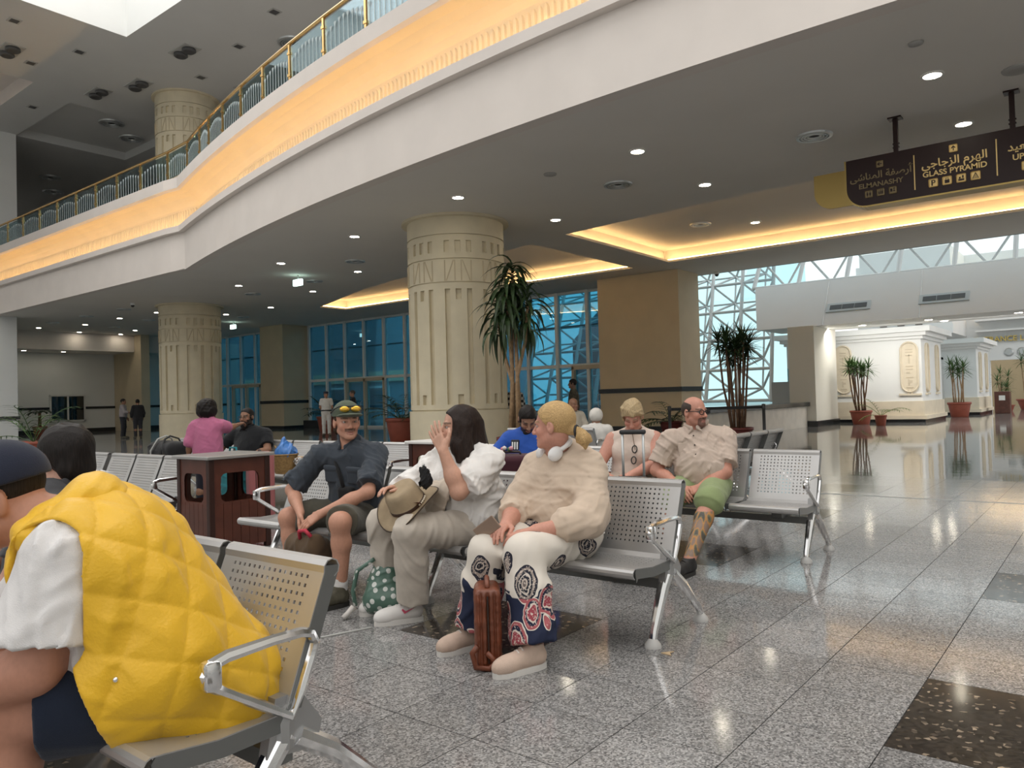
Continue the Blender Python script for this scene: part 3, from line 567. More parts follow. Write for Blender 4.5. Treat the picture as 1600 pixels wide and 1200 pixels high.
# ------------------------------------------------------------------ hanging sign
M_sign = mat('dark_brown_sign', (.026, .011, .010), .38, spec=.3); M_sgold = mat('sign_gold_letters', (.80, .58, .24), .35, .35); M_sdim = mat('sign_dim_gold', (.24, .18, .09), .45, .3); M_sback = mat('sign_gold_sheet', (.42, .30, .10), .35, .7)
sg = tag(empty('hanging_sign', (-3.47, 13.5, 4.25)), 'dark brown hanging direction sign with gold Arabic and English lettering', 'sign')
SW = 4.7; SH = .79
def sign_outline(x0, x1, z0, z1, r): return [(x0, z1)]+[(x0+r-r*math.cos(PI/2*i/8), z0+r-r*math.sin(PI/2*i/8)) for i in range(9)]+[(x1-r+r*math.sin(PI/2*i/8), z0+r-r*math.cos(PI/2*i/8)) for i in range(9)]+[(x1, z1)]
b = bmesh.new(); poly_extrude(b, [(p[0], 0, p[1]) for p in sign_outline(0, SW, 0, SH, .3)], (0, .05, 0)); obj('front_board', fix(b), M_sign, sg)
b = bmesh.new(); ol = sign_outline(0, SW, 0, SH, .3)
for (p, q) in zip(ol, ol[1:]):
    d = Vector((q[0]-p[0], 0, q[1]-p[1])).normalized(); n = Vector((d.z, 0, -d.x)); n = -n if n.dot(Vector((p[0]-SW/2, 0, p[1]-SH/2))) < 0 else n
    V = [Vector((p[0], -.006, p[1])), Vector((q[0], -.006, q[1]))]; b.faces.new([b.verts.new(v) for v in (V[0], V[1], V[1]+n*.025, V[0]+n*.025)]); b.faces.new([b.verts.new(v) for v in (V[0]+n*.025, V[1]+n*.025, V[1]+n*.025+Vector((0, .3, 0)), V[0]+n*.025+Vector((0, .3, 0)))])
obj('gold_edge', fix(b), M_sback, sg)
b = bmesh.new(); poly_extrude(b, [(p[0], .32, p[1]) for p in sign_outline(-.62, SW-.1, .12, SH-.06, .3)], (0, .04, 0)); obj('gold_back_sheet', fix(b), M_sback, sg)
for x in (.76, 2.34, 3.9):
    h = obj('hanger', fix(boxes((x-.035, x+.035, .02, .09, SH-.02, 1.34))), M_sign, sg); obj('ceiling_plate', rbox(x-.1, x+.1, -.04, .15, 1.325, 1.35, .004), M_sign, h)
    for zz in (.86, .92): obj('bolt', fix(boxes((x-.05, x+.05, .04, .07, SH+zz-.79, SH+zz-.77))), M_sign, h)
for x in (1.02, 2.13, 3.25): obj('divider', boxes((x-.008, x+.008, -.012, 0, .12, SH-.12)), M_sgold, sg)
# Arabic shaping done by hand: joined presentation forms, listed left to right
def arabic(word):
    F = {'ا': ('FE8D', 'FE8E', 0), 'أ': ('FE83', 'FE84', 0), 'ر': ('FEAD', 'FEAE', 0), 'ز': ('FEAF', 'FEB0', 0), 'د': ('FEA9', 'FEAA', 0), 'ص': ('FEB9', 'FEBA', 'FEBB', 'FEBC'), 'ف': ('FED1', 'FED2', 'FED3', 'FED4'), 'ة': ('FE93', 'FE94', 0), 'ل': ('FEDD', 'FEDE', 'FEDF', 'FEE0'), 'م': ('FEE1', 'FEE2', 'FEE3', 'FEE4'), 'ن': ('FEE5', 'FEE6', 'FEE7', 'FEE8'), 'ش': ('FEB5', 'FEB6', 'FEB7', 'FEB8'), 'ى': ('FEEF', 'FEF0', 0), 'ه': ('FEE9', 'FEEA', 'FEEB', 'FEEC'), 'ج': ('FE9D', 'FE9E', 'FE9F', 'FEA0'), 'ع': ('FEC9', 'FECA', 'FECB', 'FECC'), 'ي': ('FEF1', 'FEF2', 'FEF3', 'FEF4')}
    out = []; pj = False
    for i, ch in enumerate(word):
        if ch == ' ': out.append(' '); pj = False; continue
        f = F[ch]; dual = f[2] != 0; nj = dual and i+1 < len(word) and word[i+1] != ' '
        out.append(chr(int(f[3] if (pj and nj) else f[2] if nj else f[1] if pj else f[0], 16))); pj = dual and nj
    return ''.join(out[::-1])
RX = Matrix.Rotation(PI/2, 4, 'X')
def letter(s, size, x, z, m, sx=1.): o = inst('lettering', text_mesh(s, size, m, .003), sg, Matrix.Translation((x, -.004, z)) @ RX @ Matrix.Diagonal((sx, 1, 1, 1))); return o
def icon(x, z, s, m, kind):
    o = obj('icon_plate', rbox(x-s, x+s, -.012, 0, z-s, z+s, s*.25), m, sg); b = bmesh.new(); y0, y1 = -.016, -.011
    def r(a0, a1, c0, c1): box(b, x+a0*s, x+a1*s, y0, y1, z+c0*s, z+c1*s)
    def pg(p): poly_extrude(b, [(x+u*s, y0, z+v*s) for u, v in p], (0, y1-y0, 0))
    if kind == 'up': r(-.1, .1, -.6, .5); pg([(0, .7), (-.55, .1), (-.35, -.05), (0, .35), (.35, -.05), (.55, .1)])
    if kind == 'left': r(-.5, .6, -.1, .1); pg([(-.7, 0), (-.1, .55), (.05, .35), (-.35, 0), (.05, -.35), (-.1, -.55)])
    if kind == 'p': r(-.4, -.12, -.65, .65); r(-.2, .3, .45, .65); r(-.2, .3, -.1, .1); r(.22, .45, 0, .55)
    if kind == 'bag': r(-.5, .5, -.6, .2); r(-.3, -.2, .2, .55); r(.2, .3, .2, .55); r(-.3, .3, .5, .6)
    if kind == 'cup': r(-.6, .6, -.6, -.25); r(-.45, -.1, -.1, .3); r(.2, .5, 0, .6); r(-.6, .6, -.2, -.12)
    if kind == 'pyr':
        for k in range(4): r(-.6+k*.15, .6-k*.15, -.6+k*.3, -.5+k*.3)
        pg([(-.7, -.65), (-.58, -.65), (.06, .7), (-.06, .7)]); pg([(.7, -.65), (.58, -.65), (-.06, .7), (.06, .7)])
    if kind == 'wc':
        for s_ in (-.35, .35): r(s_-.2, s_+.2, -.35, .3); r(s_-.12, s_+.12, .4, .62); r(s_-.08, s_+.08, -.65, -.35)
    if kind == 'ppl':
        for s_ in (-.4, .05, .45): r(s_-.15, s_+.15, -.5, .1+.2*(s_ > 0)); r(s_-.1, s_+.1, .2+.2*(s_ > 0), .42+.2*(s_ > 0))
    if kind == 'tick': r(-.6, -.1, -.4, .4); r(.1, .6, -.4, -.2); r(.25, .4, -.2, .5); r(.1, .6, .4, .55)
    obj('pictogram', fix(b), M_sign, o)
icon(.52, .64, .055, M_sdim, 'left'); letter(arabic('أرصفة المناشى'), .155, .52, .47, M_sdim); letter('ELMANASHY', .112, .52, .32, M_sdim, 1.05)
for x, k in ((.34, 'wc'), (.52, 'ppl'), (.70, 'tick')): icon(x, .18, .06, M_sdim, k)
icon(1.57, .66, .06, M_sgold, 'up'); letter(arabic('الهرم الزجاجى'), .17, 1.57, .48, M_sgold); letter('GLASS PYRAMID', .118, 1.57, .325, M_sgold, 1.02)
for x, k in ((1.28, 'p'), (1.47, 'bag'), (1.66, 'cup'), (1.85, 'pyr')): icon(x, .18, .066, M_sgold, k)
letter(arabic('أرصفة الصعيد'), .16, 2.72, .50, M_sgold); letter('UPPER EGYPT', .118, 2.69, .345, M_sgold, 1.02)
for x, k in ((2.5, 'wc'), (2.69, 'ppl'), (2.88, 'tick')): icon(x, .2, .066, M_sgold, k)
# ------------------------------------------------------------------ benches
M_steel = mat('perforated_steel_grey', (.52, .51, .50), .34, .65, var=.05, scale=5)
M_flange = mat('steel_flange_grey', (.20, .205, .20), .38, .6)
M_chrome = mat('chrome', (.80, .80, .80), .12, 1., bump=.02, bscale=20)
M_brk = mat('cast_bracket_grey', (.40, .40, .40), .35, .7)
def sheet(prof, W, rows, cols, v0, pv, pu, hole):
    """perforated pressed steel panel: prof is a list of (y,z); holes start at arc length v0"""
    L_ = [0.]
    for a, c in zip(prof, prof[1:]): L_.append(L_[-1]+math.hypot(c[0]-a[0], c[1]-a[1]))
    def at(s):
        for i in range(len(prof)-1):
            if s <= L_[i+1]+1e-9: t = (s-L_[i])/(L_[i+1]-L_[i]); return (prof[i][0]+(prof[i+1][0]-prof[i][0])*t, prof[i][1]+(prof[i+1][1]-prof[i][1])*t)
        return prof[-1]
    vs = sorted(set([round(x, 5) for x in L_]+[round(v0+k*pv, 5) for k in range(rows+1)])); vs = [a for i, a in enumerate(vs) if i == 0 or a-vs[i-1] > 1e-3]
    u0 = -cols*pu/2; us = [-W/2]+[u0+k*pu for k in range(cols+1)]+[W/2]
    b = bmesh.new(); V = {}
    def vert(u, v):
        k = (round(u, 5), round(v, 5))
        if k not in V: y, z = at(v); V[k] = b.verts.new((u, y, z))
        return V[k]
    for i in range(len(us)-1):
        for j in range(len(vs)-1):
            a, c, d, e = us[i], us[i+1], vs[j], vs[j+1]
            q = [(a, d), (c, d), (c, e), (a, e)]
            if 1 <= i <= cols and v0-1e-6 <= d and e <= v0+rows*pv+1e-6 and abs((e-d)-pv) < 1e-3:
                mu, mv = (a+c)/2, (d+e)/2; h = [(mu-hole, mv-hole), (mu+hole, mv-hole), (mu+hole, mv+hole), (mu-hole, mv+hole)]
                for k in range(4): b.faces.new([vert(*q[k]), vert(*q[(k+1) % 4]), vert(*h[(k+1) % 4]), vert(*h[k])])
            else: b.faces.new([vert(*p) for p in q])
    bmesh.ops.recalc_face_normals(b, faces=b.faces); bmesh.ops.solidify(b, geom=list(b.faces), thickness=.0035); return b
def arc(cx, cz, r, a0, a1, n): return [(cx+r*math.cos(math.radians(a0+(a1-a0)*i/n)), cz+r*math.sin(math.radians(a0+(a1-a0)*i/n))) for i in range(n+1)]
SWD = .505
backp = [(-.105, .40), (-.09, .44), (.03, .745)]+arc(.058, .755, .028, 160, -70, 6)
seatp = [(-.085, .425), (-.13, .400), (-.30, .398), (-.44, .415)]+arc(-.465, .392, .026, 70, 250, 6)
pb_ = sheet(backp, SWD, 12, 15, .06, .0255, .0265, .0050); sb_ = sheet(seatp, SWD, 8, 15, .075, .0255, .0265, .0042)
def tomesh(nm, b, m, smooth=False):
    me = bpy.data.meshes.new(nm); b.to_mesh(me); b.free(); me.materials.append(m)
    if smooth: me.polygons.foreach_set('use_smooth', [True]*len(me.polygons)); me.set_sharp_from_angle(angle=math.radians(35))
    return me
me_back, me_seat = tomesh('backrest', pb_, M_steel), tomesh('seat', sb_, M_steel)
def flange(prof, dy, dz, sides):
    b = bmesh.new()
    for s in sides:
        x = s*SWD/2; A = [b.verts.new((x, y, z)) for y, z in prof]; B = [b.verts.new((x, y+dy, z+dz)) for y, z in prof]; A2 = [b.verts.new((x-s*.004, y, z)) for y, z in prof]; B2 = [b.verts.new((x-s*.004, y+dy, z+dz)) for y, z in prof]
        for i in range(len(prof)-1): b.faces.new((A[i], A[i+1], B[i+1], B[i])); b.faces.new((A2[i], A2[i+1], B2[i+1], B2[i])); b.faces.new((B[i], B[i+1], B2[i+1], B2[i]))
    return fix(b)
me_bf = [tomesh('side_flange', flange(backp[:4], .05, -.004, (s,)), M_flange) for s in (-1, 1)]; me_sf = [tomesh('side_flange', flange([(-.09, .42)]+seatp[1:5]+[(-.47, .40)], 0.012, -.05, (s,)), M_flange) for s in (-1, 1)]
b = bmesh.new(); box(b, -.045, .045, -.20, -.02, .285, .345); bmesh.ops.bevel(b, geom=list(b.edges), offset=.01, segments=1, affect='EDGES'); me_mount = tomesh('seat_mount', b, M_flange)
b = bmesh.new(); tube(b, [(0, -.085, .40), (0, -.10, .37), (0, -.10, .30)], [.03, .036, .034], 10); poly_extrude(b, [(-.018, -.16, .29), (-.018, .0, .27), (-.018, .02, .34), (-.018, -.05, .44), (-.018, -.13, .44)], (.036, 0, 0)); fix(b); me_brk = tomesh('leg_bracket', b, M_brk, True)
b = bmesh.new(); tube(b, [(0, -.09, .335), (0, -.15, .26), (0, -.255, .075), (0, -.268, .03)], [.034, .031, .022, .02], 10); me_leg = tomesh('leg', b, M_chrome, True)
b = bmesh.new(); tube(b, [(0, -.06, .32), (0, .06, .24), (0, .245, .075), (0, .268, .03)], [.034, .03, .02, .018], 10); me_leg2 = tomesh('leg', b, M_chrome, True)
b = bmesh.new(); lathe(b, [(.012, .045), (.022, .038), (.04, .016), (.042, 0)], 14); me_foot = tomesh('foot_pad', fix(b), mat('grey_foot_pad', (.5, .49, .47), .5), True)
b = bmesh.new(); ap = [(-.095, .39), (-.19, .45), (-.29, .515), (-.325, .54), (-.335, .565), (-.32, .588), (-.28, .598), (-.15, .603), (-.06, .602), (-.025, .592), (-.012, .565), (-.025, .53), (-.06, .45)]
tube(b, [(0, y, z) for y, z in ap], [.014]*3+[.017]*4+[.015]*6, 8, closed=True); me_arm = tomesh('armrest', b, M_chrome, True)
me_pivot = tomesh('arm_cap', rbox(-.022, .022, -.345, -.30, .525, .60, .012), M_chrome, True)
def bench(xr, y0, n, label, rz=0, arms=(1, 1), dark=False):
    """xr: right end (+x), y0: foot line; faces -y"""
    W_ = n*.54; o = tag(empty('bench', (xr, y0, 0), rz), label, 'bench', 'perforated steel airport style benches')
    for i in range(n):
        T = Matrix.Translation((-.27-i*.54, 0, 0)); q = inst('backrest', me_back, o, T); [inst('side_flange', m_, q) for m_ in me_bf]; q = inst('seat', me_seat, o, T); [inst('side_flange', m_, q) for m_ in me_sf]; inst('seat_mount', me_mount, q)
    bb = bmesh.new(); box(bb, -W_+.04, -.04, -.15, -.07, .255, .305); obj('beam', fix(bb), M_flange, o)
    for x, a in ((-.045, arms[0]), (-W_+.045, arms[1])):
        T = Matrix.Translation((x, 0, 0)); q = inst('leg', me_leg, o, T); inst('foot_pad', me_foot, q, Matrix.Translation((0, -.27, 0))); inst('leg_bracket', me_brk, q); q = inst('leg', me_leg2, o, T); inst('foot_pad', me_foot, q, Matrix.Translation((0, .27, 0)))
        if a: q = inst('armrest', me_arm, o, Matrix.Translation((x+(.035 if x > -.2 else -.035), 0, 0))); inst('arm_cap', me_pivot, q)
    return o
bench(-1.78, 3.62, 3, 'grey steel bench under the blonde woman in patterned trousers')
bench(-3.46, 3.62, 3, 'grey steel bench under the man in the green cap', arms=(0, 1))
bench(-1.765, 1.34, 3, 'grey steel bench in the foreground under the man in yellow')
bench(-1.76, 5.88, 3, 'grey steel bench under the bald man')
bench(-3.44, 5.88, 3, 'grey steel bench under the man in the blue shirt', arms=(0, 1))
bench(-6.05, 5.88, 3, 'grey steel bench carrying the basket, behind the man in the cap')
bench(-7.72, 5.88, 3, 'grey steel bench under the bearded man in black')
bench(-9.45, 5.88, 3, 'grey steel bench carrying the black duffel bag')
bench(-6.6, 3.62, 3, 'grey steel bench just left of the wooden bin')
bench(-8.28, 3.62, 3, 'grey steel bench behind the black haired man at left')

bench(-3.38, 7.95, 3, 'dark looking steel bench seen from behind beside the big yucca', rz=-PI/2)
bench(-7.6, 9.5, 3, 'steel bench seen from behind, back to the blonde woman', rz=PI)
# ------------------------------------------------------------------ bins
M_maroon = mat('red_brown_wood', (.10, .030, .018), .38, var=.25, scale=6, coat=.15); M_bintop = mat('bin_steel_top', (.45, .44, .43), .3, .6); M_dwood = mat('dark_bin_post', (.035, .012, .008), .4)
def bin_(x, y, w_, d, h, label, topm):
    o = tag(empty('litter_bin', (x, y, 0)), label, 'bin', 'wooden litter bins')
    for sx in (0, 1):
        for sy in (0, 1): obj('corner_post', rbox(sx*(w_-.05), sx*(w_-.05)+.05, sy*(d-.05), sy*(d-.05)+.05, 0, h-.03, .006), M_dwood, o)
    obj('lid', rbox(-.03, w_+.03, -.03, d+.03, h-.03, h, .008), topm, o)
    obj('liner', fix(boxes((.06, w_-.06, .06, d-.06, .05, .36))), M_dark, o)
    for side in range(4):
        L = w_ if side % 2 == 0 else d; p = empty('side_panel'); p.parent = o
        T = [Matrix.Translation((0, 0, 0)), Matrix.Translation((w_, 0, 0)) @ Matrix.Rotation(PI/2, 4, 'Z'), Matrix.Translation((w_, d, 0)) @ Matrix.Rotation(PI, 4, 'Z'), Matrix.Translation((0, d, 0)) @ Matrix.Rotation(-PI/2, 4, 'Z')][side]
        n = 6; a = .05; pw = (L-.1)/n
        for i in range(n):
            b = bmesh.new(); box(b, a+i*pw+.002, a+(i+1)*pw-.002, .008, .03, .04, .42, T); obj('plank', fix(b), M_maroon, p)
        # framed opening with rounded corners
        b = bmesh.new(); x0, x1, z0, z1, r = .05, L-.05, .42, h-.03, .05; ix0, ix1, iz0, iz1 = x0+.06, x1-.06, .43, h-.15
        inner = [(cx+r*math.cos(math.radians(a0+k*30)), cz+r*math.sin(math.radians(a0+k*30))) for cx, cz, a0 in ((ix1-r, iz1-r, 0), (ix0+r, iz1-r, 90), (ix0+r, iz0+r, 180), (ix1-r, iz0+r, 270)) for k in range(4)]
        outer = []
        for (u, v) in inner:
            cx, cz = (x0+x1)/2, (iz0+iz1)/2; outer.append((x1 if u > cx else x0, z1 if v > cz else z0))
        for yy in (.01, .03):
            I = [b.verts.new(T @ Vector((u, yy, v))) for u, v in inner]; O = [b.verts.new(T @ Vector((u, yy, v))) for u, v in outer]
            for k in range(16):
                k2 = (k+1) % 16
                if outer[k] == outer[k2]: b.faces.new((I[k], I[k2], O[k]))
                else: b.faces.new((I[k], I[k2], O[k2], O[k]))
        obj('opening_frame', b, M_maroon, p)
    return o
bin_(-6.42, 3.40, .52, .58, .82, 'red-brown wooden litter bin with steel top beside the girl in pink', M_bintop)
bin_(-5.86, 5.62, .52, .58, .82, 'dark red litter bin with white top behind the woman covering her mouth', mat('white_bin_top', (.8, .78, .75), .4))
bn = tag(empty('dark_bin', (-4.25, 41.4, 0)), 'small dark red bin with white notice beside the second kiosk', 'bin'); obj('body', rbox(-.3, .3, -.3, .3, 0, 1.0, .02), M_maroon, bn); obj('notice', boxes((-.12, .12, -.31, -.3, .6, .82)), M_hw, bn)
# ------------------------------------------------------------------ plants
M_leaf = mat('dark_green_leaf', (.030, .060, .018), .42, var=.45, scale=9); M_leaf2 = mat('mid_green_leaf', (.06, .125, .03), .45, var=.35, scale=8); M_leafy = mat('yellow_green_leaf', (.20, .24, .06), .5, var=.3, scale=8)
M_stem = mat('tan_cane_stem', (.34, .22, .12), .7, var=.3, scale=14); M_stemd = mat('brown_cane_stem', (.16, .085, .045), .7, var=.3, scale=14)
M_pot = mat('terracotta_pot', (.30, .075, .045), .55, var=.1, scale=5); M_potd = mat('maroon_pot', (.16, .03, .025), .5, var=.1, scale=5); M_soil = mat('soil', (.03, .02, .015), .9)
def leaf_strip(b, base, dr, length, width, droop, seg=5, roll=0.):
    dr = Vector(dr).normalized(); up = Vector((0, 0, 1)); side = dr.cross(up); side = side.normalized() if side.length > 1e-3 else Vector((1, 0, 0)); side = (Matrix.Rotation(roll, 3, dr) @ side)
    p = Vector(base); d = dr.copy(); prev = None
    for i in range(seg+1):
        t = i/seg; w_ = width*(1-t**2.2)*(.45+.55*min(1, t*4)); nrm = d.cross(side).normalized()
        A = b.verts.new(p-side*w_/2-nrm*.15*w_); C = b.verts.new(p); B = b.verts.new(p+side*w_/2-nrm*.15*w_)
        if prev: b.faces.new((prev[0], prev[1], C, A)); b.faces.new((prev[1], prev[2], B, C))
        prev = (A, C, B); p = p+d*(length/seg); d = (d+Vector((0, 0, -droop/seg))).normalized()
def pot(root, r, h, m=M_pot):
    b = bmesh.new(); lathe(b, [(r*.68, 0), (r*.72, .02), (r*.92, h*.82), (r*.92, h*.84), (r, h*.86), (r, h), (r*.9, h), (r*.88, h*.9)], 20, cap=False); obj('pot', fix(b), m, root, True); b = bmesh.new(); lathe(b, [(r*.88, h*.88), (.001, h*.9)], 16, cap=False); obj('soil', b, M_soil, root)
def yucca(x, y, H, W_, nst, label, leafm, stemm, r, h, potm=M_pot, seed=0, ll=.5, nl=38, low=.25):
    rr = random.Random(seed); o = tag(empty('potted_yucca', (x, y, 0)), label, 'plant', 'potted yucca plants'); pot(o, r, h, potm)
    for i in range(nst):
        a = 2*PI*i/nst+rr.uniform(-.3, .3); rad = W_/2*(.25+.6*rr.random() if i else .05); top = Vector((math.cos(a)*rad, math.sin(a)*rad, H-ll*.75-rr.random()*low)); bs = Vector((math.cos(a)*r*.4, math.sin(a)*r*.4, h*.88))
        mid = bs.lerp(top, .5)+Vector((rr.uniform(-.04, .04), rr.uniform(-.04, .04), .0))
        s = obj('stem', tube(bmesh.new(), [bs, bs.lerp(mid, .5)+Vector((rr.uniform(-.02, .02),)*2+(0,)), mid, top], [.03, .026, .024, .02], 6), stemm, o, True)
        b = bmesh.new()
        for k in range(nl):
            t = k/nl; el = -.6+1.9*t+rr.uniform(-.15, .15); az = k*2.4+rr.uniform(-.2, .2); leaf_strip(b, top+Vector((0, 0, (t-.5)*.16)), (math.cos(az)*math.cos(el), math.sin(az)*math.cos(el), math.sin(el)), ll*(.75+.35*rr.random()), .045, .5, 4)
        stuff(obj('leaf_rosette', b, leafm, o))
    return o
yucca(-6.9, 17.0, 2.85, 1.35, 11, 'big dark yucca in a maroon pot behind the bald man', M_leaf, M_stemd, .34, .45, M_potd, 3, .48, 44, .45)
yucca(-7.35, 29.4, 2.55, 1.15, 9, 'yucca in a terracotta pot right of the white end pillar', M_leaf2, M_stemd, .38, .5, M_pot, 5, .45, 34, .35)
yucca(-5.3, 36.6, 2.6, 1.3, 7, 'yucca in a terracotta pot between the two kiosks', M_leaf2, M_stem, .45, .62, M_pot, 6, .5, 30, .5)
yucca(-4.55, 45.5, 2.5, 1.2, 6, 'yucca with drooping stems left of the lobby opening', M_leaf2, M_stem, .4, .3, M_pot, 8, .5, 26, 1.0)
yucca(-3.6, 47.5, 3.1, 1.6, 6, 'tall yucca in front of the lobby opening at the right edge', M_leaf2, M_stem, .7, .55, M_pot, 9, .6, 28, .8)
def palm(name, x, y, r, h, n, fl, label, leafm, seed, potm=M_pot, lw=.035, el0=.5, droop=1.3, trunk=0., cat='plant'):
    rr = random.Random(seed); o = tag(empty(name, (x, y, 0)), label, cat); pot(o, r, h, potm); c = Vector((0, 0, h*.9))
    if trunk: obj('trunk', tube(bmesh.new(), [c, c+Vector((0, 0, trunk))], [.09, .07], 8), M_stemd, o, True); c = c+Vector((0, 0, trunk))
    for i in range(n):
        b = bmesh.new(); az = 2*PI*i/n+rr.uniform(-.3, .3); el = el0+rr.uniform(-.3, .55); d = Vector((math.cos(az)*math.cos(el), math.sin(az)*math.cos(el), math.sin(el))); p = c.copy(); L = fl*(.75+.4*rr.random()); pts = [p.copy()]; seg = 9
        for k in range(seg):
            d = (d+Vector((0, 0, -droop/seg*(.3+k/seg)))).normalized(); p = p+d*(L/seg); pts.append(p.copy())
            side = d.cross(Vector((0, 0, 1))).normalized()
            if k > 1:
                for s in (-1, 1): leaf_strip(b, p, (side*s+d*.8+Vector((0, 0, -.1))), L*.34*(1-.5*abs(k/seg-.5)), lw, .7, 3)
        tube(b, pts, .009, 4); stuff(obj('frond', b, leafm, o))
    return o
palm('potted_palm', -6.45, 28.3, .2, .36, 7, .8, 'small yellow-green palm in a terracotta pot beside a yucca', M_leafy, 11, M_pot, .03)
palm('potted_palm', -21.6, 7.7, .42, .5, 9, 1.25, 'arching palm in a terracotta pot at the left edge', M_leaf2, 12, M_pot, .04, .75, 1.6)
palm('potted_palm', -17.7, 16.7, .5, .75, 16, 1.1, 'bushy dark palm in a terracotta pot left of the nearer column', M_leaf, 13, M_pot, .06, .6, 1.2)
palm('potted_palm', -28.5, 22.3, .5, .7, 14, 1.3, 'broad leaved palm in a brown pot behind the bearded man', M_leaf, 14, M_pot, .09, .6, 1.0)
palm('potted_palm', -10.6, 21.0, .35, .45, 12, 1.0, 'low dark palm behind the short haired blonde woman', M_leaf, 15, M_potd, .07, .5, 1.2)
palm('potted_palm', -44.0, 16.0, .35, .5, 9, .6, 'small palm on a short trunk by the far white wall', M_leaf, 16, M_pot, .09, .5, 1.6, .75)
# tall dracaena in front of the nearer column
dr = tag(empty('dracaena_tree', (-9.28, 11.78, 0)), 'tall weeping dracaena in front of the nearer round column', 'plant'); pot(dr, .38, .5, M_potd)
rr = random.Random(21); lms = []
for k in range(6):
    b = bmesh.new(); leaf_strip(b, (0, 0, 0), (1, 0, .75-.25*k), .62, .085, 2.9-.15*k, 7); lms.append(tomesh('leaf', b, M_leaf))
heads = []
for i, (dx, dy, zt) in enumerate(((-.30, -.1, 3.0), (.30, .1, 3.05), (.05, -.25, 3.25), (-.1, .25, 3.3), (.02, .0, 3.68))):
    j = Vector((.06*((i % 2)*2-1), .02, 1.55+.12*i)); tp = Vector((dx, dy, zt)); obj('cane', tube(bmesh.new(), [(.09*((i % 2)*2-1), .03*i-.06, .45), j, j.lerp(tp, .5)+Vector((dx*.25, 0, .0)), tp], [.05, .042, .034, .026], 7), M_stem, dr, True); heads.append(tp)
n = 0
for hd, cnt in zip(heads, (40, 40, 44, 42, 44)):
    for k in range(cnt):
        az = k*2.4+rr.uniform(-.4, .4); t = k/cnt; mx = Matrix.Translation(hd+Vector((0, 0, -.5+.72*t))) @ Matrix.Rotation(az, 4, 'Z') @ Matrix.Rotation(rr.uniform(-.2, .2)+(.5-t*1.0), 4, 'Y') @ Matrix.Diagonal((rr.uniform(.85, 1.3),)*3+(1,)); inst('leaf', lms[rr.randrange(6)], dr, mx)
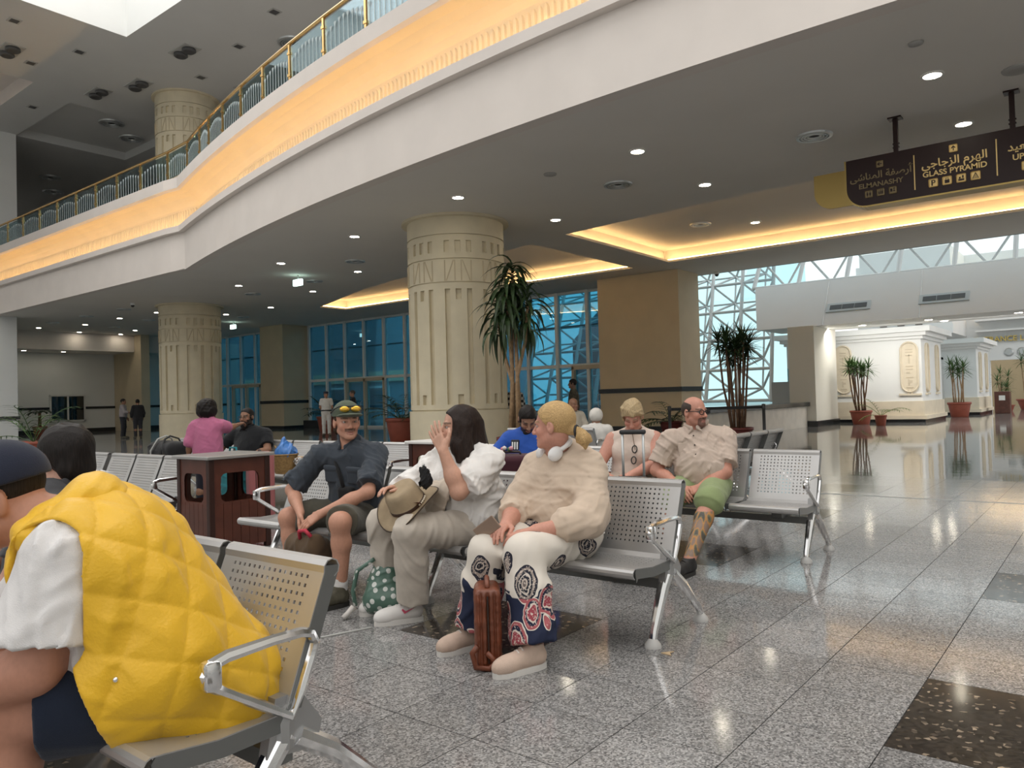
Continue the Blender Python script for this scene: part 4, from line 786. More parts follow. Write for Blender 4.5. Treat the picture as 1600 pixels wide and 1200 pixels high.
# ------------------------------------------------------------------ smooth solid modelling (signed distance fields meshed with surface nets)
def V3(*a): return np.array(a, np.float32)
def nrm(v): v = np.asarray(v, np.float32); return v/max(1e-9, float(np.linalg.norm(v)))
class Solid:
    def __init__(s, h): s.h = h; s.ops = []
    def _add(s, fn, lo, hi, k, op): s.ops.append((fn, np.asarray(lo, float), np.asarray(hi, float), k, op)); return s
    def cap(s, a, b, ra, rb=None, k=.02, op='u', flat=None, cut=None, ox=None):
        a, b = V3(*a), V3(*b); rb = ra if rb is None else rb; ba = b-a; L2 = max(1e-9, float(ba@ba)); R = max(ra, rb)
        def fn(X, Y, Z):
            x, y, z = X-a[0], Y-a[1], Z-a[2]; t = np.clip((x*ba[0]+y*ba[1]+z*ba[2])/L2, 0, 1); x = x-t*ba[0]; y = y-t*ba[1]; z = z-t*ba[2]; m = 1.
            if flat is not None:
                w_, sc = flat; q = (x*w_[0]+y*w_[1]+z*w_[2])*(1/sc-1); x = x+q*w_[0]; y = y+q*w_[1]; z = z+q*w_[2]; m = min(1., sc)
            d = (np.sqrt(x*x+y*y+z*z)-(ra+(rb-ra)*t))*m
            if cut is not None: p, n = cut; d = np.maximum(d, (X-p[0])*n[0]+(Y-p[1])*n[1]+(Z-p[2])*n[2])
            return d
        mg = R*(max(1., flat[1]) if flat is not None else 1.); return s._add(fn, np.minimum(a, b)-mg, np.maximum(a, b)+mg, k, op)
    def ell(s, c, r, ax=None, k=.02, op='u', cut=None, extra=None):
        c, r = V3(*c), V3(*r); A = np.eye(3, dtype=np.float32) if ax is None else np.asarray(ax, np.float32)
        def fn(X, Y, Z):
            x, y, z = X-c[0], Y-c[1], Z-c[2]; u = [(x*A[i][0]+y*A[i][1]+z*A[i][2]) for i in range(3)]
            k0 = np.sqrt(sum((u[i]/r[i])**2 for i in range(3))); k1 = np.sqrt(sum((u[i]/r[i]**2)**2 for i in range(3)))+1e-6; d = k0*(k0-1)/k1
            if cut is not None:
                for p, n in (cut if isinstance(cut, list) else [cut]): d = np.maximum(d, (X-p[0])*n[0]+(Y-p[1])*n[1]+(Z-p[2])*n[2])
            if extra is not None: d = extra(d, u)
            return d
        e = np.sqrt(sum((A[i]*r[i])**2 for i in range(3))); return s._add(fn, c-e, c+e, k, op)
    def rbox(s, c, hs, ax=None, rr=.01, k=.01, op='u'):
        c, hs = V3(*c), V3(*hs); A = np.eye(3, dtype=np.float32) if ax is None else np.asarray(ax, np.float32)
        def fn(X, Y, Z):
            x, y, z = X-c[0], Y-c[1], Z-c[2]; q = [np.abs(x*A[i][0]+y*A[i][1]+z*A[i][2])-(hs[i]-rr) for i in range(3)]
            return np.sqrt(sum(np.maximum(t, 0)**2 for t in q))+np.minimum(np.maximum(np.maximum(q[0], q[1]), q[2]), 0)-rr
        e = sum(np.abs(A[i])*hs[i] for i in range(3)); return s._add(fn, c-e, c+e, k, op)
    def plane(s, p, n, rad=None):   # keep the side against n (within rad of p)
        p, n = V3(*p), nrm(n); fn = lambda X, Y, Z: (X-p[0])*n[0]+(Y-p[1])*n[1]+(Z-p[2])*n[2]
        R = 9. if rad is None else rad; return s._add(fn, p-R, p+R, 0, 'i')
    def disp(s, fn): s.ops.append((fn, None, None, 0, 'd')); return s
    def build(s):
        U = [o for o in s.ops if o[4] == 'u']; h = s.h; lo = np.min([o[1] for o in U], 0)-.03-3*h; hi = np.max([o[2] for o in U], 0)+.03+3*h
        n = np.ceil((hi-lo)/h).astype(int)+1; ax = [(lo[i]+h*np.arange(n[i])).astype(np.float32) for i in range(3)]; D = np.full(n, .5, np.float32)
        for fn, l, g_, k, op in s.ops:
            if op == 'd':
                I = np.nonzero(np.abs(D) < .05); D[I] += fn(ax[0][I[0]], ax[1][I[1]], ax[2][I[2]]).astype(np.float32); continue
            m = k+2.5*h; i0 = np.clip(np.floor((l-m-lo)/h).astype(int), 0, n-1); i1 = np.clip(np.ceil((g_+m-lo)/h).astype(int)+1, 1, n)
            if (i1 <= i0).any(): continue
            sl = tuple(slice(a, b) for a, b in zip(i0, i1)); d = fn(ax[0][sl[0]][:, None, None], ax[1][sl[1]][None, :, None], ax[2][sl[2]][None, None, :]).astype(np.float32); a = D[sl]
            if op == 'u':
                if k > 0: t = np.clip(.5+.5*(a-d)/k, 0, 1); D[sl] = a+(d-a)*t-k*t*(1-t)
                else: D[sl] = np.minimum(a, d)
            elif op == 's':
                d = -d
                if k > 0: t = np.clip(.5-.5*(a-d)/k, 0, 1); D[sl] = a+(d-a)*t+k*t*(1-t)
                else: D[sl] = np.maximum(a, d)
            else: D[sl] = np.maximum(a, d)
        S = D < 0; c = np.zeros(tuple(n-1), np.uint8)
        for i in (0, 1):
            for j in (0, 1):
                for k in (0, 1): c += S[i:n[0]-1+i, j:n[1]-1+j, k:n[2]-1+k]
        act = (c > 0) & (c < 8); idx = np.stack(np.nonzero(act), 1); N = len(idx); vid = np.full(act.shape, -1, np.int32); vid[act] = np.arange(N)
        P = np.zeros((N, 3), np.float32); cnt = np.zeros(N, np.float32); off = np.array([(i, j, k) for i in (0, 1) for j in (0, 1) for k in (0, 1)])
        dv = [D[idx[:, 0]+o[0], idx[:, 1]+o[1], idx[:, 2]+o[2]] for o in off]
        for a in range(8):
            for b in range(a+1, 8):
                if np.abs(off[a]-off[b]).sum() != 1: continue
                m = (dv[a] < 0) != (dv[b] < 0); t = dv[a]/np.where(m, dv[a]-dv[b], 1); P += np.where(m[:, None], off[a]+t[:, None]*(off[b]-off[a]), 0); cnt += m
        P = (idx+P/np.maximum(cnt, 1)[:, None])*h+lo; F = []
        for axn in range(3):
            o = [0, 0, 0]; o[axn] = 1; A = S[tuple(slice(0, n[i]-o[i]) for i in range(3))]; B = S[tuple(slice(o[i], n[i]) for i in range(3))]
            E = np.stack(np.nonzero(A != B), 1); u, v = [(1, 2), (2, 0), (0, 1)][axn]; ok = (E[:, u] > 0) & (E[:, v] > 0) & (E[:, u] < n[u]-1) & (E[:, v] < n[v]-1); E = E[ok]; sgn = A[E[:, 0], E[:, 1], E[:, 2]]
            def cell(du, dv_): q = E.copy(); q[:, u] -= du; q[:, v] -= dv_; return vid[q[:, 0], q[:, 1], q[:, 2]]
            Q = np.stack([cell(1, 1), cell(0, 1), cell(0, 0), cell(1, 0)], 1); Q[~sgn] = Q[~sgn][:, ::-1]; F.append(Q)
        return P.astype(np.float32), np.concatenate(F)
    def mesh(s, name, m, tint=None, org=(0, 0, 0)):
        P, F = s.build(); org = np.asarray(org, np.float32); me = bpy.data.meshes.new(name); me.vertices.add(len(P)); me.vertices.foreach_set('co', (P-org).ravel()); me.loops.add(F.size); me.loops.foreach_set('vertex_index', F.ravel().astype(np.int32))
        me.polygons.add(len(F)); me.polygons.foreach_set('loop_start', np.arange(0, F.size, 4, dtype=np.int32)); me.polygons.foreach_set('use_smooth', np.ones(len(F), bool)); me.update(calc_edges=True); me.materials.append(m)
        if tint is not None:
            a = me.color_attributes.new('tint', 'FLOAT_COLOR', 'POINT'); c = np.ones((len(P), 4), np.float32); c[:, :3] = tint(P); a.data.foreach_set('color', c.ravel())
        return me
def folds(seed, amp, sc, dirs=None):
    """soft creases: warped ridges that come and go over the surface"""
    r = np.random.default_rng(seed); K = [(nrm(r.normal(size=3)) if dirs is None else nrm(np.asarray(dirs[i % len(dirs)])+r.normal(size=3)*.2))*sc*f for i, f in enumerate((1., 1.35, 1.9, 2.6))]; W = [nrm(r.normal(size=3))*sc*.33 for _ in range(4)]; ph = r.uniform(0, 6, 12)
    def fn(X, Y, Z):
        t = 0
        for i in range(4):
            w_ = np.sin(W[i][0]*X+W[i][1]*Y+W[i][2]*Z+ph[i]); m = np.clip(np.sin(W[(i+1) % 4][0]*X*1.3+W[(i+1) % 4][1]*Y*1.3+W[(i+1) % 4][2]*Z*1.3+ph[4+i])*.8+.35, 0, 1)
            q = np.sin(K[i][0]*X+K[i][1]*Y+K[i][2]*Z+ph[8+i]+2.2*w_); t = t-m*np.clip(q, 0, 1)**2.5/(1+.35*i)
        return amp*(t+.3)
    return fn
# ------------------------------------------------------------------ people
def skinmat(nm):
    m = mat(nm, (.6, .4, .3), .48, spec=.4); nt, N, L, b = nodes(m); a = N.new('ShaderNodeAttribute'); a.attribute_name = 'tint'
    n = N.new('ShaderNodeTexNoise'); n.inputs['Scale'].default_value = 60; n.inputs['Detail'].default_value = 3; mp = N.new('ShaderNodeMapRange'); mp.inputs['To Min'].default_value = .86; mp.inputs['To Max'].default_value = 1.12; L.new(n.outputs['Fac'], mp.inputs['Value'])
    x = N.new('ShaderNodeMix'); x.data_type = 'RGBA'; x.blend_type = 'MULTIPLY'; x.inputs[0].default_value = 1; L.new(a.outputs['Color'], x.inputs[6]); L.new(mp.outputs[0], x.inputs[7]); L.new(x.outputs[2], b.inputs['Base Color'])
    b.inputs['Subsurface Weight'].default_value = .0; return m
M_skin = skinmat('skin')
def hairmat(nm, c, rough=.42, var=.5, rz=None):
    m = mat(nm, c, rough+.08, spec=.2); nt, N, L, b = nodes(m); tc = N.new('ShaderNodeTexCoord'); mp = N.new('ShaderNodeMapping'); mp.inputs['Scale'].default_value = (330, 330, 14) if rz is None else (9, 420, 300); mp.vector_type = 'TEXTURE' if False else 'POINT'; mp.inputs['Rotation'].default_value = (0, 0, rz or 0); L.new(tc.outputs['Object'], mp.inputs['Vector'])
    n = N.new('ShaderNodeTexNoise'); n.inputs['Scale'].default_value = 1; n.inputs['Detail'].default_value = 3; L.new(mp.outputs[0], n.inputs['Vector']); r = N.new('ShaderNodeValToRGB'); r.color_ramp.elements[0].position = .3; r.color_ramp.elements[1].position = .7
    r.color_ramp.elements[0].color = (*[x*(1-var) for x in c], 1); r.color_ramp.elements[1].color = (*[min(1, x*(1+var)) for x in c], 1); L.new(n.outputs['Fac'], r.inputs[0]); L.new(r.outputs[0], b.inputs['Base Color'])
    bp = N.new('ShaderNodeBump'); bp.inputs['Strength'].default_value = .3; bp.inputs['Distance'].default_value = .004; L.new(n.outputs['Fac'], bp.inputs['Height']); L.new(bp.outputs[0], b.inputs['Normal']); return m
def cloth(nm, c, rough=.85, var=.06, bump=.25, bs=420, sheen=.15): return mat(nm, c, rough, var=var, scale=14, bump=bump, bscale=bs, spec=.2, sheen=sheen)
class Person:
    def __init__(s, label, base, group=None, h=.006):
        s.root = tag(empty('person', base), label, 'person', group); s.org = np.array(base, np.float32); s.h = h; s.skin = (.55, .33, .23); s.g = 1.; s.ga = 1.; s.hs = 1.; s.bw, s.bd, s.cw, s.cd, s.hw = .16, .13, .165, .115, .17; s.belly = 0.; s.beard = None; s.brow = (.12, .07, .04); s.lip = (.42, .17, .14); s.bust = 0.; s.legs = True; s.ears = True; s.neckr = .052
    def frame(s, hf, up=(0, 0, 1), tilt=0.):
        f = nrm(hf); r = nrm(np.cross(f, up)); u = np.cross(r, f)
        if tilt: c, q = math.cos(tilt), math.sin(tilt); r, u = r*c+u*q, u*c-r*q
        s.ax = np.stack([r, f, u])
    def H(s, x, y, z): return s.head+(s.ax[0]*x+s.ax[1]*y+s.ax[2]*z)*s.hs
    def torso_ax(s):
        up = nrm(s.che-s.pel); f = nrm(s.tf-up*float(np.dot(s.tf, up))); return np.stack([np.cross(f, up), f, up])
    def torso(s, S, inf=0., k=.07, cut=None):
        A = s.torso_ax(); up, f, r = A[2], A[1], A[0]
        S.ell(s.pel+up*.02, (s.hw+inf, .13*s.g+inf, .14+inf), A, k); S.ell(s.pel*.55+s.che*.45+f*s.belly, (s.bw+inf, s.bd+inf, .19+inf), A, k); S.ell(s.che, (s.cw+inf, s.cd+inf, .19+inf), A, k)
        m = (s.shL+s.shR)/2; S.cap(m+(s.shL-m)*.86, m+(s.shR-m)*.86, .055*s.g+inf, k=k); S.cap(m, s.neck, .07*s.g+inf, .048+inf*.6, k=.05)
        if s.bust:
            for q in (-1, 1): S.ell(s.che+f*(s.cd*.72)+r*q*.085-up*.03, (.075+inf, .07*s.bust+inf, .075+inf), A, .05)
    def headsolid(s, S):
        H, a, c = s.H, s.ax, s.hs
        S.ell(H(0, -.012, .032), (.076*c, .098*c, .088*c), a, .02); S.ell(H(0, .03, -.045), (.059*c, .062*c, .074*c), a, .03)
        for q in (-1, 1): S.cap(H(q*.05, .0, -.06), H(q*.018, .07, -.098), .017*c, .016*c, .02); S.ell(H(q*.04, .062, -.03), (.022*c, .02*c, .02*c), a, .02)
        S.ell(H(0, .078, -.1), (.02*c, .017*c, .016*c), a, .018); S.cap(H(-.034, .079, .019), H(.034, .079, .019), .011*c, k=.014)
        for q in (-1, 1): S.ell(H(q*.032, .1, -.003), (.017*c, .016*c, .011*c), a, .008, 's')
        S.cap(H(0, .09, .008), H(0, .112, -.034), .0075*c, .0125*c, .010)
        for q in (-1, 1): S.ell(H(q*.012, .1, -.038), (.009*c, .011*c, .008*c), a, .006)
        S.ell(H(0, .089, -.0655), (.023*c, .011*c, .0065*c), a, .006); S.ell(H(0, .087, -.0775), (.02*c, .011*c, .0075*c), a, .006); S.cap(H(-.024, .094, -.0715), H(.024, .094, -.0715), .0035*c, k=.003, op='s')
        if s.ears:
            for q in (-1, 1):
                S.ell(H(q*.079, -.014, -.008), (.011*c, .021*c, .033*c), a, .008); S.ell(H(q*.09, -.008, -.002), (.007*c, .011*c, .017*c), a, .004, 's')
        S.cap(H(0, -.022, -.055), s.neck, s.neckr*.95, s.neckr, .03)
    def arm(s, S, side):
        sh, el, wr = (s.shL, s.elL, s.wrL) if side == 'L' else (s.shR, s.elR, s.wrR); g = s.ga
        S.cap(sh, el, .050*g, .040*g, .04); S.cap(el, el*.6+wr*.4, .040*g, .039*g, .03); S.cap(el*.65+wr*.35, wr, .039*g, .0265*g, .03, flat=None)
    def hand(s, S, wr, f, n, th, curl=.35, spread=.0, sc=1., thumb=.5, curls=None):
        f, n = nrm(f), np.asarray(n, np.float32); n = nrm(n-f*float(np.dot(n, f))); th = np.asarray(th, np.float32); sd = nrm(th-f*float(np.dot(th, f))-n*float(np.dot(th, n)))
        for i in range(4):
            kn = wr+f*(.088-.004*abs(i-1))*sc+sd*(.030-.0205*i)*sc; S.cap(wr+sd*(.014-.0095*i)*sc+f*.012*sc, kn, .0155*sc, .0125*sc, .014); d = nrm(f+sd*spread*(1.5-i)); p = kn; cu = curl if curls is None else curls[i]
            for j, L in enumerate((.043, .027, .022)):
                a = cu*(.55 if j == 0 else 1.); d = nrm(d*math.cos(a)+n*math.sin(a)); q = p+d*L*(.94, 1.05, 1., .8)[i]*sc; S.cap(p, q, (.0098, .0088, .0082)[j]*sc, (.0092, .0082, .0068)[j]*sc, .0035); p = q
        p0 = wr+sd*.018*sc+f*.018*sc; p1 = wr+sd*(.05)*sc+f*.05*sc+n*.012*sc; p2 = p1+nrm(f*.9+sd*(.55-thumb)+n*.35)*.036*sc; p3 = p2+nrm(f*.9-sd*thumb*.6+n*.35)*.028*sc
        S.cap(p0, p1, .017*sc, .0125*sc, .012); S.cap(p1, p2, .0112*sc, .0102*sc, .005); S.cap(p2, p3, .0102*sc, .0078*sc, .004)
    def leg(s, S, side):
        hp, kn, an = (s.hipL, s.knL, s.anL) if side == 'L' else (s.hipR, s.knR, s.anR); g = s.g; bk = nrm(np.cross(np.cross(an-kn, s.tf), an-kn)); c = kn*.68+an*.32+(0 if np.isnan(bk).any() else -s.tf*.014)
        S.cap(hp, kn, .085*g, .060*g, .05); S.cap(kn, c, .056*g, .056*g, .03); S.cap(c, an, .056*g, .036*g, .03)
    def foot(s, S, side):
        an, toe = (s.anL, s.toeL) if side == 'L' else (s.anR, s.toeR); S.cap(an, an-np.array([0, 0, .04]), .034, .034, .02); S.cap(an-np.array([0, 0, .045]), toe, .032, .026, .02)
    def skin_tint(s, P):
        q = (P-s.head)@s.ax.T/s.hs; x, y, z = q[:, 0], q[:, 1], q[:, 2]; C = np.tile(np.array(s.skin, np.float32), (len(P), 1))
        def blend(m, c, a=1.): nonlocal C; m = np.clip(m, 0, 1)[:, None]*a; C = C*(1-m)+np.array(c, np.float32)*m
        near = np.exp(-((np.abs(x)-.042)**2/.0005+(y-.07)**2/.002+(z+.035)**2/.0006)); blend(near, (s.skin[0]*1.05, s.skin[1]*.78, s.skin[2]*.75), .6)
        blend(((x/.010)**2+((z+.036)/.014)**2 < 1)*(y > .085), (s.skin[0]*1.02, s.skin[1]*.8, s.skin[2]*.78), .5)
        blend(((x/.025)**2+((z+.0715)/.0125)**2 < 1)*(y > .05)*1., s.lip, .8)
        blend((np.abs(np.abs(x)-.034) < .02)*(np.abs(z-.0235+.08*(np.abs(x)-.034)**2/.02) < .0055)*(y > .04)*1., s.brow, .85)
        blend((np.abs(np.abs(x)-.032) < .019)*(np.abs(z+.001) < .0075)*(y > .04)*1., (s.skin[0]*.45, s.skin[1]*.38, s.skin[2]*.36), .7)  # eyelid shade blended into the skin colour
        if s.beard:
            col, kind, a = s.beard; near = (np.linalg.norm(q, axis=1) < .17)
            if kind == 'full': m = (z < -.035-.02*np.clip(y/.06, 0, 1)+.02*(np.abs(x) > .05))*(y > -.02)*(z > -.125)*near*1. + ((np.abs(x) < .032)*(np.abs(z+.055) < .006)*(y > .06))
            elif kind == 'goatee': m = ((np.abs(x) < .036)*(np.abs(z+.055) < .0105)*(y > .05)+(np.abs(np.abs(x)-.032) < .011)*(z < -.05)*(z > -.1)*(y > .04)+(np.abs(x) < .038)*(z < -.083)*(z > -.128)*(y > .03))*1.
            else: m = ((np.abs(x) < .034)*(np.abs(z+.0545) < .0095)*(y > .05))*1.
            lipm = ((x/.024)**2+((z+.0715)/.009)**2 < 1)*(y > .05); blend(np.clip(m, 0, 1)*~lipm, col, a)
            if kind != 'full': blend(((z < -.05)*(y > .0)*(z > -.125)*near)*1., (s.skin[0]*.62, s.skin[1]*.6, s.skin[2]*.62), .35)
        r = np.linalg.norm(P-s.head, axis=1); blend((r > .3)*1., (s.skin[0]*.98, s.skin[1]*.93, s.skin[2]*.9), .6)
        return C
    def part(s, name, S, m, tint=None, parent=None):
        return obj(name, S.mesh(name, m, tint, s.org), None, parent or s.root)
    def body(s, hands=(), arms='LR', legs=True, feet=False, tint=None):
        S = Solid(s.h); s.torso(S, 0.); s.headsolid(S)
        for a in arms: s.arm(S, a)
        if legs:
            for a in 'LR': s.leg(S, a)
            if feet:
                for a in 'LR': s.foot(S, a)
        for hd in hands: s.hand(S, **hd)
        s.bodyo = s.part('body', S, M_skin, tint or s.skin_tint); return s.bodyo
    def eyes(s, iris=(.10, .06, .03)):
        for q in (-1, 1):
            b = bmesh.new(); bmesh.ops.create_uvsphere(b, u_segments=12, v_segments=8, radius=.0118*s.hs); c = Vector(s.H(q*.032, .0715, -.001)-s.org); o = obj('eye', b, mat('eye_white', (.36, .32, .30), .5), s.root, True); o.location = c  # eye white greyed to hold the shade of the lids
            b = bmesh.new(); bmesh.ops.create_uvsphere(b, u_segments=10, v_segments=6, radius=.0075*s.hs); p = obj('iris', b, mat('iris_%02d' % int(iris[0]*100), iris, .15), o, True); p.location = Vector(s.ax[1])*.0056*s.hs
    def shirt(s, m, inf=.014, sl=.55, slr=.018, hem=None, neck=.02, fold=(.006, 26), seed=1, name='shirt', h=.007, collar=True, hemn=None, vneck=0., slend=.0, extra=None):
        S = Solid(h); s.torso(S, inf, .06); A = s.torso_ax()
        hp = s.pel-A[2]*.10 if hem is None else hem; S.plane(hp, -A[2] if hemn is None else hemn)
        for sd in 'LR':
            sh, el, wr = (s.shL, s.elL, s.wrL) if sd == 'L' else (s.shR, s.elR, s.wrR); t = sl if not isinstance(sl, dict) else sl[sd]
            if t <= 0: continue
            g = s.ga
            if t <= 1: e = sh+(el-sh)*t; d = nrm(el-sh); S.cap(sh, e+d*.06, .052*g+inf, .046*g+slr+slend, .03, cut=(e, d))
            else: e = el+(wr-el)*(t-1); d = nrm(wr-el); S.cap(sh, el, .052*g+inf, .043*g+slr, .03); S.cap(el, e+d*.06, .043*g+slr, .034*g+slr+slend, .025, cut=(e, d))
        if extra: extra(S)
        nk = nrm(s.head-s.neck); S.cap(s.neck+nk*neck, s.neck+nk*.2, s.neckr+.014, s.neckr+.03, .006, 's')
        if vneck: S.cap(s.neck+A[1]*.03+nk*.04, s.neck+A[1]*(s.cd+.05)-A[2]*vneck, .05, .008, .006, 's')
        if fold: S.disp(folds(seed, fold[0], fold[1])); S.disp(folds(seed+50, fold[0]*.5, fold[1]*2.6))
        o = s.part(name, S, m)
        if collar:
            C = Solid(.005)
            for q in (-1, 1):
                a = s.neck+nk*.02-A[1]*.075; c = s.neck+A[1]*(s.neckr+.036)-A[2]*.02+A[0]*q*.02; mid = s.neck+A[0]*q*(s.neckr+.026)+nk*.028; C.cap(a+nk*.02, mid, .011, .011, .008, flat=(nk, 1.9)); C.cap(mid, c, .011, .009, .008, flat=(nk, 1.9)); C.cap(c, c+A[0]*q*.03-A[2]*.03, .009, .006, .006, flat=(A[2], 2.))
            obj('collar', C.mesh('collar', m, None, s.org), None, o)
        return o
    def pants(s, m, inf=.018, t=2., kr=.075, ar=.07, name='trousers', waist=.06, fold=(.006, 20), seed=3, h=.008, crot=True):
        S = Solid(h); A = s.torso_ax(); g = s.g; S.ell(s.pel+A[2]*.0, (s.hw+inf, .135*g+inf, .13+inf), A, .05); S.plane(s.pel+A[2]*waist, A[2])
        for sd in 'LR':
            hp, kn, an = (s.hipL, s.knL, s.anL) if sd == 'L' else (s.hipR, s.knR, s.anR)
            if t <= 1: e = hp+(kn-hp)*t; d = nrm(kn-hp); S.cap(hp, e+d*.1, .09*g+inf, kr, .05, cut=(e, d))
            else:
                S.cap(hp, kn, .09*g+inf, kr, .05); e = kn+(an-kn)*(t-1); d = nrm(an-kn); c = kn*.55+e*.45; S.cap(kn, c, kr, (kr+ar)/2*.96, .03); S.cap(c, e+d*.1, (kr+ar)/2*.96, ar*1.03, .03, cut=(e, d))
        if fold: S.disp(folds(seed, fold[0], fold[1]))
        return s.part(name, S, m)
    def shoe(s, side, m, msole, h=.005, hi=.0, wid=.043, name='shoe', upl=.0):
        an, toe = (s.anL, s.toeL) if side == 'L' else (s.anR, s.toeR); zf = min(an[2], toe[2]); up = np.array([0, 0, 1.]); d = nrm((toe-an)*np.array([1, 1, 0])); r = np.cross(d, up); pit = upl; f = nrm(d*math.cos(pit)+up*math.sin(pit)); u = np.cross(r, f); A = np.stack([r, f, u])
        heel = an*np.array([1, 1, 0])-d*.055; c0 = heel+up*.0; L = .285
        S = Solid(h); S.cap(c0+f*.045+u*.055, c0+f*.2+u*.045, wid-.002, wid-.004, .02, flat=(u, .9)); S.cap(c0+f*.05+u*.07, c0+f*.06+u*(.1+hi), .042, .045, .025); S.cap(c0+f*.12+u*.075, c0+f*.22+u*.05, .03, .03, .03); S.cap(c0+f*.2+u*.04, c0+f*.245+u*.04, .037, .034, .03); S.plane(c0+u*.022, -u)
        S.cap(c0+f*.06+u*(.12+hi), c0+f*.06+u*.3, .036, .036, .006, 's')
        o = s.part(name, S, m)
        b = bmesh.new(); n = 20; pts = []
        for i in range(n):
            a = 2*PI*i/n; y = .137+.140*math.cos(a); x = (wid+.004)*math.sin(a)*(1.0 if math.cos(a) > 0 else .86)*(abs(math.sin(a))**-.25 if abs(math.sin(a)) > .1 else 1.); pts.append(Vector(c0+r*x+f*y-s.org))
        poly_extrude(b, pts, Vector(u*.027)); obj('sole', fix(b), msole, o)
        lb = bmesh.new()
        for i in range(4):
            q = c0+f*(.13+.022*i)+u*(.108-.009*i); tube(lb, [Vector(q-r*.02-u*.006-s.org), Vector(q+u*.003-s.org), Vector(q+r*.02-u*.006-s.org)], .0035, 5)
        obj('laces', lb, msole, o); return o
    def hair_cut(s, y1=.09, z1=.062, y2=-.095, z2=-.07):
        a = np.array([y1-y2, z1-z2]); a = a/np.linalg.norm(a); n = s.ax[1]*a[1]-s.ax[2]*a[0]; return (s.H(0, y1, z1), n)
    def hair_short(s, m, th=.010, y1=.088, z1=.065, y2=-.09, z2=-.065, side=True, fold=(.003, 90), seed=5, h=.005):
        S = Solid(h); c = s.hs; S.ell(s.H(0, -.014, .034), ((.077+th*.7)*c, (.099+th)*c, (.088+th)*c), s.ax, .01, cut=s.hair_cut(y1, z1, y2, z2))
        if side:
            for q in (-1, 1): S.ell(s.H(q*.070, .02, .01), (.011*c, .022*c, .03*c), s.ax, .01)
        for q in (-1, 1): S.ell(s.H(q*.083, -.012, -.008), (.016*c, .024*c, .034*c), s.ax, .005, 's')
        if fold: S.disp(folds(seed, fold[0], fold[1]))
        return s.part('hair', S, m)
def J(o, **k):
    for a, v in k.items(): setattr(o, a, np.array(v, np.float32))
cR = np.array([math.cos(th), math.sin(th), 0]); cF = np.array([-math.sin(th), math.cos(th), 0])
def vdir(right, fwd, up=0.): return nrm(cR*right+cF*fwd+np.array([0, 0, up]))   # directions as seen: right / away / up
M_shoeb = mat('beige_knit_shoe', (.60, .45, .36), .8, var=.06, scale=30, bump=.2, bscale=300); M_solew = mat('white_rubber_sole', (.75, .72, .68), .55); M_shoew = mat('white_leather_shoe', (.78, .75, .72), .45); M_shoeg = mat('olive_trail_shoe', (.085, .075, .05), .7, var=.3, scale=30); M_soleb = mat('black_rubber_sole', (.03, .028, .025), .7)
LIGHT = (.60, .345, .25); TAN = (.47, .255, .165); BROWN = (.27, .14, .085); PINKISH = (.58, .29, .215)
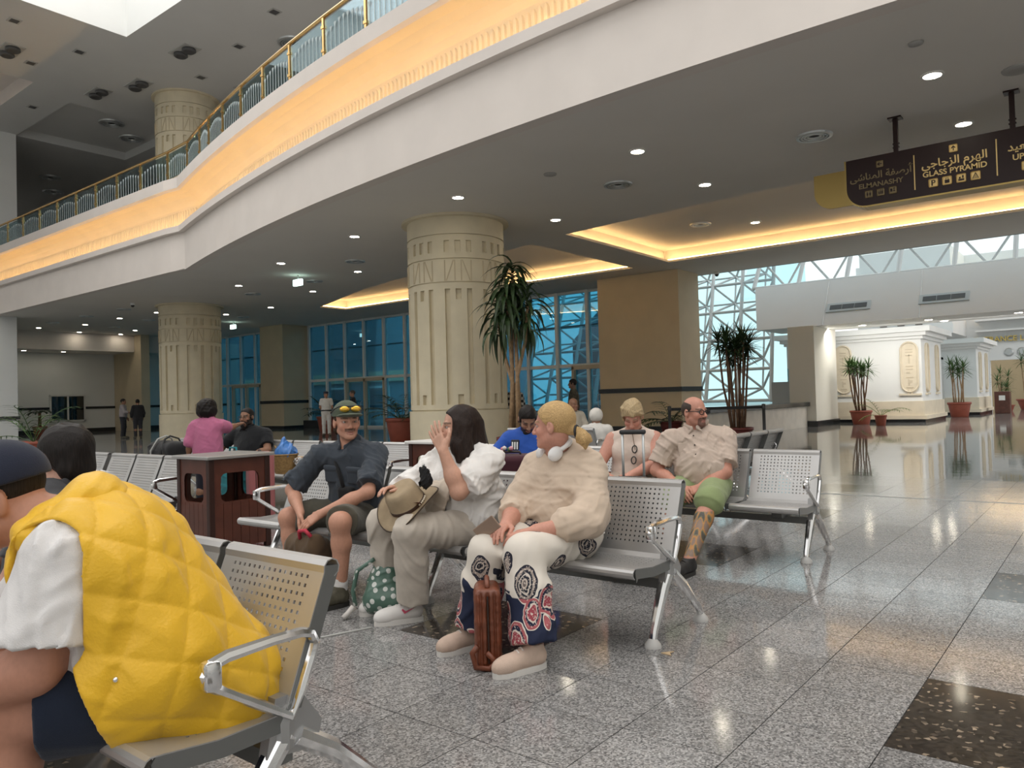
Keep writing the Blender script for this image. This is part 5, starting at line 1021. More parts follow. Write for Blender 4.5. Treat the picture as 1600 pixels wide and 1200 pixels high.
# ---------------------------------------------------------- woman in patterned trousers
def paisley():
    m = mat('paisley_cotton', (.7, .64, .56), .8, spec=.2); nt, N, L, b = nodes(m); tc = N.new('ShaderNodeTexCoord'); nz = N.new('ShaderNodeTexNoise'); nz.inputs['Scale'].default_value = 9; L.new(tc.outputs['Object'], nz.inputs['Vector'])
    ad = N.new('ShaderNodeMix'); ad.data_type = 'RGBA'; ad.blend_type = 'LINEAR_LIGHT'; ad.inputs[0].default_value = .035; L.new(tc.outputs['Object'], ad.inputs[6]); L.new(nz.outputs['Color'], ad.inputs[7])
    mp = N.new('ShaderNodeMapping'); mp.inputs['Scale'].default_value = (1.35, 1., .85); L.new(ad.outputs[2], mp.inputs['Vector']); vo = N.new('ShaderNodeTexVoronoi'); vo.inputs['Scale'].default_value = 6.4; vo.inputs['Randomness'].default_value = .75; L.new(mp.outputs[0], vo.inputs['Vector'])
    r = N.new('ShaderNodeValToRGB'); r.color_ramp.interpolation = 'CONSTANT'; e = r.color_ramp.elements; seq = [(0, (.55, .22, .2)), (.06, (.03, .035, .075)), (.13, (.70, .55, .48)), (.18, (.36, .07, .09)), (.28, (.72, .6, .53)), (.31, (.025, .03, .06)), (.37, (.42, .12, .13)), (.45, (.75, .68, .6)), (.48, (.022, .028, .06))]
    e[0].position = 0; e[0].color = (*seq[0][1], 1); e[1].position = seq[1][0]; e[1].color = (*seq[1][1], 1)
    for p, c in seq[2:]: q = e.new(p); q.color = (*c, 1)
    L.new(vo.outputs['Distance'], r.inputs[0])
    r2 = N.new('ShaderNodeValToRGB'); r2.color_ramp.interpolation = 'CONSTANT'; e = r2.color_ramp.elements; e[0].position = 0; e[0].color = (.16, .13, .12, 1); e[1].position = .07; e[1].color = (.5, .42, .36, 1)
    for p, c in ((.12, (.025, .028, .04)), (.2, (.62, .55, .48)), (.24, (.03, .032, .045)), (.3, (.35, .29, .25)), (.36, (.03, .03, .045)), (.43, (.74, .68, .6))): q = e.new(p); q.color = (*c, 1)
    L.new(vo.outputs['Distance'], r2.inputs[0])
    sp = N.new('ShaderNodeSeparateXYZ'); L.new(tc.outputs['Object'], sp.inputs[0]); cz = N.new('ShaderNodeMath'); cz.operation = 'MULTIPLY_ADD'; cz.inputs[1].default_value = .16; L.new(vo.outputs['Color'], cz.inputs[0]); L.new(sp.outputs['Z'], cz.inputs[2]); mz = N.new('ShaderNodeMapRange'); mz.inputs['From Min'].default_value = .405; mz.inputs['From Max'].default_value = .41; L.new(cz.outputs[0], mz.inputs['Value'])
    mx = N.new('ShaderNodeMix'); mx.data_type = 'RGBA'; L.new(mz.outputs[0], mx.inputs[0]); L.new(r.outputs[0], mx.inputs[6]); L.new(r2.outputs[0], mx.inputs[7])
    fz = N.new('ShaderNodeTexNoise'); fz.inputs['Scale'].default_value = 120; fz.inputs['Detail'].default_value = 1; L.new(tc.outputs['Object'], fz.inputs['Vector']); gt = N.new('ShaderNodeMath'); gt.operation = 'GREATER_THAN'; gt.inputs[1].default_value = .60; L.new(fz.outputs['Fac'], gt.inputs[0])
    lo = N.new('ShaderNodeMath'); lo.operation = 'LESS_THAN'; lo.inputs[1].default_value = .40; L.new(vo.outputs['Distance'], lo.inputs[0]); an = N.new('ShaderNodeMath'); an.operation = 'MULTIPLY'; L.new(gt.outputs[0], an.inputs[0]); L.new(lo.outputs[0], an.inputs[1]); an2 = N.new('ShaderNodeMath'); an2.operation = 'MULTIPLY'; an2.inputs[1].default_value = .75; L.new(an.outputs[0], an2.inputs[0])
    m3 = N.new('ShaderNodeMix'); m3.data_type = 'RGBA'; L.new(an2.outputs[0], m3.inputs[0]); L.new(mx.outputs[2], m3.inputs[6]); m3.inputs[7].default_value = (.72, .62, .55, 1); L.new(m3.outputs[2], b.inputs['Base Color']); return m
def ring_tube(P, pts, r, m, name, parent=None, n=8, closed=False): return obj(name, tube(bmesh.new(), [Vector(np.asarray(p, float)-P.org) for p in pts], r, n, closed=closed), m, parent or P.root, True)
p = Person('blonde woman in beige blouse and paisley trousers seated in profile', (-2.38, 3.3, 0), h=.005); p.skin = PINKISH; p.g = 1.12; p.ga = 1.22; p.hw = .225; p.bw, p.bd, p.cw, p.cd = .205, .155, .185, .12; p.belly = .0; p.bust = .85; p.neckr = .058; p.brow = (.35, .22, .12)
J(p, pel=(-2.37, 3.38, .52), che=(-2.345, 3.40, .80), neck=(-2.35, 3.34, .955), head=(-2.335, 3.285, 1.08), shL=(-2.19, 3.40, .845), shR=(-2.52, 3.37, .85), elL=(-2.08, 3.22, .60), elR=(-2.55, 3.22, .64), wrL=(-2.24, 2.985, .585), wrR=(-2.42, 2.98, .60), hipL=(-2.25, 3.32, .49), hipR=(-2.48, 3.32, .49), knL=(-2.235, 2.88, .49), knR=(-2.46, 2.88, .475), anL=(-2.12, 2.79, .08), anR=(-2.545, 2.87, .08), toeL=(-2.19, 2.60, .03), toeR=(-2.60, 2.68, .03), tf=(-.08, -1, 0))
p.frame(vdir(-.90, .42, -.03)); p.ears = True
p.body([dict(wr=p.wrL, f=(-.62, -.72, -.05), n=(0, -.2, -1), th=(-.6, .6, .2), curl=.55), dict(wr=p.wrR, f=(.25, -.95, -.1), n=(.2, 0, -1), th=(1, .2, .2), curl=.55)]); p.eyes()
M_bl = cloth('beige_linen_blouse', (.62, .495, .385), .9)
def loose(S, P=p):
    S.cap((-2.18, 3.39, .79), (-2.11, 3.29, .66), .075, .085, .05); S.cap((-2.10, 3.28, .64), (-2.16, 3.10, .60), .08, .07, .04); S.cap((-2.36, 3.47, .80), (-2.32, 3.49, .62), .11, .12, .06); S.cap((-2.30, 3.30, .62), (-2.42, 3.30, .66), .10, .10, .05)
p.shirt(M_bl, .020, 1.5, .022, (-2.37, 3.36, .525), fold=(.008, 34), seed=4, collar=False, name='blouse', extra=loose, slend=.012)
p.pants(paisley(), .02, 1.93, .098, .112, fold=(.010, 30), seed=9)
for sd in 'LR': p.shoe(sd, M_shoeb, M_solew)
# pulled back hair with a short ponytail
S = Solid(.005); M_blond = hairmat('blonde_hair', (.50, .33, .15), .4, .35, rz=-.45); S.ell(p.H(0, -.018, .034), (.086, .108, .096), p.ax, .01, cut=p.hair_cut(.080, .078, -.06, -.075))
for q in (-1, 1): S.ell(p.H(q*.085, -.005, -.014), (.014, .024, .034), p.ax, .006, 's')
S.cap(p.H(0, -.1, -.025), p.H(0, -.13, -.035), .03, .024, .02); o = p.part('hair', S, M_blond)
S = Solid(.005); S.cap(p.H(0, -.135, -.04), p.H(.0, -.165, -.075), .027, .035, .02); S.cap(p.H(0, -.165, -.075), p.H(0, -.17, -.115), .033, .012, .02); S.cap(p.H(0, -.155, -.05), p.H(0.01, -.2, -.085), .022, .01, .015); S.disp(folds(8, .006, 90)); obj('ponytail', S.mesh('ponytail', M_blond, None, p.org), None, o)
ring_tube(p, [p.H(.03*math.cos(a), -.128, -.036+.03*math.sin(a)) for a in np.linspace(0, 2*PI, 13)[:-1]], .007, mat('black_elastic', (.02, .02, .02), .6), 'hair_tie', o, 6, True)
# headphones worn round the neck: a thing of its own
hp = tag(empty('headphones', (-2.345, 3.30, .95)), 'white headphones resting round the neck of the blonde woman', 'headphones'); M_hpw = mat('white_plastic', (.80, .79, .78), .35); hc = np.array([-2.345, 3.335, .965])
fw = vdir(-.85, -.35); rt = nrm(np.cross(fw, (0, 0, 1))); arcp = [hc-fw*.055*math.cos(a)+rt*.088*math.sin(a)+np.array([0, 0, .035*math.cos(a)+.005]) for a in np.linspace(-2.1, 2.1, 15)]
obj('headband', tube(bmesh.new(), [Vector(q-np.array(hp.location)) for q in arcp], [.012]*3+[.017]*9+[.012]*3, 8), M_hpw, hp, True)
for q in (arcp[0], arcp[-1]):
    S = Solid(.005); dn = nrm(fw*.75-np.array([0, 0, .55])); sgn = 1 if np.dot(q-hc, rt) > 0 else -1; S.ell(q+dn*.03, (.022, .045, .037), np.stack([rt, dn, np.cross(rt, dn)]), .01); S.ell(q+dn*.03-rt*sgn*.02, (.014, .036, .03), np.stack([rt, dn, np.cross(rt, dn)]), .005); obj('ear_cup', S.mesh('ear_cup', M_hpw, None, np.array(hp.location)), None, hp)
ph = tag(obj('mobile_phone', rbox(-.036, .036, -.004, .004, -.075, .075, .004), mat('bronze_phone_case', (.35, .25, .19), .3, .3)), 'slim bronze phone held by the blonde woman', 'phone'); ph.location = (-2.435, 2.845, .60); ph.rotation_euler = (.5, .9, .6)
# ---------------------------------------------------------- woman covering her mouth
p = Person('dark haired woman in white blouse covering her mouth with one hand', (-3.06, 3.3, 0), h=.005); p.skin = LIGHT; p.g = 1.08; p.ga = 1.12; p.hw = .205; p.bw, p.bd, p.cw, p.cd = .19, .15, .18, .13; p.bust = 1.1
J(p, pel=(-3.04, 3.38, .51), che=(-3.02, 3.38, .79), neck=(-3.025, 3.36, .945), head=(-3.03, 3.315, 1.07), shL=(-2.84, 3.35, .875), shR=(-3.21, 3.37, .875), elL=(-2.865, 3.12, .725), elR=(-3.36, 3.17, .69), wrL=(-2.93, 3.075, .945), wrR=(-3.20, 3.0, .72), hipL=(-2.95, 3.32, .485), hipR=(-3.15, 3.32, .485), knL=(-3.055, 2.93, .525), knR=(-3.36, 3.0, .53), anL=(-3.14, 3.02, .08), anR=(-3.40, 3.12, .08), toeL=(-3.235, 2.86, .03), toeR=(-3.46, 2.93, .03), tf=(-.25, -1, 0))
p.frame(vdir(-.95, -.22, .03)); p.ears = False
p.body([dict(wr=p.wrL, f=(-.50, .02, .86), n=(-.15, .96, .15), th=(.75, .3, .5), curl=.10, spread=.12, thumb=-.1), dict(wr=p.wrR, f=(-.1, -.9, .3), n=(.3, -.1, -.9), th=(.9, 0, .3), curl=.7)]); p.eyes()
M_wb = cloth('white_cotton_blouse', (.80, .775, .745), .85)
def tail(S): S.cap((-2.86, 3.38, .70), (-2.87, 3.30, .555), .085, .075, .05); S.cap((-2.83, 3.33, .86), (-2.845, 3.22, .77), .078, .085, .04)
p.shirt(M_wb, .018, {'L': .82, 'R': 1.5}, .036, (-3.04, 3.38, .52), fold=(.014, 34), seed=11, collar=False, name='blouse', extra=tail, slend=.014)
p.pants(cloth('stone_crinkle_cotton', (.56, .50, .43), .9, .08), .022, 1.90, .088, .095, fold=(.010, 40), seed=12)
for sd in 'LR': p.shoe(sd, M_shoew, M_solew)
b = bmesh.new(); c0 = np.array([-3.175, 2.965, .066]); poly = [(-.035, .012), (-.02, -.008), (.045, .022), (-.012, .004), (-.03, .02)]; ux = nrm(p.toeL-p.anL)*np.array([1, 1, 0]); poly_extrude(b, [Vector(c0-ux*u+np.array([0, 0, v])+np.array([.047, -.0, 0])-p.org) for u, v in poly], (.006, -.003, 0)); obj('shoe_stripe', fix(b), mat('pink_shoe_mark', (.62, .09, .16), .5), p.root)
M_bh = hairmat('dark_brown_hair', (.022, .013, .010), .36, .6); S = Solid(.0055)
S.ell(p.H(0, -.018, .034), (.090, .112, .098), p.ax, .01, cut=p.hair_cut(.075, .078, -.2, -.20))
for a, c_, r0, r1 in (((.07, -.02, .0), (.085, -.05, -.16), .035, .045), ((-.07, -.02, .0), (-.085, -.04, -.16), .035, .045), ((0, -.09, .0), (0, -.12, -.2), .06, .08), ((.085, -.05, -.15), (.10, -.10, -.30), .045, .04), ((0, -.12, -.2), (.05, -.16, -.42), .075, .045), ((.05, -.16, -.40), (.06, -.17, -.52), .045, .02), ((.072, .03, .03), (.088, .02, -.08), .018, .026), ((-.072, .03, .03), (-.085, .03, -.12), .018, .028), ((-.085, .03, -.1), (-.11, .02, -.19), .028, .016)):
    S.cap(p.H(*a), p.H(*c_), r0, r1, .035)
S.disp(folds(13, .004, 55)); p.part('hair', S, M_bh)
# cream scarf hanging down her front
S = Solid(.006); M_sc = cloth('cream_gauze_scarf', (.72, .62, .51), .95); A = p.torso_ax(); nk = p.neck
S.cap(nk-A[0]*.085-A[1]*.0+A[2]*.0, nk+A[1]*.06-A[0]*.05-A[2]*.06, .026, .034, .03); S.cap(nk+A[1]*.06-A[0]*.05-A[2]*.06, nk+A[1]*.175-A[0]*.04-A[2]*.24, .036, .045, .03, flat=(A[1], .5)); S.cap(nk+A[1]*.175-A[0]*.04-A[2]*.24, nk+A[1]*.19+A[0]*.0-A[2]*.43, .046, .052, .03, flat=(A[1], .4))
S.cap(nk+A[0]*.085, nk+A[1]*.07+A[0]*.045-A[2]*.07, .026, .032, .03); S.cap(nk+A[1]*.07+A[0]*.045-A[2]*.07, nk+A[1]*.18+A[0]*.05-A[2]*.26, .034, .042, .03, flat=(A[1], .5)); S.cap(nk+A[1]*.18+A[0]*.05-A[2]*.26, nk+A[1]*.19+A[0]*.085-A[2]*.40, .044, .055, .03, flat=(A[1], .4)); S.disp(folds(14, .006, 60)); so = p.part('scarf', S, M_sc)
b = bmesh.new()
for i in range(14): q = nk+A[1]*.195+A[0]*(-.05+.0125*i)-A[2]*(.455-.03*(i > 7)); tube(b, [Vector(q-p.org), Vector(q-A[2]*.045+A[1]*.01-p.org)], .0028, 4)
stuff(obj('fringe', b, M_sc, so))
# ---------------------------------------------------------- man in the cap
p = Person('man in slate shirt and green cap leaning forearms on his knees', (-4.05, 3.3, 0), h=.005); p.skin = (.55, .29, .20); p.ga = 1.0; p.g = 1.02; p.bw, p.bd, p.cw, p.cd = .165, .13, .185, .125; p.beard = ((.06, .032, .02), 'mous', .92); p.brow = (.14, .08, .05)
J(p, pel=(-4.05, 3.40, .52), che=(-4.02, 3.36, .79), neck=(-4.005, 3.31, .975), head=(-3.985, 3.275, 1.105), shL=(-3.86, 3.42, .885), shR=(-4.185, 3.20, .885), elL=(-3.73, 3.22, .665), elR=(-4.35, 3.10, .66), wrL=(-3.90, 2.99, .55), wrR=(-4.10, 2.98, .54), hipL=(-3.97, 3.34, .48), hipR=(-4.15, 3.34, .48), knL=(-3.69, 2.96, .515), knR=(-4.30, 3.03, .49), anL=(-3.735, 2.99, .10), anR=(-4.26, 3.02, .10), toeL=(-3.77, 2.80, .03), toeR=(-4.32, 2.83, .03), tf=(.3, -1, -.1))
p.frame(vdir(.42, -.9, .02)); HH = p.H
p.body([dict(wr=p.wrL, f=(-.62, -.55, -.5), n=(-.3, .5, -.8), th=(-.2, -.6, .6), curl=.3), dict(wr=p.wrR, f=(.32, -.35, -.88), n=(.6, .6, -.2), th=(.7, -.5, .3), curl=.25)]); p.eyes((.12, .10, .07))
M_sl = cloth('slate_cotton_shirt', (.050, .060, .075), .85); sho = p.shirt(M_sl, .02, .86, .03, (-4.05, 3.40, .47), fold=(.012, 34), seed=21, slend=.012, vneck=.09)
A = p.torso_ax()
for q in (-1, 1):
    S = Solid(.005); S.rbox(p.che+A[1]*(p.cd+.012)+A[0]*q*.085-A[2]*.005, (.052, .013, .055), A, .01); S.rbox(p.che+A[1]*(p.cd+.018)+A[0]*q*.085+A[2]*.038, (.054, .012, .016), A, .008); obj('pocket', S.mesh('pocket', M_sl, None, p.org), None, sho)
p.pants(cloth('grey_olive_cargo_cotton', (.095, .088, .068), .9), .02, .90, .098, .1, name='shorts', fold=(.006, 22), seed=22)
for sd in 'LR':
    p.shoe(sd, M_shoeg, M_soleb, hi=.01); an = p.anL if sd == 'L' else p.anR; S = Solid(.005); S.cap(an+(0, 0, .07), an-(0, 0, .02), .047, .042, .01, cut=(an+(0, 0, .075), (0, 0, 1.))); S.disp(folds(2, .002, 120, [(0, 0, 1)])); p.part('sock', S, cloth('white_sock', (.72, .70, .68)))
M_cap = cloth('olive_green_cap', (.085, .105, .07), .85); S = Solid(.005); S.ell(HH(0, -.012, .045), (.092, .116, .098), p.ax, .01, cut=(HH(0, 0, .035), -p.ax[2])); co = p.part('cap', S, M_cap)
S = Solid(.005); S.ell(HH(0, .115, .045), (.075, .075, .009), p.ax, .005); S.ell(HH(0, .08, .04), (.085, .06, .012), p.ax, .01); obj('peak', S.mesh('peak', M_cap, None, p.org), None, co)
S = Solid(.0055); M_brh = hairmat('brown_hair', (.05, .028, .016), .45, .5)
for q in (-1, 1): S.ell(HH(q*.072, -.015, .02), (.014, .03, .026), p.ax, .01)
S.ell(HH(0, -.085, -.01), (.06, .03, .05), p.ax, .02); S.ell(HH(-.035, -.095, -.055), (.04, .028, .04), p.ax, .02); S.ell(HH(.03, -.095, -.05), (.04, .026, .035), p.ax, .02); S.disp(folds(3, .005, 80)); p.part('hair', S, M_brh)
sgl = tag(empty('sunglasses', tuple(HH(0, .1, .085))), 'orange mirrored sunglasses resting on the green cap', 'glasses'); so_ = np.array(sgl.location); M_lens = mat('orange_mirror_lens', (.85, .50, .08), .08, .9)
for q in (-1, 1):
    S = Solid(.004); S.ell(HH(q*.036, .105, .082), (.034, .010, .020), p.ax, .004); obj('lens', S.mesh('lens', M_lens, None, so_), None, sgl)
obj('frame', tube(bmesh.new(), [Vector(HH(*c)-so_) for c in ((-.1, -.02, .06), (-.092, .05, .085), (-.07, .095, .1), (0, .112, .1), (.07, .095, .1), (.092, .05, .085), (.1, -.02, .06))], .005, 6), mat('black_frame', (.02, .02, .02), .4), sgl, True)
# strap bag worn across his chest
sb = tag(empty('sling_bag', tuple(p.che+A[1]*.16)), 'black sling bag worn across the chest of the man in the cap', 'bag'); so_ = np.array(sb.location); M_bk = cloth('black_nylon', (.015, .015, .016), .7); S = Solid(.006); S.rbox(p.che+A[1]*.155-A[0]*.03-A[2]*.15, (.06, .03, .075), A, .025); obj('pouch', S.mesh('pouch', M_bk, None, so_), None, sb)
obj('strap', tube(bmesh.new(), [Vector(c-so_) for c in (p.neck+A[0]*.09-A[2]*.03, p.che+A[1]*.13+A[0]*.06+A[2]*.09, p.che+A[1]*.155+A[0]*.015-A[2]*.0, p.che+A[1]*.165-A[0]*.02-A[2]*.1)], .014, 6), M_bk, sb, True)
# ---------------------------------------------------------- bald man
p = Person('bald man with glasses, goatee and tattooed shin in pale shirt', (-2.65, 5.6, 0), h=.0055); p.skin = (.56, .27, .195); p.g = 1.12; p.ga = 1.15; p.bw, p.bd, p.cw, p.cd = .20, .175, .205, .145; p.belly = .04; p.beard = ((.045, .028, .022), 'goatee', .93); p.hw = .19; p.neckr = .062; p.brow = (.16, .1, .07)
J(p, pel=(-2.58, 5.66, .52), che=(-2.635, 5.69, .79), neck=(-2.64, 5.66, .965), head=(-2.635, 5.63, 1.085), shL=(-2.45, 5.79, .875), shR=(-2.815, 5.55, .875), elL=(-2.395, 5.62, .625), elR=(-2.90, 5.47, .63), wrL=(-2.51, 5.40, .52), wrR=(-2.64, 5.36, .52), hipL=(-2.48, 5.60, .49), hipR=(-2.70, 5.56, .49), knL=(-2.34, 5.20, .46), knR=(-2.66, 5.16, .46), anL=(-2.335, 4.83, .10), anR=(-2.70, 4.95, .10), toeL=(-2.36, 4.65, .03), toeR=(-2.76, 4.76, .03), tf=(.3, -1, 0))
p.frame(vdir(.55, -.83, .02))
def tat(P, p=p):
    C = p.skin_tint(P); m = (P[:, 2] < .40)*(P[:, 2] > .13)*(P[:, 0] > -2.5); n = np.sin(P[:, 2]*45+4*np.sin(P[:, 0]*60))+np.sin(P[:, 1]*50+P[:, 2]*20)
    for t, c in ((-9, (.20, .17, .13)), (-.2, (.55, .25, .06)), (.7, (.10, .16, .11)), (1.3, (.08, .07, .07))): k = m*(n > t); C[k] = np.array(c, np.float32)*.8+C[k]*.2
    return C
p.body([dict(wr=p.wrL, f=(-.55, -.65, -.3), n=(-.4, .3, -.8), th=(-.3, -.4, .8), curl=.7), dict(wr=p.wrR, f=(.5, -.6, -.3), n=(.4, .4, -.7), th=(.5, -.4, .7), curl=.7)], tint=tat); p.eyes((.10, .12, .14))
M_sh = cloth('pale_pinkish_linen', (.56, .45, .375), .9); sho = p.shirt(M_sh, .02, .80, .032, (-2.58, 5.66, .46), fold=(.013, 36), seed=31, slend=.012, vneck=.05); A = p.torso_ax()
S = Solid(.005); S.rbox(p.che+A[1]*(p.cd+.015)+A[0]*.085, (.05, .012, .055), A, .008); obj('pocket', S.mesh('pocket', M_sh, None, p.org), None, sho)
for i in range(5):
    b = bmesh.new(); bmesh.ops.create_icosphere(b, subdivisions=1, radius=.007); q = obj('button', b, mat('dark_button', (.06, .045, .04), .4), sho); q.location = Vector(p.che+A[1]*(p.cd+.026+.02*i if i < 3 else p.cd+.07)+A[2]*(.09-.075*i)-p.org)
p.pants(cloth('sage_green_cotton', (.27, .33, .155), .9), .022, 1.08, .098, .108, name='shorts', fold=(.006, 20), seed=32)
for sd in 'LR': p.shoe(sd, mat('black_sandal', (.02, .018, .017), .6), M_soleb)
S = Solid(.005); M_gh = hairmat('dark_grey_hair', (.06, .045, .038), .5, .4); S.ell(p.H(0, -.016, .024), (.081, .104, .088), p.ax, .01, cut=[p.hair_cut(.0, -.0, -.09, -.07), (p.H(0, .03, 0), p.ax[1]), (p.H(0, 0, .072), p.ax[2]*.92+p.ax[1]*.40)])
for q in (-1, 1): S.ell(p.H(q*.083, -.012, -.012), (.016, .022, .03), p.ax, .005, 's')
p.part('hair', S, M_gh)
def specs(P, m, label, r=.021, lw=.0022):
    g = tag(empty('eyeglasses', tuple(P.H(0, .1, 0))), label, 'glasses'); o = np.array(g.location)
    for q in (-1, 1):
        obj('rim', tube(bmesh.new(), [Vector(P.H(q*.034+r*1.15*math.cos(a), .104-.1*abs(q*.034+r*math.cos(a))*.25, -.002+r*.85*math.sin(a))-o) for a in np.linspace(0, 2*PI, 17)[:-1]], lw, 5, closed=True), m, g); obj('temple', tube(bmesh.new(), [Vector(c-o) for c in (P.H(q*.058, .1, .004), P.H(q*.081, .07, .006), P.H(q*.087, -.01, .006))], lw, 5), m, g)
    obj('bridge', tube(bmesh.new(), [Vector(P.H(-.012, .105, 0)-o), Vector(P.H(0, .113, .004)-o), Vector(P.H(.012, .105, 0)-o)], lw, 5), m, g)
specs(p, mat('black_frame', (.02, .02, .02), .4), 'black rectangular glasses on the bald man', .022, .0034)
# ---------------------------------------------------------- short haired blonde woman
p = Person('short haired blonde woman in sleeveless cream top looking down', (-3.22, 5.6, 0), h=.0055); p.skin = (.60, .30, .225); p.g = 1.0; p.ga = 1.18; p.bw, p.bd, p.cw, p.cd = .165, .135, .165, .125; p.bust = 1.1; p.brow = (.3, .2, .12)
J(p, pel=(-3.24, 5.68, .52), che=(-3.22, 5.70, .78), neck=(-3.20, 5.66, .945), head=(-3.175, 5.60, 1.06), shL=(-3.06, 5.77, .865), shR=(-3.375, 5.60, .865), elL=(-2.99, 5.62, .66), elR=(-3.43, 5.46, .645), wrL=(-3.10, 5.42, .595), wrR=(-3.30, 5.36, .59), hipL=(-3.14, 5.62, .49), hipR=(-3.33, 5.60, .49), knL=(-3.10, 5.2, .5), knR=(-3.32, 5.18, .5), anL=(-3.10, 5.15, .09), anR=(-3.32, 5.14, .09), toeL=(-3.1, 4.95, .03), toeR=(-3.34, 4.95, .03), tf=(.25, -1, 0))
p.frame(vdir(-.22, -.78, -.55))
p.eyes = lambda *a: None
p.body([dict(wr=p.wrL, f=(-.6, -.6, -.2), n=(0, .2, -1), th=(-.4, .5, .5), curl=.5), dict(wr=p.wrR, f=(.6, -.6, -.2), n=(0, .2, -1), th=(.4, .5, .5), curl=.5)]); p.eyes()
p.shirt(cloth('cream_sleeveless_knit', (.70, .58, .50), .9), .013, 0, 0, (-3.24, 5.68, .48), fold=(.004, 26), seed=41, collar=False, name='top'); p.pants(cloth('beige_trousers', (.5, .42, .35)), .018, 1.95, .08, .075, seed=42)
for sd in 'LR': p.shoe(sd, M_shoew, M_solew)
o = p.hair_short(hairmat('ash_blonde_hair', (.44, .33, .19), .45, .5), .020, .088, .055, -.08, -.06, True, (.010, 44), 47); ring_tube(p, [p.neck+np.array([.07*math.cos(a), .07*math.sin(a)-.01, .01+.02*math.sin(a)]) for a in np.linspace(0, 2*PI, 15)[:-1]], .003, mat('brown_cord', (.12, .06, .03), .6), 'necklace', None, 5, True)
A = p.torso_ax(); sg2 = tag(empty('sunglasses', tuple(p.che+A[1]*.2)), 'dark sunglasses hanging on a cord on the cream top', 'glasses'); so_ = np.array(sg2.location)
for dz in (.045, -.045): obj('lens', tube(bmesh.new(), [Vector(p.che+A[1]*.175-A[0]*.05+A[2]*(dz-.04)+np.array([.0, -.01, 0])+A[0]*.02*math.cos(a)+A[2]*.03*math.sin(a)-so_) for a in np.linspace(0, 2*PI, 13)[:-1]], .005, 5, closed=True), mat('black_frame', (.02, .02, .02), .4), sg2)
obj('cord', tube(bmesh.new(), [Vector(c-so_) for c in (p.neck+A[1]*.07, p.che+A[1]*.17-A[0]*.05)], .003, 5), mat('brown_cord', (.12, .06, .03), .6), sg2)
# ---------------------------------------------------------- man in the yellow vest (foreground)
p = Person('man in yellow quilted vest and navy cap leaning forward in the foreground', (-2.1, 1.0, 0), h=.0055); p.skin = (.50, .25, .17); p.g = 1.22; p.ga = 1.42; p.hw = .215; p.bw, p.bd, p.cw, p.cd = .225, .205, .215, .165; p.belly = .03; p.neckr = .075; p.hs = 1.08; p.brow = (.05, .03, .02)
J(p, pel=(-2.075, 1.09, .515), che=(-2.165, .955, .80), neck=(-2.235, .84, .925), head=(-2.315, .735, 1.0), shL=(-2.075, .79, .855), shR=(-2.36, .99, .865), elL=(-2.075, .735, .60), elR=(-2.5, .85, .60), wrL=(-2.20, .60, .56), wrR=(-2.42, .66, .56), hipL=(-2.00, .98, .49), hipR=(-2.20, 1.05, .49), knL=(-2.20, .70, .475), knR=(-2.42, .74, .475), anL=(-2.20, .72, .09), anR=(-2.44, .76, .09), toeL=(-2.26, .54, .03), toeR=(-2.5, .58, .03), tf=(-.72, -.78, -.1))
p.frame(vdir(-.9, -.40, -.25))
p.body([dict(wr=p.wrL, f=(-.8, -.5, -.1), n=(0, .1, -1), th=(-.3, .8, .1), curl=.4), dict(wr=p.wrR, f=(.1, -.9, -.1), n=(0, 0, -1), th=(.9, .1, .1), curl=.4)])
p.shirt(cloth('white_linen_shirt', (.74, .72, .71), .85), .015, .74, .05, (-2.075, 1.09, .5), fold=(.011, 34), seed=51, collar=False, slend=.02)
p.pants(cloth('navy_denim', (.012, .018, .035), .85), .018, .70, .125, .1, name='shorts', fold=(.005, 22), seed=52)
A = p.torso_ax()
def quilt(X, Y, Z):
    x, y, z = X-p.che[0], Y-p.che[1], Z-p.che[2]; u = x*A[0][0]+y*A[0][1]+z*A[0][2]; f = x*A[1][0]+y*A[1][1]+z*A[1][2]; v = x*A[2][0]+y*A[2][1]+z*A[2][2]; ang = np.arctan2(u, -f)*.20
    a = (ang+v*.80)/.150; c = (ang-v*.80)/.150; t = np.minimum(np.abs(a-np.round(a)), np.abs(c-np.round(c))); return -.011*np.clip(t*2.4, 0, 1)**.6+.004
S = Solid(.0055); p.torso(S, .038, .07)
S.cap(p.pel+(0, 0, -.02), p.pel-A[2]*.12-A[1]*.03, .20, .21, .06); S.cap(p.pel+A[1]*.06, p.pel+A[1]*.10-A[2]*.14, .2, .19, .06)
for hp_, kn_ in ((p.hipL, p.knL), (p.hipR, p.knR)): S.cap(hp_+(0, 0, .03), hp_*.68+kn_*.32+(0, 0, .02), .155, .150, .06)
hm = np.array([-2.05, 1.05, .385]); HEM = (hm, (0, 0, -1.)); TK = (p.hipL*.70+p.knL*.30, nrm(p.knL-p.hipL)+np.array([0, 0, -.35]))
fn_ = p.che+A[1]*.26; S.cap(p.neck+A[2]*.03, p.neck+A[1]*.09+A[2]*.12, .078, .11, .01, 's'); S.disp(quilt); S.disp(folds(55, .006, 36)); S.plane(*HEM); S.plane(TK[0], TK[1], .26)
for shp, el in ((p.shL, p.elL), (p.shR, p.elR)):
    d = nrm((shp-p.che)*np.array([1, 1, .25])); S.cap(shp+d*.005-np.array([0, 0, .20]), shp+d*.03+np.array([0, 0, .0]), .098, .098, .012, 's')
M_yel = mat('yellow_quilted_nylon', (.80, .46, .012), .45, var=.06, scale=6, bump=.15, bscale=120, sheen=.2); vo_ = p.part('vest', S, M_yel)
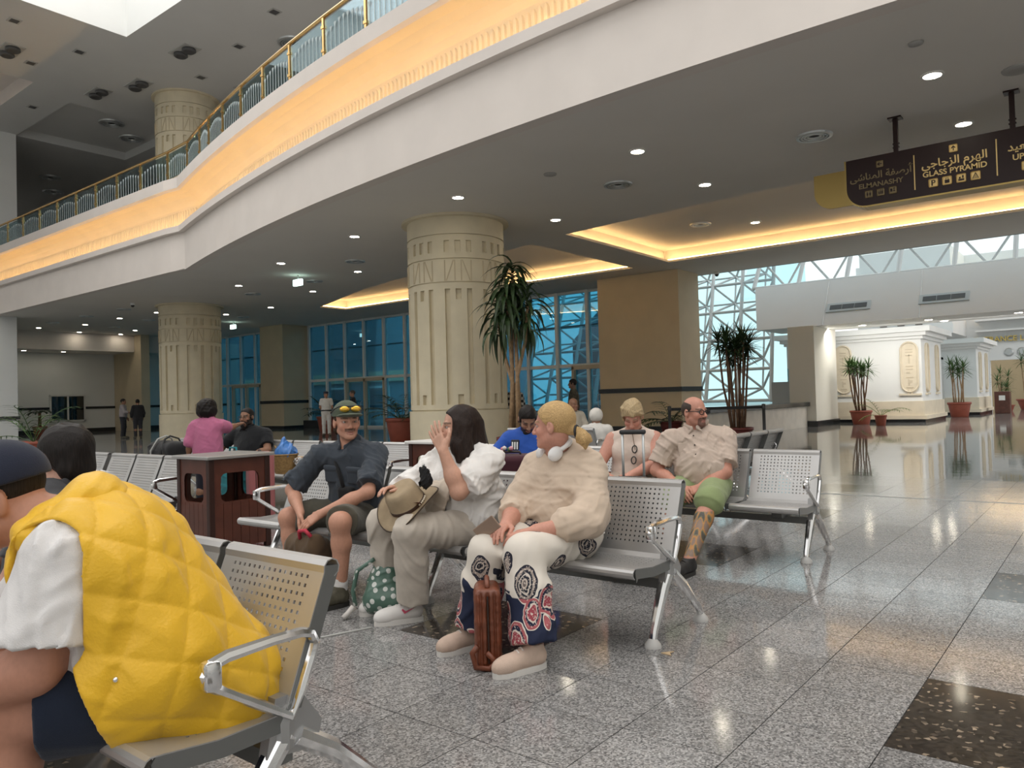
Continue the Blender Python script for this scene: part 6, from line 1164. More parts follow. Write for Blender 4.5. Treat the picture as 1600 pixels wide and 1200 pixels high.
S = Solid(.006); nb = p.neck-A[1]*.06; S.cap(nb+A[0]*.10+A[1]*.06-A[2]*.0, nb-A[1]*.055+A[0]*.02+A[2]*.0, .05, .062, .05); S.cap(nb-A[1]*.055+A[0]*.02, nb-A[0]*.12+A[1]*.06, .062, .05, .05); S.cap(nb+A[0]*.10+A[1]*.08, p.neck+A[1]*.10+A[0]*.055-A[2]*.06, .045, .03, .03); S.cap(nb-A[1]*.06-A[2]*.03, nb-A[1]*.09-A[2]*.10, .065, .06, .06); S.disp(folds(56, .008, 34)); obj('hood', S.mesh('hood', M_yel, None, p.org), None, vo_)
S = Solid(.005); S.cap(nb+A[0]*.085+A[1]*.05+A[2]*.045, p.neck+A[1]*.12+A[0]*.05-A[2]*.03, .012, .012, .01, flat=(A[2], 1.6)); obj('grey_lining', S.mesh('grey_lining', cloth('grey_lining', (.45, .45, .46)), None, p.org), None, vo_)
b = bmesh.new(); bmesh.ops.create_uvsphere(b, u_segments=12, v_segments=8, radius=.0075); sn = obj('snap_button', b, M_chrome, vo_, True)
SNAP = (sn, p, A)
M_navy = cloth('navy_cap_cloth', (.018, .022, .04), .8); S = Solid(.005); S.ell(p.H(0, -.012, .04), (.094*1.08, .118*1.08, .098*1.08), p.ax, .01, cut=(p.H(0, 0, .028), -p.ax[2])); co = p.part('cap', S, M_navy); S = Solid(.005); S.ell(p.H(0, .13, .036), (.08, .08, .009), p.ax, .005); obj('peak', S.mesh('peak', M_navy, None, p.org), None, co)
p.hair_short(hairmat('black_short_hair', (.02, .015, .013), .5, .5), .002, .05, .03, -.09, -.035, False, None)
for sd in 'LR': p.shoe(sd, M_shoeg, M_soleb)
# ---------------------------------------------------------- black haired man behind him
p = Person('black haired man with thinning crown seen from behind the yellow vest', (-3.08, 1.2, 0), h=.0065); p.skin = (.52, .29, .21); p.neckr = .06; p.hs = 1.03
J(p, pel=(-3.08, 1.14, .52), che=(-3.09, 1.16, .78), neck=(-3.09, 1.2, .93), head=(-3.11, 1.215, 1.045), shL=(-2.92, 1.08, .86), shR=(-3.25, 1.2, .86), elL=(-2.92, .95, .62), elR=(-3.33, 1.0, .62), wrL=(-3.0, .8, .52), wrR=(-3.25, .82, .52), hipL=(-3.0, 1.05, .49), hipR=(-3.17, 1.07, .49), knL=(-3.02, .68, .48), knR=(-3.24, .7, .48), anL=(-3.02, .7, .09), anR=(-3.24, .72, .09), toeL=(-3.04, .5, .03), toeR=(-3.28, .52, .03), tf=(-.3, -1, 0))
p.frame(vdir(-.86, .5, -.12)); p.body([dict(wr=p.wrL, f=(-.3, -.9, 0), n=(0, 0, -1), th=(-1, 0, 0)), dict(wr=p.wrR, f=(.3, -.9, 0), n=(0, 0, -1), th=(1, 0, 0))])
p.shirt(cloth('dark_grey_shirt', (.05, .05, .055)), .018, .6, .03, fold=(.005, 24)); p.pants(cloth('dark_trousers', (.03, .03, .035)), seed=5)
for sd in 'LR': p.shoe(sd, M_shoeg, M_soleb)
S = Solid(.005); M_blk = hairmat('black_hair', (.012, .009, .008), .38, .5); S.ell(p.H(0, -.014, .034), (.09, .114, .1), p.ax, .01, cut=p.hair_cut(.085, .06, -.09, -.10)); S.ell(p.H(0, -.07, -.04), (.07, .045, .06), p.ax, .03)
for q in (-1, 1): S.ell(p.H(q*.085, -.008, -.01), (.018, .026, .036), p.ax, .005, 's')
S.ell(p.H(0, -.055, .135), (.035, .03, .022), p.ax, .015, 's'); S.disp(folds(61, .003, 80)); p.part('hair', S, M_blk); specs(p, M_framewhite, 'thin silver glasses on the black haired man')
# ---------------------------------------------------------- bearded man in black, girl in pink, man in blue
p = Person('bearded man with glasses in black polo shirt facing the girl', (-8.95, 5.7, 0), h=.008); p.skin = BROWN; p.g = 1.12; p.ga = 1.15; p.bw, p.bd, p.cw, p.cd = .2, .17, .2, .14; p.beard = ((.012, .009, .008), 'full', .97); p.brow = (.02, .015, .01); p.lip = (.3, .12, .09); p.neckr = .062
J(p, pel=(-8.9, 5.70, .52), che=(-8.93, 5.74, .78), neck=(-8.95, 5.72, .95), head=(-8.93, 5.69, 1.085), shL=(-8.75, 5.86, .86), shR=(-9.12, 5.62, .86), elL=(-8.62, 5.78, .66), elR=(-9.26, 5.5, .68), wrL=(-8.62, 5.52, .60), wrR=(-9.25, 5.27, .68), hipL=(-8.8, 5.62, .49), hipR=(-9.0, 5.62, .49), knL=(-8.6, 5.25, .48), knR=(-9.0, 5.2, .48), anL=(-8.6, 5.2, .09), anR=(-9.0, 5.15, .09), toeL=(-8.6, 5.0, .03), toeR=(-9.0, 4.95, .03), tf=(.35, -1, 0))
p.frame(vdir(-.25, -.95, .02)); p.body([dict(wr=p.wrL, f=(0, -.9, -.1), n=(0, 0, -1), th=(-1, 0, 0)), dict(wr=p.wrR, f=(.3, -.9, 0), n=(0, 0, -1), th=(1, 0, 0))]); p.eyes()
p.shirt(cloth('black_polo_cotton', (.014, .015, .017)), .018, .7, .03, fold=(.006, 22), h=.009); p.pants(cloth('black_trousers', (.012, .012, .013)), seed=6, h=.01); p.hair_short(M_blk, .004, .075, .07, -.09, -.06, True, None)
S = Solid(.006); S.ell(p.H(0, .062, -.105), (.05, .04, .035), p.ax, .02); S.ell(p.H(0, .06, -.135), (.035, .03, .03), p.ax, .02); p.part('beard', S, M_blk); specs(p, mat('thin_brown_frame', (.1, .06, .04), .4), 'thin framed glasses on the bearded man')
for sd in 'LR': p.shoe(sd, M_shoeg, M_soleb, h=.008)
p = Person('girl in pink puff sleeved blouse standing with her back turned', (-8.03, 4.62, 0), h=.007); p.skin = BROWN; p.g = .86; p.ga = .80; p.hs = .93; p.bw, p.bd, p.cw, p.cd, p.hw = .14, .105, .14, .10, .145; p.neckr = .042; p.legs = True
gx, gy = -8.03, 4.62; gr, gf = cR, nrm(cF*.9+cR*.25)
def G(r, f, z): return np.array([gx, gy, 0])+cR*r+cF*f+np.array([0, 0, z])
J(p, pel=G(0, 0, .70), che=G(.0, .0, .92), neck=G(0, 0, 1.09), head=G(.005, .02, 1.205), shL=G(-.135, .02, 1.02), shR=G(.135, -.0, 1.02), elL=G(-.19, -.02, .84), elR=G(.185, .16, .985), wrL=G(-.22, .0, .66), wrR=G(.22, .36, 1.02), hipL=G(-.07, 0, .68), hipR=G(.07, 0, .68), knL=G(-.075, .01, .38), knR=G(.075, .01, .38), anL=G(-.075, -.01, .07), anR=G(.075, -.01, .07), toeL=G(-.09, .15, .03), toeR=G(.09, .15, .03), tf=gf)
p.frame(nrm(cF*.8+cR*.45)); p.body([dict(wr=p.wrL, f=(0, 0, -1), n=cR, th=gf, sc=.8), dict(wr=p.wrR, f=gf+(0, 0, .2), n=(0, 0, -1), th=-cR, sc=.8, curls=(.1, .8, .9, .9))])
M_pk = cloth('pink_cotton_blouse', (.50, .155, .27), .9)
def puff(S): S.ell(p.shL*.55+p.elL*.45, (.07, .07, .12), None, .04); S.ell(p.elL*.9+p.shL*.1, (.062, .062, .06), None, .03); S.ell(p.shR*.6+p.elR*.4, (.065, .085, .07), None, .04)
p.shirt(M_pk, .022, {'L': 1.15, 'R': .85}, .03, G(0, 0, .60), fold=(.006, 26), seed=71, collar=True, name='blouse', extra=puff); p.pants(cloth('dark_leggings', (.02, .02, .03)), .012, 1.95, .06, .05, seed=7)
S = Solid(.006); S.ell(p.H(0, -.015, .03), (.103, .118, .1), p.ax, .01, cut=(p.H(0, .06, .02), p.ax[1])); S.ell(p.H(0, -.03, -.035), (.112, .105, .075), p.ax, .04, cut=(p.H(0, .045, .02), p.ax[1])); S.disp(folds(72, .007, 60)); p.part('hair', S, M_blk)
for sd in 'LR': p.shoe(sd, M_shoeg, M_soleb, h=.008)
p = Person('bearded man in blue football shirt looking down behind the maroon suitcase', (-4.5, 5.8, 0), h=.0065); p.skin = (.36, .2, .135); p.beard = ((.02, .015, .012), 'full', .95); p.brow = (.02, .015, .01); p.g = 1.05; p.bw, p.bd, p.cw, p.cd = .175, .14, .185, .13; p.neckr = .056
J(p, pel=(-4.380, 5.72, .52), che=(-4.380, 5.74, .77), neck=(-4.350, 5.72, .93), head=(-4.315, 5.66, 1.035), shL=(-4.210, 5.84, .85), shR=(-4.540, 5.64, .85), elL=(-4.130, 5.68, .63), elR=(-4.630, 5.46, .63), wrL=(-4.240, 5.45, .58), wrR=(-4.480, 5.3, .58), hipL=(-4.280, 5.64, .49), hipR=(-4.480, 5.62, .49), knL=(-4.260, 5.25, .48), knR=(-4.520, 5.22, .48), anL=(-4.260, 5.25, .09), anR=(-4.520, 5.22, .09), toeL=(-4.260, 5.05, .03), toeR=(-4.520, 5.02, .03), tf=(.35, -1, 0))
p.frame(vdir(.12, -.8, -.6)); p.eyes = lambda *a: None; p.body([dict(wr=p.wrL, f=(-.4, -.8, 0), n=(0, 0, -1), th=(-1, 0, 0)), dict(wr=p.wrR, f=(.4, -.8, 0), n=(0, 0, -1), th=(1, 0, 0))]); p.eyes()
sho = p.shirt(cloth('blue_jersey', (.028, .095, .42), .8), .017, .75, .03, fold=(.005, 24), collar=False, seed=81, h=.008); A = p.torso_ax(); cb = p.che+A[1]*(p.cd+.022)+A[0]*.075+A[2]*.02
S = Solid(.004); S.rbox(cb, (.042, .008, .05), A, .012); crest = obj('crest', S.mesh('crest', mat('crest_black', (.02, .02, .025), .6), None, p.org), None, sho)
for q in (-1, 0, 1): S = Solid(.003); S.rbox(cb+A[1]*.006+A[0]*q*.023-A[2]*.008, (.007, .006, .035), A, .003); obj('crest_stripe', S.mesh('crest_stripe', M_hw, None, p.org), None, sho)
p.pants(cloth('dark_trousers', (.03, .03, .035)), seed=8, h=.01); p.hair_short(M_blk, .010, .08, .068, -.09, -.055, True, (.003, 90))
S = Solid(.006); S.ell(p.H(0, .066, -.105), (.045, .035, .03), p.ax, .02); p.part('beard', S, M_blk)
for sd in 'LR': p.shoe(sd, M_shoeg, M_soleb, h=.008)
# ---------------------------------------------------------- people standing far away
def stander(label, x, y, H, face, skin, top, bot, sl=.9, arms=None, hairm=None, hatm=None, g=1., cut_hair=True, h=.014, long=False):
    k = H/1.74; p = Person(label, (x, y, 0), 'people standing in the distance', h); p.skin = skin; p.g = g; f = nrm(face); r = np.cross(f, (0, 0, 1)); p.hs = k*1.02
    def G(a, b, z): return np.array([x, y, 0])+r*a+f*b+np.array([0, 0, z*k])
    J(p, pel=G(0, 0, .95), che=G(0, 0, 1.25), neck=G(0, 0, 1.47), head=G(0, .02, 1.615), shL=G(-.17, 0, 1.40), shR=G(.17, 0, 1.40), elL=G(-.23, -.02, 1.12), elR=G(.23, -.02, 1.12), wrL=G(-.22, .08, .90), wrR=G(.22, .08, .90), hipL=G(-.09, 0, .90), hipR=G(.09, 0, .90), knL=G(-.1, .02, .5), knR=G(.1, .02, .5), anL=G(-.1, -.02, .08), anR=G(.1, -.02, .08), toeL=G(-.13, .16, .03), toeR=G(.13, .16, .03), tf=f)
    for a, v in (arms or {}).items(): setattr(p, a, np.array(G(*v), np.float32))
    p.frame(f); p.body([dict(wr=p.wrL, f=nrm(p.wrL-p.elL), n=r, th=f), dict(wr=p.wrR, f=nrm(p.wrR-p.elR), n=-r, th=f)]); so = p.shirt(top, .02, sl, .03, G(0, 0, .9), fold=(.006, 20), h=h, collar=False); p.pants(bot, .012, 1.97, .075, .065, h=h, fold=None)
    if hairm: p.hair_short(hairm, .01, h=.008, fold=None)
    if hatm:
        S = Solid(.008); S.ell(p.H(0, -.01, .085), (.1, .12, .05), p.ax, .01); S.ell(p.H(0, .09, .05), (.07, .06, .012), p.ax, .01); p.part('peaked_hat', S, hatm)
    for sd in 'LR': p.shoe(sd, M_shoeg, M_soleb, h=.01)
    return p
M_wht = cloth('white_uniform', (.72, .70, .66)); M_blt = cloth('black_shirt_far', (.018, .018, .02)); M_gry = cloth('grey_shirt_far', (.30, .27, .27)); M_drk = cloth('dark_trousers', (.03, .03, .035))
stander('man in grey shirt standing by the far window, facing his companion', -33.9, 15.6, 1.72, vdir(.9, .1), BROWN, M_gry, M_drk, 1.5, dict(wrR=(.1, .38, 1.12), elR=(.22, .15, 1.15)), M_blk)
stander('person in black clothes standing by the far window', -33.1, 15.85, 1.68, vdir(-.5, .8), BROWN, M_blt, M_drk, 1.8, None, M_blk, g=1.1)
q = stander('uniformed officer in white with dark peaked hat by the glass', -24.35, 19.0, 1.74, vdir(.2, -.95), TAN, M_wht, M_wht, .7, dict(wrL=(-.12, -.12, 1.0), wrR=(.12, -.12, 1.0)), M_blk, mat('navy_hat', (.02, .022, .04), .6)); q.shirt(mat('black_belt', (.02, .02, .02), .5), .026, 0, 0, q.pel+(0, 0, .02), name='belt', fold=None, collar=False, h=.014, extra=lambda S: S.plane(q.pel+(0, 0, .08), (0, 0, 1)))
stander('man in black T-shirt beside the officer by the glass', -24.3, 20.3, 1.78, vdir(-.9, -.3), TAN, M_blt, M_drk, .6, None, hairmat('grey_short_hair', (.08, .07, .06)))
def plaid(nm, c0, c1, sc):
    m = cloth(nm, c0); nt, N, L, b = nodes(m); tc = N.new('ShaderNodeTexCoord'); ck = N.new('ShaderNodeTexChecker'); ck.inputs['Scale'].default_value = sc; ck.inputs['Color1'].default_value = (*c0, 1); ck.inputs['Color2'].default_value = (*c1, 1); L.new(tc.outputs['Object'], ck.inputs['Vector']); L.new(ck.outputs[0], b.inputs['Base Color']); return m
stander('man in black and white plaid shirt behind the dracaena canes', -12.3, 15.6, 1.66, vdir(.2, -.9), BROWN, plaid('plaid_shirt', (.03, .03, .03), (.5, .47, .42), 14), M_drk, 1.9, None, M_blk, h=.012)
stander('young man in dark camouflage jacket in profile near the pillar', -11.2, 16.7, 1.72, vdir(-.97, .1), (.22, .12, .08), mat('camouflage_cloth', (.07, .06, .04), .9, var=.9, scale=16), M_drk, 1.9, None, M_blk, h=.012)
# two more seated far behind: a bald elderly man and someone in white
p = Person('elderly bald man in cream shirt seated far behind the blonde ponytail', (-7.95, 11.9, 0), h=.012); p.skin = (.30, .15, .09)
def seated_far(p, x, y, face, top, bot, z=0., sl=.9):
    f = nrm(face); r = np.cross(f, (0, 0, 1))
    def G(a, b, zz): return np.array([x, y, 0])+r*a+f*b+np.array([0, 0, zz+z])
    J(p, pel=G(0, 0, .52), che=G(0, -.02, .80), neck=G(0, -.01, .98), head=G(0, .02, 1.10), shL=G(-.18, 0, .90), shR=G(.18, 0, .90), elL=G(-.23, .08, .66), elR=G(.23, .08, .66), wrL=G(-.12, .32, .58), wrR=G(.12, .32, .58), hipL=G(-.09, .05, .49), hipR=G(.09, .05, .49), knL=G(-.11, .45, .5), knR=G(.11, .45, .5), anL=G(-.11, .45, .09), anR=G(.11, .45, .09), toeL=G(-.12, .62, .03), toeR=G(.12, .62, .03), tf=f)
    p.frame(f); p.body([dict(wr=p.wrL, f=f, n=(0, 0, -1), th=r), dict(wr=p.wrR, f=f, n=(0, 0, -1), th=-r)]); p.shirt(top, .02, sl, .03, fold=(.006, 20), h=.012, collar=False); p.pants(bot, h=.013, fold=None)
    for sd in 'LR': p.shoe(sd, M_shoeg, M_soleb, h=.01)
seated_far(p, -8.0, 11.9, vdir(.5, -.85), cloth('cream_shirt', (.62, .56, .46)), M_drk)
p = Person('person in white seated behind the short haired blonde woman', (-6.15, 10.0, 0), h=.012); p.skin = BROWN
seated_far(p, -6.15, 9.75, vdir(.45, .9), cloth('white_cotton_far', (.74, .71, .66)), M_drk, -.16); S = Solid(.01); S.ell(p.H(0, -.01, .02), (.1, .12, .11), p.ax, .01); p.part('headscarf', S, cloth('white_headscarf', (.76, .72, .66)))
# ------------------------------------------------------------------ luggage and small things
def solid_part(name, S, m, root, parent=None): return obj(name, S.mesh(name, m, None, np.array(root.location)), None, parent or root)
# felt hat on the lap of the dark haired woman
ht = tag(empty('felt_hat', (-3.125, 2.985, .655)), 'olive felt hat with beaded band lying on the lap of the dark haired woman', 'hat'); M_felt = mat('olive_felt', (.36, .275, .175), .9, var=.08, scale=20, bump=.2, bscale=300)
axh = Vector(vdir(-.38, -.42, .80)); ht.rotation_euler = axh.to_track_quat('Z', 'Y').to_euler()
b = bmesh.new(); N_ = 32
prof = [(.001, .112), (.035, .108), (.07, .118), (.09, .112), (.098, .09), (.103, .04), (.106, .0), (.12, -.006), (.155, -.004), (.185, .006), (.186, .0), (.155, -.011), (.12, -.013), (.001, -.013)]
lathe(b, prof, N_, cap=False)
for v in b.verts:
    r = math.hypot(v.co.x, v.co.y); a = math.atan2(v.co.y, v.co.x)
    if r > .11: v.co.z += .035*math.cos(2*a)*((r-.11)/.075)
    if v.co.z > .06: v.co.x *= .93
obj('felt_body', fix(b), M_felt, ht, True)
b = bmesh.new(); lathe(b, [(.1075, .002), (.1065, .02), (.104, .022), (.105, 0)], N_, cap=False); obj('band', b, mat('brown_leather_band', (.05, .022, .012), .5), ht)
for k in range(6):
    b = bmesh.new(); bmesh.ops.create_icosphere(b, subdivisions=1, radius=.0065); q = obj('bead', b, mat('bone_bead', (.75, .68, .55), .4), ht); a = .6-.13*k; q.location = (.111*math.cos(a), .111*math.sin(a), .013)
b = bmesh.new(); leaf_strip(b, (.112, .0, .012), (.2, -.6, .8), .07, .03, .3, 4); obj('feather', b, mat('red_brown_feather', (.12, .03, .02), .6), ht)
b = bmesh.new(); tube(b, [(.186*math.cos(t), .186*math.sin(t), .003+.035*math.cos(2*t)) for t in np.linspace(0, 2*PI, 41)[:-1]], .004, 5, closed=True); obj('brim_binding', b, mat('dark_brown_binding', (.05, .03, .018), .7), ht, True)
# black furry pouch in her hand
fp = tag(empty('furry_pouch', (-3.03, 3.03, .80)), 'small black furry pouch held above the felt hat', 'pouch'); S = Solid(.005); S.ell((-3.03, 3.03, .785), (.035, .03, .045), None, .02); S.ell((-3.045, 3.03, .835), (.024, .022, .03), None, .02); S.disp(folds(5, .012, 140)); solid_part('fur', S, mat('black_fur', (.012, .012, .013), .9), fp); obj('clip', tube(bmesh.new(), [(-.015, 0, .05), (-.02, 0, .07), (-.005, 0, .075)], .004, 5), M_alu, fp)
# green polka dot backpack leaning against her leg
gp = tag(empty('backpack', (-3.33, 3.0, 0)), 'green polka dot backpack slumped on the floor by the white shoe', 'backpack')
def polka():
    m = mat('green_polka_oilcloth', (.09, .17, .13), .35, coat=.2); nt, N, L, b = nodes(m); tc = N.new('ShaderNodeTexCoord'); mp = N.new('ShaderNodeMapping'); mp.inputs['Scale'].default_value = (23, 23, 23); mp.inputs['Rotation'].default_value = (.5, .6, .3); L.new(tc.outputs['Object'], mp.inputs[0]); v = N.new('ShaderNodeTexVoronoi'); v.inputs['Scale'].default_value = 1; v.inputs['Randomness'].default_value = .18; L.new(mp.outputs[0], v.inputs[0]); g = N.new('ShaderNodeMath'); g.operation = 'LESS_THAN'; g.inputs[1].default_value = .36; L.new(v.outputs['Distance'], g.inputs[0]); x = N.new('ShaderNodeMix'); x.data_type = 'RGBA'; x.inputs[6].default_value = (.085, .165, .125, 1); x.inputs[7].default_value = (.7, .72, .68, 1); L.new(g.outputs[0], x.inputs[0]); L.new(x.outputs[2], b.inputs['Base Color']); return m
o_ = np.array([-3.35, 3.02, 0]); S = Solid(.006); S.cap(o_+(-.03, -.03, .10), o_+(-.02, .02, .24), .095, .075, .05); S.cap(o_+(.05, .02, .09), o_+(.01, .03, .2), .085, .06, .05); S.cap(o_+(-.02, .02, .24), o_+(-.03, .05, .36), .07, .03, .04); S.cap(o_+(-.08, -.05, .07), o_+(-.1, -.06, .04), .06, .04, .04); S.plane((0, 0, .004), (0, 0, -1)); S.disp(folds(77, .012, 36)); S.plane((0, 0, .004), (0, 0, -1)); solid_part('sack', S, polka(), gp)
M_gst = mat('grey_webbing', (.42, .42, .40), .8); obj('top_loop', tube(bmesh.new(), [(-.06, .06, .36), (-.07, .07, .43), (-.05, .08, .46), (-.03, .08, .43), (-.03, .07, .36)], .009, 6), M_gst, gp, True); obj('strap', tube(bmesh.new(), [(-.05, -.05, .33), (-.15, -.09, .26), (-.18, -.1, .14), (-.16, -.1, .06)], .013, 6), polka(), gp, True)
stp = cloth('striped_strap', (.7, .66, .62)); obj('strap_tail', tube(bmesh.new(), [(-.13, -.14, .07), (-.15, -.17, .03), (-.16, -.19, .012)], .016, 6), stp, gp, True)
sf = tag(obj('webbing_strap', fix(boxes((-.14, .14, -.008, .008, 0, .006))), M_gst), 'pale webbing strap trailing on the floor beside the green backpack', 'strap'); sf.location = (-3.28, 2.66, .001); sf.rotation_euler = (0, 0, 1.25)
# brown leather backpack between the blonde woman's feet
lp = tag(empty('leather_bag', (-2.36, 2.72, 0)), 'reddish brown leather bag standing between the beige shoes', 'bag'); M_lea = mat('red_brown_leather', (.17, .048, .022), .42, var=.3, scale=14, bump=.15, bscale=60); ax_ = np.stack([nrm((.75, .66, 0)), nrm((-.66, .75, 0)), V3(0, 0, 1)])
c_ = np.array([-2.35, 2.735, .185]); S = Solid(.005); S.rbox(c_, (.062, .115, .178), ax_, .035)
for k in (-.032, 0, .032): S.rbox(c_-ax_[1]*.115+ax_[0]*k, (.006, .012, .165), ax_, .004, .006, 's')
S.disp(folds(78, .003, 30)); bag_ = solid_part('body', S, M_lea, lp); obj('handle', tube(bmesh.new(), [Vector(c_+ax_[1]*t*.07+np.array([0, 0, .175+.035*(1-t*t)])-np.array(lp.location)) for t in np.linspace(-1, 1, 7)], .012, 6), M_lea, lp, True)
obj('strap', tube(bmesh.new(), [Vector(c_-ax_[1]*.12+ax_[0]*a+np.array([0, 0, z])-np.array(lp.location)) for a, z in ((-.05, -.07), (-.075, -.1), (-.06, -.165), (.0, -.172), (.03, -.14), (-.01, -.10))], .014, 6), M_lea, lp, True)
obj('zip', tube(bmesh.new(), [Vector(c_-ax_[1]*.117+np.array([0, 0, z])-np.array(lp.location)) for z in (-.15, 0, .15)], .004, 5), mat('dark_zip', (.03, .015, .01), .4), lp)
# brown daypack at the cap man's feet
dp = tag(empty('daypack', (-4.02, 2.98, 0)), 'brown canvas daypack with red loop between the legs of the man in the cap', 'backpack'); M_cv = cloth('brown_canvas', (.11, .07, .04)); S = Solid(.007); S.rbox((-4.02, 2.98, .2), (.15, .1, .2), None, .07); S.cap((-4.1, 2.95, .36), (-3.92, 2.95, .38), .06, .05, .04); S.disp(folds(79, .01, 28)); S.plane((0, 0, .003), (0, 0, -1)); solid_part('body', S, M_cv, dp); obj('red_loop', tube(bmesh.new(), [(.02, -.08, .40), (.04, -.1, .45), (.10, -.1, .46), (.13, -.08, .42)], .012, 6), mat('red_webbing', (.5, .03, .06), .6), dp, True)
# suitcases
def suitcase(name, x, y, w_, d, h, rz, m, label, handle=0., soft=True):
    o = tag(empty(name, (x, y, 0), rz), label, 'suitcase'); S = Solid(.008); S.rbox((0, 0, h/2+.04), (w_/2, d/2, h/2-.0), None, .05 if soft else .035); sh = obj('shell', S.mesh('shell', m), None, o)
    S = Solid(.007); S.rbox((0, -d/2-.005, h*.42), (w_*.42, .02, h*.3), None, .02); obj('front_pocket', S.mesh('front_pocket', m), None, sh) if soft else None
    mz = mat('dark_zip', (.03, .015, .01), .4); obj('zip', tube(bmesh.new(), [(w_/2*a*.985, -d*.22, h/2+.04+(h/2-.01)*c) for a, c in ((-1, -.85), (-1, .85), (-.86, .99), (.86, .99), (1, .85), (1, -.85))], .006, 5), mz, sh)
    for sx in (-1, 1):
        for sy in (-1, 1): b = bmesh.new(); lathe(b, [(.03, -.012), (.03, .012)], 12); b.transform(Matrix.Rotation(PI/2, 4, 'Y')); q = obj('wheel', fix(b), M_dark, o); q.location = (sx*(w_/2-.05), sy*(d/2-.05), .03)
    obj('grab_handle', tube(bmesh.new(), [(-.1, 0, h+.035), (-.09, 0, h+.06), (.09, 0, h+.06), (.1, 0, h+.035)], .011, 6), mz, o, True)
    if handle:
        for sx in (-1, 1): obj('telescopic_tube', tube(bmesh.new(), [(sx*.07, d/2-.05, h), (sx*.07, d/2-.05, h+handle)], .009, 8), M_alu, o, True)
        S = Solid(.005); S.rbox((0, d/2-.05, h+handle), (.09, .016, .016), None, .012); obj('grip', S.mesh('grip', mat('black_grip', (.025, .025, .027), .5)), None, o)
    return o
M_mar = cloth('maroon_nylon', (.055, .014, .022), .7)
sc_ = suitcase('suitcase', -3.72, 4.62, .5, .32, .76, .5, M_mar, 'soft maroon suitcase in front of the man in the blue shirt')
tg = tag(empty('luggage_charm', (-3.72, 4.62, .84)), 'colourful flower charm on the maroon suitcase handle', 'charm')
for k, c in enumerate(((.7, .25, .3), (.7, .65, .6), (.08, .2, .07), (.65, .3, .35))):
    b = bmesh.new(); bmesh.ops.create_icosphere(b, subdivisions=1, radius=.02); q = obj('flower', b, mat('charm_%d' % k, c, .6), tg, True); q.location = (-.05+.033*k, -.02*(k % 2), .008*(k % 2))
suitcase('suitcase', -2.58, 4.52, .36, .24, .62, .35, cloth('black_case_cloth', (.03, .03, .032)), 'black cabin case with raised silver handle in front of the short haired woman', .36)
suitcase('suitcase', -7.15, 4.70, .42, .26, .70, -.5, mat('dusty_pink_shell', (.38, .13, .13), .4), 'dusty pink hard suitcase beside the wooden bin', 0., False)
tb = tag(empty('tote_bag', (-7.62, 4.68, 0)), 'teal tote bag beside the pink suitcase', 'bag'); S = Solid(.008); S.rbox((-7.62, 4.68, .34), (.14, .09, .34), None, .05); S.disp(folds(80, .012, 26)); S.plane((0, 0, .003), (0, 0, -1)); solid_part('sack', S, cloth('teal_canvas', (.02, .20, .23)), tb); obj('handle', tube(bmesh.new(), [(-.08, 0, .66), (-.06, 0, .78), (.06, 0, .78), (.08, 0, .66)], .012, 6), cloth('teal_canvas', (.02, .20, .23)), tb, True)
# basket with blue bag on the bench behind the cap man
bk = tag(empty('woven_basket', (-7.88, 5.52, .41)), 'tan woven basket on the bench behind the wooden bin', 'basket'); M_bas = mat('tan_wicker', (.33, .20, .075), .75, var=.25, scale=40, bump=.4, bscale=90)
b = bmesh.new(); lathe(b, [(.11, 0), (.135, .08), (.155, .22), (.16, .23), (.15, .23), (.13, .08), (.105, .01)], 24, cap=False); obj('body', fix(b), M_bas, bk, True); obj('rim', tube(bmesh.new(), [(.155*math.cos(t), .155*math.sin(t), .23) for t in np.linspace(0, 2*PI, 25)[:-1]], .01, 6, closed=True), M_bas, bk, True); obj('handle', tube(bmesh.new(), [(.15*t, .0, .23+.06*(1-t*t)) for t in (-1, -.8)]+[(-.2, .0, .33)], .008, 5), M_bas, bk)
bb_ = tag(empty('plastic_bag', (-7.87, 5.52, .62)), 'bright blue plastic bag bulging out of the basket', 'bag'); S = Solid(.006); S.ell((-7.87, 5.52, .66), (.13, .13, .11), None, .03); S.cap((-7.87, 5.52, .74), (-7.89, 5.52, .81), .05, .03, .04); S.disp(folds(81, .02, 42)); solid_part('film', S, mat('blue_plastic', (.05, .19, .52), .3, var=.15, scale=20), bb_)
# black duffel on the bench at left
df = tag(empty('duffel_bag', (-10.6, 5.5, .42)), 'black duffel bag lying on the bench left of the girl in pink', 'bag'); S = Solid(.009); S.rbox((-10.6, 5.5, .60), (.36, .17, .17), None, .12); S.disp(folds(82, .015, 22)); solid_part('body', S, cloth('black_nylon', (.015, .015, .016)), df)
for sx in (-.14, .14): obj('strap', tube(bmesh.new(), [(sx, -.17, .03), (sx, -.185, .22), (sx*.7, -.1, .38), (sx*.4, 0, .42), (sx*.7, .1, .38), (sx, .18, .2)], .014, 6), M_gst if sx < 0 else mat('black_strap', (.02, .02, .02), .7), df, True)
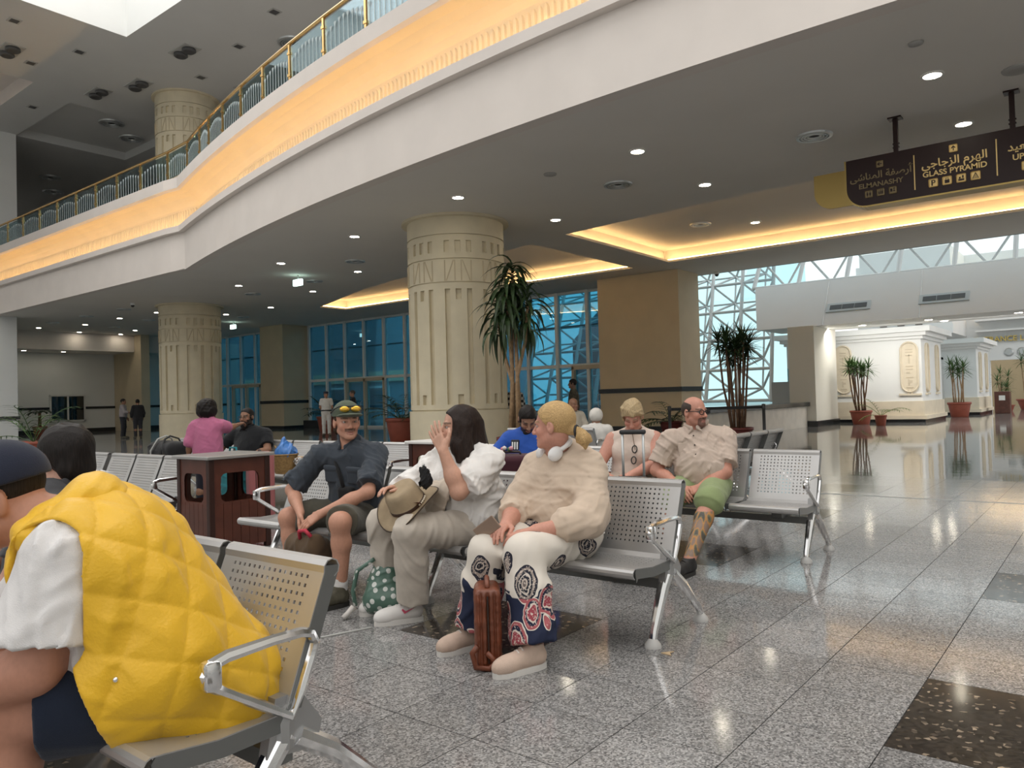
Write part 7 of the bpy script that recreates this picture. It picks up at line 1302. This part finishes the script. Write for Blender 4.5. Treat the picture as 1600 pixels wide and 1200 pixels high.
# black bag on the dark bench
db = tag(empty('handbag', (-3.62, 8.3, .42)), 'black handbag on the dark looking bench behind the bald man', 'bag'); S = Solid(.009); S.rbox((-3.62, 8.3, .57), (.12, .18, .15), None, .06); S.disp(folds(83, .012, 26)); solid_part('body', S, cloth('black_nylon', (.015, .015, .016)), db); obj('handle', tube(bmesh.new(), [(0, -.1, .28), (0, -.06, .38), (0, .06, .38), (0, .1, .28)], .01, 6), M_dark, db, True)
# belt barrier
br = tag(empty('belt_barrier', (-7.4, 14.6, 0)), 'black belt barrier on two posts behind the bald man', 'barrier'); M_post = mat('dark_post', (.06, .06, .06), .35, .5)
ends = [Vector((0, 0, 0)), Vector((1.55, 1.2, 0))]
for e in ends:
    b = bmesh.new(); lathe(b, [(.17, 0), (.17, .015), (.05, .04), (.032, .05), (.032, .88), (.04, .89), (.04, .99), (.001, 1.0)], 16, (e.x, e.y, 0), cap=False); obj('post', fix(b), M_post, br, True)
b = bmesh.new(); d_ = (ends[1]-ends[0]).normalized(); n_ = Vector((-d_.y, d_.x, 0))*.003
poly_extrude(b, [ends[0]+Vector((0, 0, .90)), ends[1]+Vector((0, 0, .90)), ends[1]+Vector((0, 0, .96)), ends[0]+Vector((0, 0, .96))], n_); obj('belt', fix(b), mat('black_belt_web', (.012, .012, .012), .7), br)
# scrap on the floor
b = bmesh.new(); poly_extrude(b, [(-.03, -.012, 0), (.028, -.02, 0), (.01, .0, .004), (.018, .03, .004), (-.012, .012, 0)], (0, 0, .004)); lf = tag(obj('paper_scrap', fix(b), mat('tan_paper', (.55, .40, .24), .8)), 'small tan paper scrap on the floor by the bench leg', 'litter'); lf.location = (-1.72, 3.3, .001)
# snap on the vest, set onto the quilted surface
sn, P_, A_ = SNAP; me_ = vo_.data; co = np.zeros(len(me_.vertices)*3, np.float32); me_.vertices.foreach_get('co', co); co = co.reshape(-1, 3)+P_.org; cp = np.array([0, 0, 1.22]); dv = co-cp; F1_ = np.array(_F1); R2_ = np.array(_R2); U2_ = np.array(_U2)
tgt = np.array([-1.96, .93, .55]); k_ = np.argmin(np.linalg.norm(co-tgt, axis=1)); sn.location = Vector(co[k_]-P_.org)
